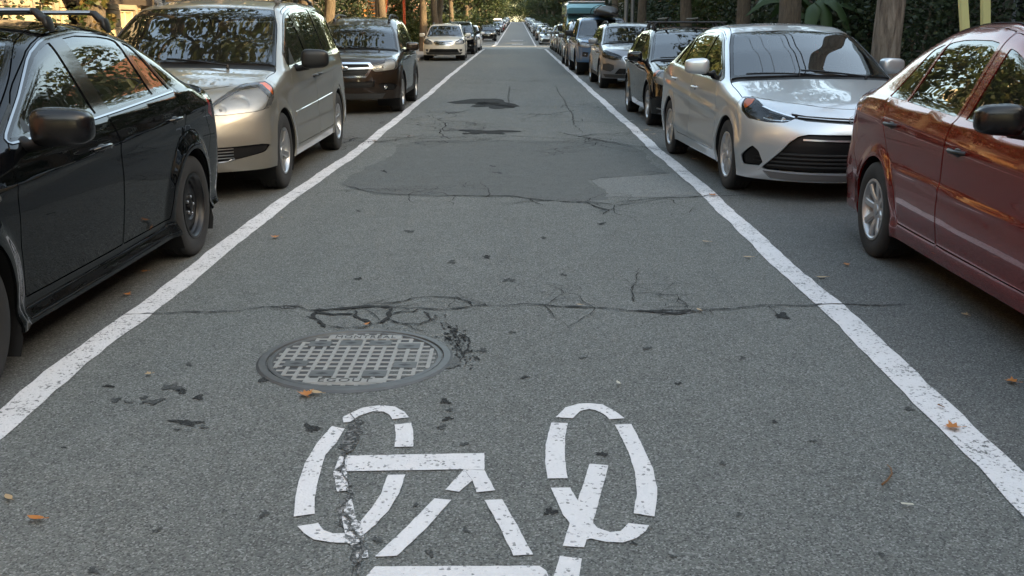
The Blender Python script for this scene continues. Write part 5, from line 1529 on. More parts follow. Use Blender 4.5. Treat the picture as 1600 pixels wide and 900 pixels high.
def spec_crossover(paint_='paint_greysilver', step=.045):
    P = spec_hatch(paint_, step, rack=False)
    L, HW = 4.465, .90
    lift = .11
    up = lambda pts: [(a, b + lift) for a, b in pts]
    P.update(L=L, HW=HW, belt=up(P['belt']), top=up(P['top']), nose=[(z + lift * .6, v) for z, v in P['nose']], tail=[(z + lift, v) for z, v in P['tail']],
        plan=[(0, HW - .06), (.5, HW - .02), (1.0, HW - .006), (2.2, HW), (3.4, HW - .008), (4.0, HW - .03), (L, HW - .07)],
        arch=[(.90, .35, .39), (3.55, .35, .39)], sill=.27, flare=.03, fbot=.26, rbot=.3,
        seam_f=up(P['seam_f'][:-1]) + [(.585, .58)], seam_r=up(P['seam_r'][:-1]) + [(3.87, .57)],
        doors=[(d, up(a), up(b)) for d, a, b in P['doors']], handles=[(a, b + lift, w, m) for a, b, w, m in P['handles']],
        mirror=((1.0, 1.66, 1.12), (.24, .16, .165), paint_, .028), wheel=(.345, .225, .215, 'five', 5, 'alloy'), track=.785,
        cladding=lambda B: [[(1.29, .275), (3.16, .275), (3.16, .37), (1.29, .37)]])
    P['dlo'] = {**P['dlo'], 'zb': 1.08, 'zt': 1.53, 'cuts': [((3.88, 1.13), (3.62, 1.53))]}
    P['front_panels'] = [
        dict(key='grille~frame', mat='satin_metal', poly=[(-.38, .80), (.38, .80), (.43, .75), (.34, .60), (-.34, .60), (-.43, .75)], off=.006, rad=.012, gap=0, depth=.03),
        dict(key='grille', mat='black_trim', poly=[(-.355, .78), (.355, .78), (.395, .745), (.32, .62), (-.32, .62), (-.395, .745)], off=-.015, gap=0, rad=.012),
        dict(key='lower_grille', mat='black_trim', poly=[(-.50, .50), (.50, .50), (.60, .37), (-.60, .37)], off=-.02, gap=0, rad=.02),
        dict(key='bumper_strip', mat='cladding', poly=[(-.85, .36), (.85, .36), (.80, .28), (-.80, .28)], off=.004, gap=0),
        dict(key='fog_recess', mat='cladding', poly=[(.62, .58), (.74, .62), ('s', .45, .60), ('s', .45, .46), (.70, .42), (.62, .48)], mir=True, off=-.010, gap=0, rad=.02),
        lamp('headlight', [(.43, .78), (.46, .71), (.62, .695), (.72, .72), ('s', .50, .76), ('s', .62, .85), ('s', .67, .935), ('s', .54, .925), (.62, .865), (.50, .825)], 'lamp_lens', 'dark_bezel', .045)]
    P['rear_panels'] = [lamp('taillight', [(.62, 1.12), ('s', 4.10, 1.12), ('s', 4.14, .92), (.62, .90)], 'red_lens', 'red_solid', .02, rad=.02),
        dict(key='rear_window', mat='privacy_glass', poly=[(-.58, 1.39), (.58, 1.39), (.62, 1.16), (-.62, 1.16)], off=-.003, rad=.04)]
    def extra(c):
        for sg, k in ((1, 'headlight|+'), (-1, 'headlight|-')):
            hp = c['made'].get(k); bowl(c, sg * .60, .79, .040, .05, parent=hp, off=-.014); bowl(c, sg * .70, .53, .042, .03, off=.004, name='fog_light')
        surf_bar(c, [(-.37, .735), (0, .725), (.37, .735)], 'front', .03, .02, 'satin_metal', 'slat', off=-.012, parent=c['made'].get('grille'))
        for z in (.65, .68): surf_bar(c, [(-.33, z), (.33, z)], 'front', .010, .012, 'black_plastic', 'slat', off=-.014, parent=c['made'].get('grille'))
        rails(c, 2.15, 3.75, .05, .017, 'black_plastic')
    P['extra'] = extra
    return P

def spec_pickup():
    L, HW = 5.39, .945
    P = base_spec(L, HW, paint='paint_blue', step=.05,
        belt=[(0, 1.06), (.9, 1.08), (1.5, 1.12), (2.6, 1.16), (3.6, 1.18), (3.8, 1.2), (5.4, 1.2)],
        top=[(-.2, .92), (.05, 1.0), (.3, 1.07), (.8, 1.12), (1.40, 1.16), (1.5, 1.19), (1.85, 1.45), (2.15, 1.66), (2.4, 1.74), (2.8, 1.78), (3.5, 1.77), (3.64, 1.74), (3.70, 1.30), (3.8, 1.17), (5.4, 1.17)], topsig=.03,
        nose=[(.1, .14), (.3, .05), (.45, .0), (.6, .0), (.75, .03), (.9, .05), (1.0, .10), (1.1, .3), (1.3, .8)],
        tail=[(.1, .10), (.4, .02), (.7, 0), (1.1, .0), (1.2, .03), (1.4, .3)],
        lean=[(0, .25), (5.4, .25)], fa=.34, arch=[(.93, .385, .44), (4.16, .385, .44)], sill=.36, flare=.045, flarew=.12,
        hood_front=(.17, .50), top_rear=(5.30, -.04), cowl=(1.34, .16), ws_top=(2.22, .14),
        split=[(0, .05), (.5, .08), (1.0, .09), (1.5, .05), (2.1, .05), (2.4, .09), (3.55, .09), (3.7, .06), (5.4, .05)],
        sweep=[(0, .16), (1.2, .16), (2.0, .14), (2.6, 0), (5.4, 0)],
        seam_f=[(.54, 1.07), (.61, 1.06), (.62, .95), (.60, .82), (.555, .61)],
        seam_r=[(5.29, 1.0), (5.29, .8), (5.0, .66), (4.57, .53)], fbot=.40, rbot=.45,
        doors=[('front_door', [(1.62, .46), (1.56, .7), (1.60, 1.05), (1.74, 1.19), (2.0, 1.40), (2.25, 1.57)], [(2.66, .46), (2.68, 1.1), (2.62, 1.66)]),
               ('rear_door', [(2.67, .46), (2.69, 1.1), (2.63, 1.66)], [(3.52, .46), (3.60, 1.1), (3.50, 1.66)])],
        dlo=dict(s0=1.6, s1=3.52, m=.06, lift=.02, zb=1.16, zt=1.66, round=.035, cuts=[((3.50, 1.15), (3.42, 1.68))],
                 windows=[('front_door', (1, 1), (2.61, 2.55), 'window_glass'), ('rear_door', (2.72, 2.66), (6, 6), 'privacy_glass')], trim='black_gloss', trim_w=.006),
        handles=[(2.52, 1.06, .17, 'black_plastic'), (3.42, 1.08, .17, 'black_plastic')],
        mirror=((1.10, 1.86, 1.26), (.26, .16, .20), 'black_plastic', .034), wheel=(.385, .255, .222, 'five', 6, 'alloy'), track=.80, cabin=dict(rows=[.85]))
    P['front_panels'] = [
        dict(key='grille~frame', mat='chrome', poly=[(-.44, .98), (.44, .98), (.50, .80), (.44, .66), (-.44, .66), (-.50, .80)], off=.012, rad=.03, gap=0, depth=.05),
        dict(key='grille', mat='black_trim', poly=[(-.40, .945), (.40, .945), (.45, .80), (.40, .695), (-.40, .695), (-.45, .80)], off=-.02, gap=0, rad=.02),
        dict(key='lower_grille', mat='black_trim', poly=[(-.45, .60), (.45, .60), (.50, .45), (-.50, .45)], off=-.02, gap=0, rad=.02),
        dict(key='fog_recess', mat='black_trim', poly=[(.60, .70), (.78, .71), (.80, .58), (.64, .56)], mir=True, off=-.015, gap=0, rad=.02),
        lamp('headlight', [(.50, .97), (.53, .86), (.66, .84), ('s', .34, .87), ('s', .56, .95), ('s', .58, 1.04), (.76, 1.02)], 'lamp_lens', 'bezel', .05)]
    P['rear_panels'] = [lamp('taillight', [(.78, 1.12), ('s', 5.28, 1.12), ('s', 5.28, .82), (.78, .82)], 'red_lens', 'red_solid', .02)]
    def extra(c):
        for sg, k in ((1, 'headlight|+'), (-1, 'headlight|-')):
            hp = c['made'].get(k); bowl(c, sg * .70, .94, .06, .06, parent=hp, off=-.014); bowl(c, sg * .60, .92, .045, .05, parent=hp, off=-.014); bowl(c, sg * .70, .635, .05, .03, off=.004, name='fog_light')
        for z in (.75, .80, .85, .90): surf_bar(c, [(-.42, z), (.42, z)], 'front', .014, .014, 'black_plastic', 'slat', off=-.018, parent=c['made'].get('grille'))
        cross_bars(c, (2.6, 3.3), .06, .016, 'black_plastic')
        # hood scoop
        B, Y = c['B'], c['Y']; p = B.top([(0, .75)])[0]
        MB().mat('paint_blue').super((0, Y(.78), p[2]), (.42, .50, .10), .6).build('hood_scoop', parent=c['root'])
    P['extra'] = extra
    return P

def spec_camper(paint_='paint_teal', high=True, step=.06):
    L, HW = 5.3, .98
    P = base_spec(L, HW, paint=paint_, step=step,
        belt=[(0, 1.12), (1.0, 1.16), (5.3, 1.18)],
        top=[(-.2, .95), (.05, 1.03), (.25, 1.10), (.55, 1.15), (.80, 1.18), (.88, 1.21), (1.15, 1.55), (1.40, 1.86), (1.65, 1.97), (2.0, 2.0), (5.0, 2.0), (5.4, 1.95)],
        nose=[(.1, .10), (.3, .02), (.5, 0), (.8, .01), (.95, .05), (1.1, .16), (1.3, .6)], tail=[(.1, .06), (.5, 0), (1.2, .0), (1.8, .06), (2.0, .12), (2.2, .4)],
        lean=[(0, .14), (5.3, .14)], lean2=.05, fa=.26, arch=[(.82, .355, .40), (3.95, .355, .40)], sill=.32, flare=.02,
        hood_front=(.16, .22), top_rear=(5.16, -.04), cowl=(.72, .14), ws_top=(1.52, .12),
        split=[(0, .05), (.7, .07), (.9, .05), (1.5, .05), (1.8, .12), (5.2, .12)], sweep=[(0, .14), (1.2, .14), (2.0, .05), (2.6, 0), (5.3, 0)],
        seam_f=[(.42, 1.06), (.50, 1.04), (.50, .9), (.46, .7), (.455, .52)], seam_r=[(5.18, 1.6), (5.2, 1.0), (4.9, .7), (4.32, .50)], fbot=.32, rbot=.36,
        doors=[('front_door', [(1.24, .42), (1.18, .7), (1.14, 1.1), (1.20, 1.25), (1.45, 1.58), (1.58, 1.76)], [(2.10, .42), (2.12, 1.8)])],
        dlo=dict(s0=1.1, s1=4.9, m=.10, lift=.03, zb=1.2, zt=1.8, round=.05,
                 windows=[('front_door', (1, 1), (2.04, 2.04), 'window_glass'), ('body', (2.24, 2.24), (3.3, 3.3), 'privacy_glass'), ('body', (3.42, 3.42), (6, 6), 'privacy_glass')], painted=True),
        handles=[(1.98, 1.08, .16, 'black_plastic')], mirror=((1.14, 1.36, 1.36), (.22, .12, .28), 'black_plastic', .03),
        wheel=(.355, .22, .20, 'cap', 8, 'hubcap_silver'), track=.83, cabin=dict(rows=[1.2]))
    P['front_panels'] = [
        dict(key='grille', mat='black_trim', poly=[(-.50, .90), (.50, .90), (.50, .70), (-.50, .70)], off=-.01, gap=0, rad=.02),
        dict(key='bumper_strip', mat='grey_plastic', poly=[(-.88, .54), (.88, .54), (.88, .42), (-.88, .42)], off=.012, gap=0, depth=.02, rad=.02),
        lamp('headlight', [(.54, .92), (.54, .72), (.74, .72), ('s', .34, .74), ('s', .34, .92), (.74, .92)], 'lamp_lens_hazy', 'bezel', .04)]
    P['rear_panels'] = [lamp('taillight', [(.84, 1.1), (.92, 1.1), (.92, .8), (.84, .8)], 'red_lens', 'red_solid', .02)]
    def extra(c):
        B, Y, root = c['B'], c['Y'], c['root']
        for z in (.75, .80, .85): surf_bar(c, [(-.48, z), (.48, z)], 'front', .016, .012, 'satin_metal', 'slat', off=-.01, parent=c['made'].get('grille'))
        for sg, k in ((1, 'headlight|+'), (-1, 'headlight|-')): bowl(c, sg * .66, .82, .075, .05, parent=c['made'].get(k), off=-.012)
        if high:
            m = MB().mat(paint_)           # raised fibreglass roof that overhangs the cab
            V = []; F = []
            prof = [(1.30, 2.04, 2.10), (1.20, 2.10, 2.42), (1.36, 2.02, 2.56), (4.9, 2.02, 2.56), (5.1, 2.02, 2.1)]
            xs_ = (-.80, -.74, .74, .80)
            ring = lambda y, zl, zh, w: [(-w, Y(y), zl), (w, Y(y), zl), (w * .99, Y(y), zh - .1), (w * .88, Y(y), zh), (-w * .88, Y(y), zh), (-w * .99, Y(y), zh - .1)]
            R = [ring(1.38, 1.93, 1.99, .80), ring(1.22, 1.98, 2.22, .86), ring(1.30, 1.96, 2.38, .87), ring(1.6, 1.93, 2.45, .88), ring(4.9, 1.93, 2.45, .88), ring(5.1, 1.95, 2.38, .85)]
            for r_ in R: V += r_
            for i in range(len(R) - 1):
                for k in range(6): F.append((i * 6 + k, i * 6 + (k + 1) % 6, (i + 1) * 6 + (k + 1) % 6, (i + 1) * 6 + k))
            F += [tuple(range(6)), tuple(range(30, 36))]
            m.raw(V, F); o = m.build('high_roof', parent=root, smooth=30)
            MB().mat('paint_white').box((0, Y(3.1), 2.475), (1.60, 3.6, .05)).build('roof_cap', parent=root, smooth=0)
            m = MB().mat('window_glass'); m.hexa([(-.66, Y(1.245), 2.12), (.66, Y(1.245), 2.12), (.66, Y(1.26), 2.12), (-.66, Y(1.26), 2.12), (-.62, Y(1.245), 2.32), (.62, Y(1.245), 2.32), (.62, Y(1.29), 2.32), (-.62, Y(1.29), 2.32)])
    P['extra'] = extra
    return P
# ------------------------------------------------------------------ the street
def road_z(y):
    """long profile of the street: flat, a slight dip, a crossing street in a hollow, then a long rise"""
    return float(np.interp(y, [-60, 10, 24, 64, 74, 93, 330, 350, 380, 1200], [0, 0, -.08, -.08, -.22, -.50, 1.97, 2.05, 2.0, -6]))
def G(px, py, h=0.0):
    """a spot on the carriageway as read off the photograph (1600 px wide)"""
    th, ya = R_(14.79), R_(.30); u, v = px - 800, py - 450; f = 1565.
    d = Vector((u, f * math.cos(th) - v * math.sin(th), -(f * math.sin(th) + v * math.cos(th))))
    d = Matrix.Rotation(ya, 3, 'Z') @ d
    t = CAM_H / -d.z
    for _ in range(6):
        t = (CAM_H - road_z(d.y * t)) / -d.z
    return Vector((d.x * t, d.y * t, road_z(d.y * t) + h))

def strip_sheet(xl, xr, y0, y1, mat, name, lift=0.0, n=None, kind='structure', label=None, wob=None, tfun=None):
    n = n or max(2, int((y1 - y0) / 1.5)); ys = np.linspace(y0, y1, n); V = []; F = []
    fx = (lambda q, y: q(y) if callable(q) else q)
    for y in ys:
        z = road_z(y) + lift
        V += [(fx(xl, y), y, z), (fx(xr, y), y, z)]
    for i in range(n - 1): F.append((2 * i, 2 * i + 1, 2 * i + 3, 2 * i + 2))
    o = MB().mat(mat).raw(V, F).build(name, smooth=0, fix=False)
    if kind: struct(o, label, kind)
    return o

# carriageway, parking lanes, kerbs, pavements, gardens, far ground
KL, KR = -4.25, 4.0
g = MB().mat('garden_soil'); ys = [-80, -40, 0, 10, 24, 64, 74, 93, 330, 350, 380, 700, 1200]
for y in ys: g.raw([(-400, y, road_z(y) - .06), (400, y, road_z(y) - .06)], [])
g.raw([], []); g.F = [(2 * i, 2 * i + 1, 2 * i + 3, 2 * i + 2) for i in range(len(ys) - 1)]; g.M = [0] * len(g.F)
struct(g.build('ground', smooth=0, fix=False))
strip_sheet(KL, KR, -14, 70.5, 'asphalt', 'road')
strip_sheet(KL, KR, 89.5, 400, 'asphalt_far', 'road')
m = MB().mat('asphalt_far'); 
for y in (70.5, 75, 80, 85, 89.5): m.raw([(-60, y, road_z(y)), (60, y, road_z(y))], [])
m.F = [(2 * i, 2 * i + 1, 2 * i + 3, 2 * i + 2) for i in range(4)]; m.M = [0] * 4
struct(m.build('cross_street', smooth=0, fix=False))
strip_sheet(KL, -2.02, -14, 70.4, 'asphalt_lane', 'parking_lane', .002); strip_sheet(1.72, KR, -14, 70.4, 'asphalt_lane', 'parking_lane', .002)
def kerb_run(x0, x1, y0, y1):
    n = int((y1 - y0) / 1.5); ysn = np.linspace(y0, y1, n + 1); V = []; F = []
    for y in ysn:
        z = road_z(y); V += [(x0, y, z - .05), (x0, y, z + .13), (x1, y, z + .13), (x1, y, z - .05)]
    for i in range(n):
        for k in range(3): F.append((4 * i + k, 4 * i + k + 1, 4 * i + k + 5, 4 * i + k + 4))
    struct(MB().mat('kerb_stone').raw(V, F).build('kerb', smooth=0))
for y0, y1 in ((-14, 70), (90, 400)):
    kerb_run(KL - .15, KL, y0, y1); kerb_run(KR, KR + .15, y0, y1)
    strip_sheet(KL - 2.2, KL - .15, y0, y1, 'sidewalk_concrete', 'pavement', .12); strip_sheet(KR + .15, KR + 2.0, y0, y1, 'sidewalk_concrete', 'pavement', .12)

# ---- white edge lines
def edge_line(pts, w, name, label, mat='line_paint', y0=0, y1=66, seed=1):
    pts = sorted(pts); yy = [p[0] for p in pts]; xx = [p[1] for p in pts]; r = random.Random(seed)
    n = int((y1 - y0) / .12); V = []; F = []
    ph = [r.uniform(0, 6) for _ in range(4)]
    for i in range(n + 1):
        y = y0 + (y1 - y0) * i / n; x = float(np.interp(y, yy, xx)) + .008 * math.sin(y * 1.1 + ph[0]) + .006 * math.sin(y * 3.1 + ph[1])
        e = .004 * math.sin(y * 7 + ph[2]) + r.uniform(-.005, .005); z = road_z(y) + (.0045 if y1 < 90 else .008)
        V += [(x - w / 2 + e, y, z), (x + w / 2 + r.uniform(-.006, .005), y, z)]
    for i in range(n): F.append((2 * i, 2 * i + 1, 2 * i + 3, 2 * i + 2))
    o = MB().mat(mat).raw(V, F).build(name, smooth=0, fix=False); tag(o, label, 'road marking'); return o
def gx(px, py): p = G(px, py); return (p.y, p.x)
edge_line([(0, -1.97)] + [gx(*q) for q in ((0, 665), (105, 575), (220, 488), (395, 352), (570, 228), (640, 171), (700, 121), (740, 89))], .142, 'edge_line', 'long white line along the left parked cars from the black sedan to the crossing', seed=3, y0=.3)
edge_line([(0, 1.64)] + [gx(*q) for q in ((1598, 776), (1395, 572), (1292, 474), (1192, 383), (1110, 308), (1030, 238), (925, 143), (860, 84))], .142, 'edge_line', 'long white line along the right parked cars from the red sedan to the crossing', seed=5, y0=.3)
edge_line([(92, -1.95), (360, -1.95)], .14, 'edge_line', 'far left white line on the rising road beyond the crossing', y0=95, y1=335, seed=8)
edge_line([(92, 1.66), (360, 1.66)], .14, 'edge_line', 'far right white line on the rising road beyond the crossing', y0=92, y1=335, seed=9)
def flat_poly(P, mat, name, h, parent=None, loc=None):
    """triangulated flat polygon in world coordinates"""
    P = [Vector(p) for p in P]
    tri = mgeo.tessellate_polygon([[Vector((p.x, p.y, 0)) for p in P]])
    V = [(p.x, p.y, road_z(p.y) + h) for p in P]
    m = MB().mat(mat).raw(V, [tuple(t) for t in tri])
    for i, f in enumerate(m.F):
        a, b, c = (Vector(m.V[k]) for k in f)
        if (b - a).cross(c - a).z < 0: m.F[i] = f[::-1]
    return m.build(name, parent=parent, smooth=0, fix=False)
for y, x0, x1, lb in ((98, -.55, .55, 'short white bar on the far road just past the crossing'), (112, -.65, .65, 'second short white bar on the far road further up')):
    tag(flat_poly([(x0, y, 0), (x1, y, 0), (x1, y + 1.6, 0), (x0, y + 1.6, 0)], 'worn_paint', 'road_bar', .008), lb, 'road marking')
q = [G(768, 72.5), G(775, 71.5), G(776.5, 66), G(774, 65.5), G(773, 69.5)]
tag(flat_poly(q, 'line_paint', 'curved_mark', .008), 'short curved white mark past the end of the left line', 'road marking')

# ---- bicycle symbol
A_ = lambda P, ox, oy, s=3.0: [(ox + x / s, oy + y / s) for x, y in P]
c2 = lambda P: A_(P, 420, 600); c3 = lambda P: A_(P, 760, 600)
bike = [c2([(345, 160), (395, 135), (440, 115), (520, 104), (590, 110), (635, 135), (657, 160), (580, 170), (565, 148), (540, 135), (490, 132), (420, 155), (380, 182), (350, 185)]),
    c2([(590, 195), (668, 186), (678, 235), (677, 298), (590, 300), (595, 245)]),
    c2([(295, 202), (355, 214), (320, 275), (265, 340), (232, 450), (215, 540), (215, 614), (118, 627), (122, 550), (140, 460), (170, 375), (225, 285)]),
    c2([(135, 672), (233, 657), (255, 690), (300, 706), (356, 706), (362, 750), (290, 748), (210, 735), (165, 705)]),
    c2([(333, 550), (388, 542), (412, 645), (430, 650), (440, 690), (447, 735), (395, 762), (362, 750), (356, 706), (345, 640)]),
    c2([(558, 432), (640, 430), (610, 520), (560, 600), (500, 665), (442, 715), (440, 690), (430, 650), (480, 590), (525, 520)]),
    c2([(330, 345), (368, 342), (366, 415), (372, 505), (320, 510), (302, 420)]),
    [(543, 713.5), (757, 709.5), (757, 736), (724, 735), (542, 738)], [(725, 735.5), (738, 752), (718, 770), (696, 767)], [(725, 735.5), (757, 736.5), (774, 768), (745, 771), (738.5, 752)],
    c2([(778, 541), (855, 549), (740, 680), (600, 812), (497, 815), (640, 680)]),
    [(757, 783), (785, 782), (811, 828), (833, 868.5), (802, 870), (779, 822)],
    [(586, 887), (843, 886), (853, 893), (858, 905), (858, 922), (575, 922), (570, 905)], [(556, 863), (575, 862), (576, 873), (557, 875)],
    c3([(326, 160), (370, 115), (430, 97), (480, 94), (545, 100), (600, 130), (647, 165), (577, 170), (550, 145), (510, 126), (480, 121), (440, 130), (405, 165)]),
    c3([(303, 185), (381, 188), (368, 260), (368, 360), (381, 447), (288, 447), (275, 380), (277, 290)]),
    c3([(602, 195), (680, 192), (730, 290), (780, 400), (800, 490), (797, 570), (787, 627), (690, 612), (705, 520), (697, 420), (665, 320)]),
    c3([(302, 492), (392, 490), (428, 552), (484, 379), (573, 386), (500, 655), (520, 680), (580, 700), (630, 695), (665, 657), (762, 668), (745, 695), (700, 730), (640, 748), (560, 745), (490, 730), (470, 735), (458, 772), (358, 764), (390, 657), (360, 620)]),
    c3([(345, 812), (448, 824), (425, 960), (300, 960)])]
bk = thing('bicycle_symbol', 'large white bicycle symbol painted on the grey asphalt in the foreground', 'road marking')
def rough_edge(P, amp, step, seed):
    r = random.Random(seed); Q = dens(np.array([(p.x, p.y) for p in P]), step); n = len(Q)
    return [Vector((q[0] + r.uniform(-amp, amp), q[1] + r.uniform(-amp, amp), 0)) for q in Q]
for i, P in enumerate(bike):
    flat_poly(rough_edge([G(*p) for p in P], .0011, .03, i), 'worn_paint' if i in (4, 6, 13) else 'symbol_paint', 'stroke', .0045, parent=bk)

# ---- repair patch, broken patches, cracks, oil spots
c5 = lambda P: [(480 + x * .425, 180 + y * .4245) for x, y in P]
pp = c5([(330, 108), (430, 95), (600, 95), (760, 92), (920, 95), (1080, 93), (1160, 105), (1230, 130), (1260, 170), (1300, 205), (1330, 213), (1200, 225), (1080, 230), (1035, 240), (1070, 265), (1100, 285), (1095, 310), (1000, 315), (870, 305), (680, 297), (480, 298), (250, 296), (160, 270), (120, 250), (160, 225), (210, 195), (270, 170), (320, 140)])
struct(flat_poly(rough_edge([G(*p) for p in pp], .03, .18, 77), 'asphalt_patch', 'asphalt_patch', .0020))
pw = c5([(1042, 241), (1082, 232), (1200, 227), (1330, 215), (1352, 215), (1395, 250), (1440, 300), (1200, 303), (1102, 300), (1104, 285), (1074, 264)])
struct(flat_poly(rough_edge([G(*p) for p in pw], .02, .12, 78), 'asphalt_pale', 'asphalt_patch', .0024))
def ribbon(px, w, mat, name, seed, h=.0065, jit=1.0, taper=True, col=None):
    r = random.Random(seed); P = [G(*p) for p in px]
    Q = dens(np.array([(p.x, p.y) for p in P]), .035, False); n = len(Q); V = []; F = []
    ph = r.uniform(0, 9)
    for i, q in enumerate(Q):
        a, b = Q[max(i - 1, 0)], Q[min(i + 1, n - 1)]; d = (b - a) / max(np.linalg.norm(b - a), 1e-9); nn = np.array([-d[1], d[0]])
        tt = i / max(n - 1, 1); k = min(1, 6 * tt + .15, 6 * (1 - tt) + .15) if taper else 1
        c = q + nn * (r.uniform(-1, 1) * .008 * jit + .012 * jit * math.sin(i * .5 + ph))
        ww = w * k * (.8 if w < .04 else .85) * r.uniform(.25, 1.35)
        for sg in (-1, 1):
            e = c + nn * sg * ww / 2; V.append((e[0], e[1], road_z(e[1]) + h))
    for i in range(n - 1): F.append((2 * i, 2 * i + 2, 2 * i + 3, 2 * i + 1))
    o = MB().mat(mat).raw(V, F)
    for i, f in enumerate(o.F):
        a, b, c = (Vector(o.V[k]) for k in f[:3])
        if (b - a).cross(c - a).z < 0: o.F[i] = f[::-1]
    return struct(o.build(name, smooth=0, fix=False))
K = [([(180, 495), (240, 490), (330, 489), (380, 485.5)], .018), ([(780, 479), (820, 477), (900, 480), (980, 486), (1085, 487)], .030), ([(1085, 487), (1190, 479), (1290, 477), (1350, 478), (1425, 477)], .018),
    ([(380.0, 485.5), (402.5, 481.2), (417.5, 479.5), (442.5, 479.5), (462.5, 481.5), (482.5, 486.5)], 0.016), ([(480.0, 487.0), (510.0, 484.5), (545.0, 482.0), (585.0, 480.5), (620.0, 482.0)], 0.055), ([(490.0, 491.2), (520.0, 492.5), (552.5, 490.0)], 0.05), ([(617.5, 483.0), (655.0, 484.0), (700.0, 483.5), (740.0, 479.5), (780.0, 479.0)], 0.02), ([(577.5, 478.0), (620.0, 472.5), (650.0, 466.5), (690.0, 465.0), (715.0, 465.5), (731.2, 472.5), (732.5, 479.0)], 0.018), ([(475.0, 496.5), (495.0, 500.5), (508.8, 508.8), (510.5, 512.5)], 0.03), ([(510.0, 510.5), (540.0, 513.0), (570.0, 512.5), (583.0, 508.0)], 0.016), ([(492.5, 488.0), (490.5, 493.0), (497.5, 500.0)], 0.04), ([(552.5, 486.2), (555.5, 495.0), (577.5, 502.5), (583.0, 508.0)], 0.03), ([(615.0, 483.0), (606.2, 494.5), (595.5, 504.5), (583.0, 508.0)], 0.034), ([(610.0, 491.5), (630.0, 489.0), (645.0, 488.5), (653.0, 484.0)], 0.022), ([(606.2, 500.0), (625.0, 506.0), (655.0, 506.5), (675.0, 500.5), (687.5, 498.0)], 0.016), ([(660.0, 487.5), (675.0, 499.0), (685.5, 501.5)], 0.014), ([(630.0, 507.0), (645.0, 515.0), (675.0, 520.0)], 0.01), ([(692.5, 502.5), (712.5, 515.0), (727.5, 530.0), (732.5, 547.5), (720.0, 567.5)], 0.012), ([(705.0, 520.0), (717.5, 537.5), (715.0, 557.5)], 0.01),
    ([(995, 420), (999, 430), (994, 438), (986, 446), (989, 454), (995, 459), (1015, 459), (1040, 463), (1058, 462), (1066, 470), (1074, 484)], .009), ([(992, 458), (985, 472)], .014), ([(1076, 484), (1062, 491), (1010, 489)], .03),
    ([(680, 306), (740, 307), (800, 307), (850, 314), (930, 317), (962, 321)], .030), ([(960, 318), (1000, 312), (1060, 309), (1118, 307), (1180, 305)], .022), ([(826, 310), (846, 322)], .02), ([(915, 317), (948, 329), (944, 336)], .025), ([(535, 290), (590, 303), (680, 306)], .018),
    ([(525, 217), (570, 216), (620, 215), (690, 218)], .026), ([(690, 190), (697, 195), (694, 200), (715, 203), (740, 204), (800, 207)], .026), ([(692, 200), (687, 207), (692, 212), (702, 218)], .024), ([(740, 217), (800, 213), (860, 216), (930, 218), (985, 230)], .03),
    ([(797, 134), (796, 142), (794, 152), (795, 160), (791, 168)], .022), ([(868, 132), (872, 144), (882, 157), (886, 168), (894, 177), (897, 196), (905, 202), (914, 211)], .020), ([(868, 206), (905, 214), (950, 222)], .03), ([(650, 175), (705, 178), (735, 172)], .03), ([(800, 177), (850, 180), (905, 172)], .03), ([(640, 120), (700, 126), (760, 124), (820, 128), (890, 124)], .028), ([(760, 106), (840, 108), (880, 106)], .03), ([(1045, 269), (1080, 268), (1190, 272)], .02),
    ([(1000, 268), (1045, 271)], .012), ([(180, 214), (0, 0)][:1] + [(230, 470)], .01)]
for i, (p, w) in enumerate(K[:-1]): ribbon(p, w, 'crack_dark', 'road_crack', 100 + i)
ribbon([(550, 640), (556, 660), (548, 700), (536, 735), (540, 780), (552, 830), (560, 870), (562, 925)], .016, 'broken_asphalt', 'road_crack', 301, h=.0075, jit=1.2)
ribbon([(552, 655), (545, 705)], .07, 'broken_asphalt', 'road_crack', 303, h=.0035); ribbon([(540, 760), (558, 900)], .05, 'broken_asphalt', 'road_crack', 304, h=.0035)
_c = random.Random(31)
def branch(x, y, ang, ln, w, dep=0):
    n = max(3, int(ln / .05)); P = [(x, y)]
    for i in range(n):
        ang += _c.gauss(0, .30); x += math.cos(ang) * ln / n; y += math.sin(ang) * ln / n; P.append((x, y))
        if dep < 2 and _c.random() < .16: branch(x, y, ang + _c.choice((-1, 1)) * _c.uniform(.5, 1.2), ln * _c.uniform(.25, .55), w * .7, dep + 1)
    HL.append((P, w))
HL = []
for px, py in ((420, 484), (640, 478), (700, 480), (760, 479), (850, 478), (930, 483), (1010, 488), (1060, 487), (1120, 484), (1200, 479), (560, 483), (600, 470), (990, 446), (1040, 462), (1075, 480)):
    p = G(px, py)
    for k in range(2): branch(p.x, p.y, _c.uniform(0, 6.28), _c.uniform(.15, .55), .006)
for px, py in ((700, 306), (760, 308), (850, 314), (900, 316), (960, 321), (560, 297), (640, 304), (1040, 311), (1100, 308)):
    p = G(px, py)
    for k in range(2): branch(p.x, p.y, _c.uniform(0, 6.28), _c.uniform(.25, .9), .012)
for px, py in ((560, 216), (640, 215), (690, 205), (720, 190), (880, 165), (895, 190), (905, 214), (940, 220), (700, 178), (760, 130), (800, 140), (830, 178), (770, 218), (650, 195), (840, 125), (720, 125)):
    p = G(px, py)
    for k in range(3): branch(p.x, p.y, _c.uniform(0, 6.28), _c.uniform(.5, 2.0), .018)
mb = MB().mat('crack_dark')
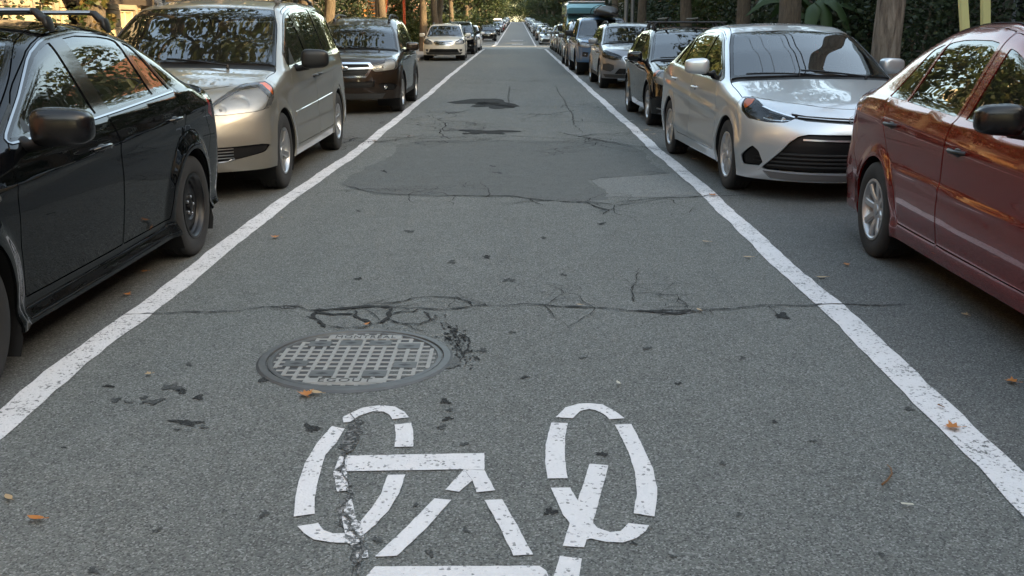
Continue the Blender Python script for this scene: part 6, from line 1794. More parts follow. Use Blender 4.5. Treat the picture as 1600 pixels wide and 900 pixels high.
for P, w in HL:
    V = []; n = len(P)
    for i, (x, y) in enumerate(P):
        a, b = P[max(i - 1, 0)], P[min(i + 1, n - 1)]; dx, dy = b[0] - a[0], b[1] - a[1]; q = math.hypot(dx, dy) or 1
        ww = w * (1 - .85 * i / (n - 1)) * _c.uniform(.4, 1.2) / 2
        for sg in (1, -1): V.append((x - sg * dy / q * ww, y + sg * dx / q * ww, road_z(y) + .0060))
    mb.raw(V, [(2 * i, 2 * i + 1, 2 * i + 3, 2 * i + 2) for i in range(n - 1)])
struct(mb.build('hairline_cracks', smooth=0, fix=False), kind='stuff')
def blob(cx, cy, rx, ry, mat, seed, name='road_stain', h=.0034, ang=0, rough=.35, n=22):
    r = random.Random(seed); P = []; ph = [r.uniform(0, 6.3) for _ in range(4)]
    for k in range(n):
        t = 2 * math.pi * k / n; q = 1 + rough * (.5 * math.sin(2 * t + ph[0]) + .4 * math.sin(3 * t + ph[1]) + .35 * math.sin(5 * t + ph[2])) + r.uniform(-.15, .15) * rough * 2
        x, y = .8 * rx * q * math.cos(t), .7 * ry * q * math.sin(t); P.append(G(cx + x * math.cos(ang) - y * math.sin(ang), cy + x * math.sin(ang) + y * math.cos(ang)))
    return struct(flat_poly(P, mat, name, h))
_r = random.Random(8)
for i in range(120):
    a_ = _r.uniform(0, 1); cx, cy = 695 + 40 * a_ + _r.gauss(0, 9), 508 + 62 * a_ + _r.gauss(0, 10)
    if math.hypot((cx - 556) / 152, (cy - 560) / 49) < 1.03: continue
    blob(cx, cy, _r.uniform(1.5, 4), _r.uniform(.8, 1.8), 'oil_dark', 900 + i, name='broken_chip', h=.0050, rough=.6, n=8)
sd = 0
for cx, cy, rx, ry, mt in ((760, 160, 46, 10, 'oil_dark'), (768, 165, 34, 7, 'oil_dark'), (768, 206.5, 42, 5.5, 'oil_dark'), (735, 209, 14, 2.4, 'oil_dark'), (450, 480, 26, 3, 'broken_asphalt'), (1222, 494, 15, 5, 'oil_dark'), (1055, 488, 32, 5, 'broken_asphalt'), (425, 592, 20, 11, 'oil_dark'), (660, 570, 60, 30, 'asphalt_patch')):
    sd += 1
    if mt == 'asphalt_patch' and sd > 11: continue
    blob(cx, cy, rx, ry, mt, sd, rough=.6)
oil = [(695, 628, 12, 4), (702, 641, 7, 2.5), (413, 804, 8, 7), (487, 670, 11, 9), (245, 830, 7, 4), (270, 606, 16, 7), (285, 612, 10, 4), (240, 628, 18, 5), (225, 622, 8, 3), (310, 622, 12, 4), (180, 626, 10, 3.5), (200, 629, 7, 3), (292, 661, 24, 6), (318, 668, 8, 3), (278, 672, 6, 2), (170, 604, 8, 3), (295, 570, 7, 3), (755, 548, 7, 4), (745, 560, 5, 3), (650, 790, 5, 4), (728, 830, 6, 5), (940, 710, 9, 4.5), (590, 845, 8, 6), (672, 865, 7, 7), (860, 800, 9, 9), (145, 893, 12, 5), (1050, 870, 7, 3), (990, 850, 6, 3), (1128, 725, 8, 3), (1155, 805, 7, 3.5), (1210, 660, 6, 2.5), (1378, 868, 7, 4), (1270, 690, 6, 3), (1060, 600, 6, 2.5), (910, 560, 6, 2.5), (640, 362, 8, 3), (760, 402, 7, 3), (706, 410, 10, 3), (795, 438, 9, 4), (560, 436, 6, 3), (690, 668, 9, 4), (725, 695, 7, 4), (700, 655, 8, 4), (1420, 640, 10, 3), (350, 800, 5, 3), (100, 700, 4, 2), (770, 260, 6, 2), (778, 270, 8, 2), (600, 268, 5, 2), (560, 330, 5, 2), (850, 372, 6, 2), (940, 350, 7, 2), (880, 430, 6, 2.2), (1010, 545, 8, 3), (820, 590, 7, 3), (800, 520, 6, 2.6), (1160, 560, 7, 3)]
for i, (cx, cy, rx, ry) in enumerate(oil): blob(cx, cy, rx, ry, 'oil_soft' if i % 3 else 'oil_dark', 500 + i, rough=.7, n=26)

# ---- manhole cover
mc = G(556, 560.5); MR = .432
mh = thing('manhole_cover', 'round cast iron manhole cover with raised grid set in cracked asphalt', 'manhole cover', (mc.x, mc.y, 0))
mh.scale = (1, 1, .62); r_ = MB().mat('iron'); r_.lathe([(MR + .012, .002), (MR, .014), (MR - .030, .016), (MR - .034, .004)], 'z', 72); r_.build('frame', parent=mh)
l_ = MB().mat('iron_dark'); l_.lathe([(MR - .037, .003), (.001, .0032)], 'z', 72); l_.mat('iron').lathe([(MR - .040, .0), (MR - .040, .009), (MR - .045, .0115), (MR - .058, .0115), (MR - .062, .004)], 'z', 72)
lid = l_.build('lid', parent=mh)
pitch = .0565; n_c = 12; half = n_c * pitch / 2; oct_ = .362
def clip_oct(x): return min(oct_, math.sqrt(max(0, .366 ** 2 - x * x)) , 1.36 * oct_ - abs(x) * .92)
gw = MB().mat('iron_worn'); pads = {(-4, 3), (-2, 4), (3, 4), (4, 2), (-4, -3), (-2, -4), (2, -4), (4, -2)}
gb = []
for i in range(n_c + 1):
    x = -half + i * pitch; e = clip_oct(x)
    if abs(x) <= oct_: gw.hexa([(x - .010, -e, .003), (x + .010, -e, .003), (x + .010, e, .003), (x - .010, e, .003), (x - .0085, -e, .0085), (x + .0085, -e, .0085), (x + .0085, e, .0085), (x - .0085, e, .0085)])
for j in range(n_c + 1):
    y = -half + j * pitch; e = clip_oct(y)
    if abs(y) <= oct_: gw.hexa([(-e, y - .0085, .003), (e, y - .0085, .003), (e, y + .0085, .003), (-e, y + .0085, .003), (-e, y - .0060, .0078), (e, y - .0060, .0078), (e, y + .0060, .0078), (-e, y + .0060, .0078)])
gw.build('grid', parent=mh, smooth=0)
for (a, b) in ((-.20, .20), (-.055, .215), (.085, .215), (.225, .17), (-.255, -.085), (-.115, -.215), (.115, -.215), (.235, -.10)):
    p = MB().mat('iron'); p.box((a, b, .0062), (.105, .078, .009)); p.mat('iron_dark'); p.raw([(a - .03, b, 0.0111), (a, b - .016, 0.0111), (a + .03, b, 0.0111), (a, b + .016, 0.0111)], [(0, 1, 2, 3)]); p.build('pick_pad', parent=mh, smooth=0, fix=False)
def lettering(txt, size, name, mat, parent, loc, depth=.0015, rz=0, rx=0):
    cu = bpy.data.curves.new('lettering', 'FONT'); cu.body = txt; cu.size = size; cu.align_x = 'CENTER'; cu.align_y = 'CENTER'; cu.extrude = depth; cu.space_character = 1.15
    to = bpy.data.objects.new('tmp_text', cu); COL.objects.link(to); bpy.context.view_layer.update()
    me = bpy.data.meshes.new_from_object(to.evaluated_get(bpy.context.evaluated_depsgraph_get())); bpy.data.objects.remove(to)
    me.materials.clear(); me.materials.append(MAT[mat]); o = bpy.data.objects.new(name, me); COL.objects.link(o); o.parent = parent; o.location = loc; o.rotation_euler = (rx, 0, rz); return o
for y, w, tx in ((.305, .27, 'MONTRÉAL'), (-.305, .25, 'ÉGOUT')):
    p = MB().mat('iron_worn'); p.box((0, y, .0062), (w + .08, .060, .0105)); p.build('name_plate', parent=mh, smooth=0)
    o = lettering(tx, .064, 'lettering', 'iron_dark', mh, (0, y, .0120)); o.scale = (1.0 if len(tx) < 7 else .80, .92, 1)

# ---- fallen leaves, each its own thing
def leaf_mesh(kind, seed, size):
    r = random.Random(seed)
    if kind == 'maple': prof = [(0, -1), (.18, -.55), (.75, -.62), (.55, -.2), (1.0, .18), (.52, .26), (.45, .62), (.2, .5), (0, 1), (-.2, .5), (-.45, .62), (-.52, .26), (-1.0, .18), (-.55, -.2), (-.75, -.62), (-.18, -.55)]
    elif kind == 'chip': prof = [(-.3, -1), (.3, -.9), (.28, 1), (-.26, .9)]
    else: prof = [(0, -1), (.28, -.6), (.42, -.1), (.33, .45), (0, 1), (-.33, .45), (-.42, -.1), (-.28, -.6)]
    ca, cb = r.uniform(.15, .45), r.uniform(.05, .3); V = [(0, 0, .004)]
    for x, y in prof: V.append((x * size, y * size, .002 + size * (ca * x * x + cb * (y + .1 * x) ** 2 * (1 if y > 0 else .5) + r.uniform(0, .06))))
    n = len(prof); F = [(0, i + 1, (i + 1) % n + 1) for i in range(n)]
    m = MB(); m.raw(V, F)
    if kind != 'chip': m.tube([(0, -size * .95, .004), (.1 * size, -size * 1.4, .006)], .0012, 4)
    return m
LV = [((57, 815), 'oval', 'fallen_orange', .030, 'bright orange leaf lying alone on the asphalt at the lower left', 1.4), ((14, 782), 'oval', 'fallen_tan', .026, 'tan leaf at the left edge above the bright orange leaf', .8),
    ((478, 620), 'maple', 'fallen_orange', .036, 'crumpled orange leaf against the lower rim of the manhole cover', .4), ((494, 617), 'oval', 'fallen_tan', .034, 'curled tan leaf beside the crumpled leaf below the manhole cover', 1.1), ((572, 510), 'oval', 'fallen_orange', .026, 'small orange leaf at the upper rim of the manhole cover', 2.6),
    ((430, 373), 'maple', 'fallen_orange', .034, 'orange leaf right of the left white line near the black sedan rear wheel', .2), ((232, 588), 'maple', 'fallen_tan', .018, 'small tan leaf above the dark oil spots left of the manhole', 1.9), ((199, 463), 'maple', 'fallen_orange', .026, 'small orange leaf under the middle of the black sedan', .9), ((226, 427), 'maple', 'fallen_orange', .026, 'small orange leaf under the rear door of the black sedan', 2.1),
    ((966, 602), 'oval', 'fallen_pale', .018, 'pale little leaf above the right wheel of the bicycle symbol', .3), ((1488, 672), 'maple', 'fallen_orange', .036, 'orange leaf lying on the right white line', 1.5), ((1417, 793), 'chip', 'fallen_pale', .020, 'pale wood chip at the lower right beside the right white line', 1.4), ((1580, 600), 'maple', 'fallen_orange', .030, 'orange brown leaf at the right edge below the red sedan', 1.0),
    ((1507, 495), 'maple', 'fallen_tan', .024, 'tan leaf in the parking lane beneath the red sedan door', .5), ((1283, 436), 'oval', 'fallen_tan', .036, 'tan leaf just right of the right white line beside the crack', 1.6), ((1168, 404), 'oval', 'fallen_tan', .032, 'tan leaf left of the right white line level with the red sedan wheel', 1.4), ((1103, 380), 'oval', 'fallen_tan', .030, 'small tan leaf on the lane left of the right line', 1.2),
    ((1322, 416), 'maple', 'fallen_orange', .026, 'small orange leaf beside the rear wheel of the red sedan', .1), ((1113, 307), 'maple', 'fallen_orange', .044, 'orange red leaf on the right white line where the crack crosses it', .7), ((1092, 487), 'oval', 'fallen_tan', .024, 'tan leaf lying in the long transverse crack', .3), ((905, 479), 'oval', 'fallen_tan', .018, 'tiny tan leaf on the middle of the transverse crack', 1.2),
    ((1085, 250), 'oval', 'fallen_tan', .045, 'tan leaf near the front wheel of the silver sedan', .6), ((1010, 205), 'maple', 'fallen_tan', .05, 'tan leaf by the front wheel of the black hatchback', 1.3), ((1008, 217), 'oval', 'fallen_pale', .05, 'pale leaf in the gap before the silver sedan', .2), ((1020, 211), 'oval', 'fallen_tan', .045, 'tan leaf nearest the black hatchback bumper', 2.2), ((985, 190), 'oval', 'fallen_pale', .05, 'pale leaf on the lane edge beside the black hatchback', 2.0), ((1062, 222), 'maple', 'fallen_brown', .05, 'brown leaf under the nose of the black hatchback', .4), ((960, 165), 'oval', 'fallen_pale', .05, 'pale leaf beside the grey crossover wheel', 1.7),
    ((585, 222), 'maple', 'fallen_brown', .045, 'brown leaf in the break of the left white line', .9), ((640, 214), 'oval', 'fallen_brown', .045, 'brown leaf beside the break of the left line', 1.9), ((440, 342), 'oval', 'fallen_tan', .012, 'tiny leaf on the asphalt near the left line', .8), ((1470, 640), 'chip', 'fallen_brown', .018, 'small dark chip on the right white line', .5)]
for (px, kind, mt, size, lb, rot) in LV:
    p = G(*px, .010); m = leaf_mesh(kind, hash(lb) % 1000 if False else int(px[0] * 7 + px[1]), size); m.mats = [mt]; m.M = [0] * len(m.F)
    o = m.build('fallen_leaf' if kind != 'chip' else 'wood_chip', loc=(p.x, p.y, p.z), rot=(0, 0, rot), smooth=60, fix=False)
    tag(o, lb, 'leaf' if kind != 'chip' else 'wood chip', 'fallen leaves on the road' if kind != 'chip' else 'chips on the road')
tw = MB().mat('fallen_brown'); p = [G(1378, 762, .012), G(1386, 756, .014), G(1393, 746, .014), G(1392, 737, .012), G(1386, 730, .010)]
tw.tube(p, [.004, .0035, .003, .0025, .0015], 6); tag(tw.build('twig'), 'thin curled twig lying left of the right white line', 'twig')
# ------------------------------------------------------------------ trees, hedges, plants
def leaf_cloud(centres, n, size, seed, mat, flat=.25, shell=.5):
    """many small bent leaves spread through ellipsoid clumps: centres = [(c, (rx, ry, rz))]"""
    r = np.random.default_rng(seed)
    vol = np.array([c[1][0] * c[1][1] * c[1][2] for c in centres]) ** .8; vol = vol / vol.sum()
    which = r.choice(len(centres), n, p=vol)
    C = np.array([c[0] for c in centres])[which]; Rr = np.array([c[1] for c in centres])[which]
    d = r.normal(size=(n, 3)); d /= np.linalg.norm(d, axis=1)[:, None]
    rad = r.uniform(0, 1, n) ** shell
    P = C + d * Rr * rad[:, None]
    a = r.normal(size=(n, 3)); a[:, 2] *= flat + .3; a /= np.linalg.norm(a, axis=1)[:, None]
    b = np.cross(a, r.normal(size=(n, 3)) * [1, 1, .6]); b /= np.maximum(np.linalg.norm(b, axis=1), 1e-6)[:, None]
    s = size * r.uniform(.6, 1.35, n)[:, None]
    nn = np.cross(a, b)
    V = np.stack([P - a * s, P - b * s * .55 + nn * s * .12, P + a * s * 1.1 - nn * s * .1, P + b * s * .55 + nn * s * .12], 1).reshape(-1, 3)
    me = bpy.data.meshes.new('crown'); F = np.arange(4 * n).reshape(-1, 4)
    me.vertices.add(4 * n); me.vertices.foreach_set('co', V.astype(np.float32).ravel())
    me.loops.add(4 * n); me.loops.foreach_set('vertex_index', F.astype(np.int32).ravel())
    me.polygons.add(n); me.polygons.foreach_set('loop_start', (np.arange(n) * 4).astype(np.int32)); me.polygons.foreach_set('loop_total', np.full(n, 4, np.int32))
    me.materials.append(MAT[mat]); me.update(); me.validate()
    return me

def tree_meshes(seed, H, r0, crown_z, crown_r, nleaf, size, mat='tree_leaf', low=False):
    r = random.Random(seed); m = MB().mat('bark')
    pts = [Vector((0, 0, -.1))]; rad = [r0 * 1.35]
    n = 9; top = crown_z + (H - crown_z) * .45
    for i in range(1, n + 1):
        q = i / n; pts.append(Vector((r.uniform(-.05, .05) * (1 + q), r.uniform(-.05, .05) * (1 + q), top * q))); rad.append(r0 * (1.08 - .5 * q if i > 1 else 1.12))
    m.tube(pts, rad, 12)
    ends = []
    nl = 9
    for i in range(nl):
        t = .52 + .48 * i / (nl - 1); b = pts[min(n, int(t * n))].copy(); b.z = top * t
        az = i * 2.4 + r.uniform(-.4, .4); ln = crown_r * r.uniform(.65, .95); up = r.uniform(.25, .7) * (1 if i < 7 else 1.6)
        e = b + Vector((math.cos(az) * ln, math.sin(az) * ln, ln * up)); mid = b.lerp(e, .5) + Vector((r.uniform(-.2, .2), r.uniform(-.2, .2), .25))
        m.tube([b, mid, e], [r0 * .42, r0 * .26, r0 * .08], 7); ends.append(e); ends.append(mid)
        for k in range(3):
            az2 = az + r.uniform(-1.1, 1.1); e2 = mid.lerp(e, r.uniform(.1, .8)); f = e2 + Vector((math.cos(az2), math.sin(az2), r.uniform(-.1, .6))) * ln * .5
            m.tube([e2, f], [r0 * .14, r0 * .04], 5); ends.append(f)
    me = m.mesh('trunk', 50)
    cl = []
    for e in ends:
        s = crown_r * r.uniform(.22, .40); cl.append(((e.x, e.y, max(e.z, crown_z * .9)), (s * 1.2, s * 1.2, s * .75)))
    for k in range(10):
        az = r.uniform(0, 6.28); q = crown_r * math.sqrt(r.uniform(0, 1)) * .85; z = crown_z + (H - crown_z) * r.uniform(.1, .95) * (1 - .35 * (q / crown_r) ** 2)
        s = crown_r * r.uniform(.2, .34); cl.append(((q * math.cos(az), q * math.sin(az), z), (s, s, s * .7)))
    if low:
        for k in range(8):
            az = r.uniform(0, 6.28); q = crown_r * r.uniform(.3, .9); s = crown_r * .28; cl.append(((q * math.cos(az), q * math.sin(az), crown_z * r.uniform(.35, .9)), (s, s, s * .8)))
    return me, leaf_cloud(cl, nleaf, size, seed, mat)
TREES = {'a': tree_meshes(11, 10.5, .20, 3.9, 3.1, 8500, .105), 'b': tree_meshes(12, 9.5, .19, 3.6, 2.8, 8000, .10), 'c': tree_meshes(13, 11.5, .22, 4.2, 3.4, 9000, .11),
         'slim': tree_meshes(16, 9.0, .19, 4.6, 2.0, 4200, .085), 'sparse': tree_meshes(17, 9.5, .18, 4.4, 2.5, 4200, .10), 'far': tree_meshes(14, 10, .22, 2.6, 3.4, 6000, .16, 'far_leaf', True), 'shrub': tree_meshes(15, 5.0, .10, 1.2, 2.0, 5000, .10, 'dark_leaf', True)}
def tree(kind, x, y, rz, label, group, sc=1.0, name='tree', cat='tree'):
    t = thing(name, label, cat, (x, y, road_z(y) + (.1 if abs(x) < 6.5 else 0)), rz, group); t.scale = (sc, sc, sc)
    for nm, me in zip(('trunk', 'crown'), TREES[kind]):
        o = bpy.data.objects.new(nm, me); COL.objects.link(o); o.parent = t
        if nm == 'crown': o['kind'] = 'stuff'
    return t
def box_hedge(name, label, x0, x1, y0, y1, z0, z1, n, size, seed, mat='dark_leaf', cat='hedge', lumps=14, group=None):
    r = random.Random(seed); cl = []
    for k in range(lumps):
        s = r.uniform(.5, .95); cl.append(((r.uniform(x0, x1), y0 + (y1 - y0) * (k + .5) / lumps + r.uniform(-.2, .2), r.uniform(z0 + .2, z1 - .4)), ((x1 - x0) * .5 * s + .25, (y1 - y0) / lumps * 1.1 * s + .3, (z1 - z0) * .42 * s + .2)))
    t = thing(name, label, cat, ((x0 + x1) / 2, (y0 + y1) / 2, road_z((y0 + y1) / 2)), 0, group)
    cx, cy, cz = t.location
    me = leaf_cloud([((c[0] - cx, c[1] - cy, c[2]), rr) for c, rr in cl], n, size, seed, mat, shell=.34)
    o = bpy.data.objects.new('foliage', me); COL.objects.link(o); o.parent = t; o['kind'] = 'stuff'
    m = MB().mat('bark')
    for k in range(lumps):
        c, rr = cl[k]; m.tube([(c[0] - cx + r.uniform(-.2, .2), c[1] - cy, 0), (c[0] - cx, c[1] - cy, c[2])], [.035, .015], 6)
    m.build('stems', parent=t)
    return t
tree('slim', 4.62, 17.6, .3, 'street tree with grey brown bark behind the silver sedan', 'street trees'); tree('slim', 5.3, 24.4, 2.6, 'slender street tree between the silver sedan and the black hatchback', 'street trees', .9); tree('sparse', 4.95, 30.5, 1.7, 'leafy street tree behind the grey crossover on the right', 'street trees')
tree('sparse', 4.9, 40.5, 2.9, 'street tree beside the pale blue camper van on the right', 'street trees'); tree('sparse', 4.9, 52, 4.0, 'street tree behind the pale blue camper van near the crossing', 'street trees', .95); tree('c', 5.0, 64, 5.2, 'last right street tree before the crossing', 'street trees')
tree('b', 5.0, 4.0, .9, 'street tree on the right pavement beside the red sedan out of frame', 'street trees', 1.05) if False else None
tree('sparse', 6.2, -3.5, .4, 'street tree on the right pavement behind the camera', 'street trees'); tree('sparse', -6.3, -5.0, 2.0, 'street tree on the left pavement behind the camera', 'street trees')
tree('b', -6.3, 8.0, 2.2, 'street tree on the left pavement beside the black sedan', 'street trees', .95)
iv = tree('a', -5.55, 13.6, 3.3, 'ivy wrapped street tree between the black sedan and the minivan', 'street trees', .95)
o = bpy.data.objects.new('ivy', leaf_cloud([((.16 * math.cos(k * 2.1), .16 * math.sin(k * 2.1), .4 + k * .14), (.20, .20, .16)) for k in range(22)] + [((0, .35 + .1 * k, 1.9 - .09 * k), (.1, .16, .1)) for k in range(5)], 1500, .05, 91, 'ivy_leaf')); COL.objects.link(o); o.parent = iv; o['kind'] = 'stuff'
tree('a', -5.6, 27.5, 4.4, 'street tree on the left pavement beside the brown suv', 'street trees', .95); tree('b', -5.2, 40, 1.1, 'street tree on the left pavement behind the brown suv', 'street trees', .9)
tree('a', -5.05, 55.5, 5.1, 'dark trunked street tree behind the cream wagon', 'street trees', 1.0); tree('b', -5.1, 64, .5, 'sunlit trunk of the second tree behind the cream wagon', 'street trees', 1.1); tree('b', -6.2, 34.2, 3.9, 'leafy street tree on the left pavement in front of the grey brick house', 'street trees', 1.0); tree('c', -6.3, 47.5, .8, 'leafy street tree on the left pavement near the row house', 'street trees', .95); tree('a', -6.1, 21.0, 1.5, 'leafy street tree on the left pavement beside the beige minivan', 'street trees', .9); tree('c', -5.2, 69, 2.5, 'third street tree behind the cream wagon at the corner', 'street trees', 1.15)  # trees by the grey brick and row houses added to shade the facades
k = 0
for y in range(97, 330, 15):
    for sx in (-1, 1):
        k += 1
        tree('far', sx * (5.6 + (k * 37 % 10) * .12), y + (k * 53 % 7), k * 1.3, 'leafy street tree far up the rising road', 'street trees beyond the crossing', .85 + (k * 29 % 10) * .035)
for i, (x, y, s) in enumerate(((-14, 350, 1.5), (-5, 372, 1.3), (3, 366, 1.35), (12, 352, 1.5), (-26, 360, 1.6), (24, 360, 1.6), (-9, 392, 1.7), (8, 395, 1.7))): tree('far', x, y, i * 2.1, 'tree closing the view at the far end of the street', 'trees at the end of the street', s)
for i, x in enumerate((10.5, 17, 24, 31, 38)):
    tree('far', x, 71.6, i * 1.9, ('leafy tree added for shade on the near corner of the cross street', 'leafy tree added for shade second from the corner in the cross street', 'leafy tree added for shade third from the corner in the cross street', 'leafy tree added for shade fourth from the corner in the cross street', 'leafy tree added for shade farthest along the cross street')[i], 'trees added to shade the cross street', 1.15)  # row added to keep the sun off the cross street
for i, (x, y) in enumerate(((10.5, 88.8), (17, 89), (-11, 89))):
    tree('far', x, y, 3 + i * 1.9, ('leafy tree added for shade on the far right corner of the cross street', 'second leafy tree added for shade on the far side of the cross street', 'leafy tree added for shade on the far left corner of the cross street')[i], 'trees added to shade the cross street', 1.15)  # added against the sunlit strip on the far side of the cross street
box_hedge('hedge', 'dark greenery across the far end of the street', -8, 8, 352, 356, -.6, 5.2, 9000, .26, 77)
for i, (x, y) in enumerate(((-7, -27), (-2.2, -34), (2.6, -31), (7, -26), (-11, -36), (11, -36), (0, -44))):
    tree('far', x, y, i * 2.3, 'leafy tree added behind the camera to block bright sky', 'trees added behind the camera', 1.2)  # added across the street to keep bright sky out of the car reflections
box_hedge('hedge', 'greenery added behind the camera to block bright sky', -12, 12, -38, -36, .1, 4.5, 4000, .15, 78)  # unseen filler, added with the trees to hide the bright horizon
# dark greenery in the right front gardens
box_hedge('hedge', 'dense dark hedge behind the red sedan right of the utility pole', 6.7, 7.7, 15.8, 18.6, .1, 3.3, 8000, .045, 21)
box_hedge('hedge', 'dark hedge between the utility pole and the grey barked tree', 6.4, 7.5, 18.4, 23.6, .1, 3.4, 9000, .06, 22)
box_hedge('hedge', 'dark hedge behind the black hatchback on the right', 6.3, 7.4, 23.6, 33, .1, 3.5, 9000, .07, 23)
box_hedge('hedge', 'lighter leafed bush behind the grey crossover beside the twin posts', 6.0, 7.2, 33.2, 41, .1, 3.6, 6000, .09, 24, 'tree_leaf')
box_hedge('hedge', 'dark overgrown hedge behind the blue pickup', 6.2, 7.6, 41.2, 55, .1, 3.8, 7000, .09, 25); box_hedge('hedge', 'dark hedge at the right corner of the crossing', 6.2, 7.6, 55.5, 68, .1, 3.8, 6000, .10, 26)
box_hedge('hedge', 'dark bush at the right edge beyond the yellow porch posts', 7.4, 8.2, 13.2, 15.0, .1, 3.2, 4000, .05, 27)
box_hedge('hedge', 'dark green bush by the left house behind the minivan', -8.2, -6.9, 32.5, 40, .1, 3.4, 5000, .07, 31); box_hedge('hedge', 'dark green bush beside the red outdoor staircase', -8.2, -6.9, 43.5, 47.2, .1, 3.3, 4000, .08, 32)
box_hedge('hedge', 'leafy bush at the left corner of the crossing behind the cream wagon', -8.0, -6.2, 60.5, 68.5, .1, 3.6, 6000, .10, 33, 'tree_leaf'); box_hedge('hedge', 'small green bush at the left edge before the stone house', -8.4, -7.4, 14.2, 16.6, .1, 2.4, 2500, .05, 34)
for y0 in (97, 135, 175, 215, 255, 295): 
    for sx in (-1, 1): box_hedge('hedge', 'dark roadside greenery far up the rising road', sx * 8.6 - 1.2, sx * 8.6 + 1.2, y0, y0 + 36, .1, 4.6, 3500, .20, 40 + y0 + sx, group='greenery beyond the crossing')
# big leaved plant behind the silver sedan
bp = thing('banana_plant', 'broad leaved plant with drooping green leaves behind the silver sedan', 'plant', (5.75, 20.0, road_z(20) + .1))
st = MB().mat('banana_leaf'); st.tube([(0, 0, 0), (.03, 0, .9), (0, .02, 1.75)], [.07, .06, .035], 8); st.build('stem', parent=bp)
def big_leaf(az, ln, w, up, droop, z0):
    n = 9; V = []; F = []; m = MB().mat('banana_leaf')
    d = Vector((math.cos(az), math.sin(az), 0)); s = Vector((-math.sin(az), math.cos(az), 0))
    for i in range(n + 1):
        q = i / n; c = d * (ln * (q * .95)) + Vector((0, 0, z0 + up * math.sin(q * 2.2) - droop * q * q))
        ww = w * math.sin(math.pi * min(1, .06 + q * .94)) ** .7
        V += [c - s * ww + Vector((0, 0, -.08 * ww / w + .02 * math.sin(i * 2.3))), c + Vector((0, 0, .03)), c + s * ww + Vector((0, 0, -.08 * ww / w + .02 * math.sin(i * 3.1)))]
    for i in range(n):
        for j in range(2): F.append((3 * i + j, 3 * i + j + 1, 3 * i + j + 4, 3 * i + j + 3))
    return m.raw(V, F).build('leaf', parent=bp, smooth=70, fix=False)
for az, ln, w, up, dr, z0 in ((3.3, 1.5, .11, .75, .35, 1.3), (3.7, 1.25, .12, .45, .85, 1.4), (4.3, 1.0, .14, .30, .95, 1.7), (5.2, 1.0, .13, .4, .9, 1.7), (5.9, 1.2, .2, .45, .8, 1.6), (.7, 1.2, .2, .6, .6, 1.6), (2.2, 1.2, .2, .6, .6, 1.6), (3.1, 1.3, .2, .7, .5, 1.6), (4.8, .8, .14, .1, .9, 1.85)): big_leaf(az, ln, w, up, dr, z0)
# ------------------------------------------------------------------ poles
up_ = thing('utility_pole', 'weathered wooden utility pole on the right pavement behind the red sedan', 'pole', (4.42, 12.35, .12))
m = MB().mat('pole_wood'); r = random.Random(5)
m.tube([(r.uniform(-.008, .008), r.uniform(-.008, .008), z) for z in np.linspace(-.1, 9.5, 24)], [.172 - .045 * i / 23 for i in range(24)], 18); m.build('shaft', parent=up_)
m = MB().mat('brown_wood'); m.box((0, -.14, 8.7), (2.2, .10, .12)); m.build('cross_arm', parent=up_)
for x in (-.95, -.45, .45, .95):
    m = MB().mat('iron_dark'); m.lathe([(.02, 0), (.045, .03), (.05, .09), (.02, .13), (.001, .13)], 'z', 12, (x, -.14, 8.76)); m.build('insulator', parent=up_)
m = MB().mat('metal_grey'); m.lathe([(.19, -.4), (.2, .35), (.12, .42), (.001, .42)], 'z', 16, (.30, .1, 7.6)); m.build('transformer', parent=up_)
pole2 = (4.6, 66.0)
for i, (x, z) in enumerate(((-.95, 8.86), (-.45, 8.86), (.45, 8.86), (.0, 6.7), (.05, 6.2))):
    m = MB().mat('wire_black')
    for ya, yb in ((-30, 12.35), (12.35, 66)):
        m.tube([(4.42 + x, ya + (yb - ya) * t, z + .1 - 2.4 * t * (1 - t) * (.45 if i < 3 else .7)) for t in np.linspace(0, 1, 14)], .011 if i < 3 else .02, 5)
    tag(m.build('overhead_wire'), 'overhead wire running along the right side of the street', 'wire', 'overhead wires')
tp = thing('twin_post', 'pair of slim grey posts side by side behind the grey crossover', 'post', (4.55, 42.3, road_z(42) + .1))
for dx, rr in ((-.13, .075), (.13, .07)):
    m = MB().mat('metal_grey'); m.tube([(dx, 0, 0), (dx, 0, 6.5)], rr, 12); m.build('post', parent=tp)
# ------------------------------------------------------------------ houses
def wall_with_openings(mb, x, face, y0, y1, z0, z1, ops, depth=.14):
    """wall sheet at x facing +-x with real openings and reveals; ops = [(y0, y1, z0, z1)]"""
    ys = sorted({y0, y1, *[o[0] for o in ops], *[o[1] for o in ops]}); zs = sorted({z0, z1, *[o[2] for o in ops], *[o[3] for o in ops]})
    for i in range(len(ys) - 1):
        for j in range(len(zs) - 1):
            cy, cz = (ys[i] + ys[i + 1]) / 2, (zs[j] + zs[j + 1]) / 2
            if any(a < cy < b and c < cz < d for a, b, c, d in ops): continue
            q = [(x, ys[i], zs[j]), (x, ys[i + 1], zs[j]), (x, ys[i + 1], zs[j + 1]), (x, ys[i], zs[j + 1])]
            mb.raw(q if face > 0 else q[::-1], [(0, 1, 2, 3)])
    xi = x - face * depth
    for a, b, c, d in ops:
        mb.raw([(x, a, c), (x, b, c), (x, b, d), (x, a, d), (xi, a, c), (xi, b, c), (xi, b, d), (xi, a, d)], [(0, 1, 5, 4), (1, 2, 6, 5), (2, 3, 7, 6), (3, 0, 4, 7)])
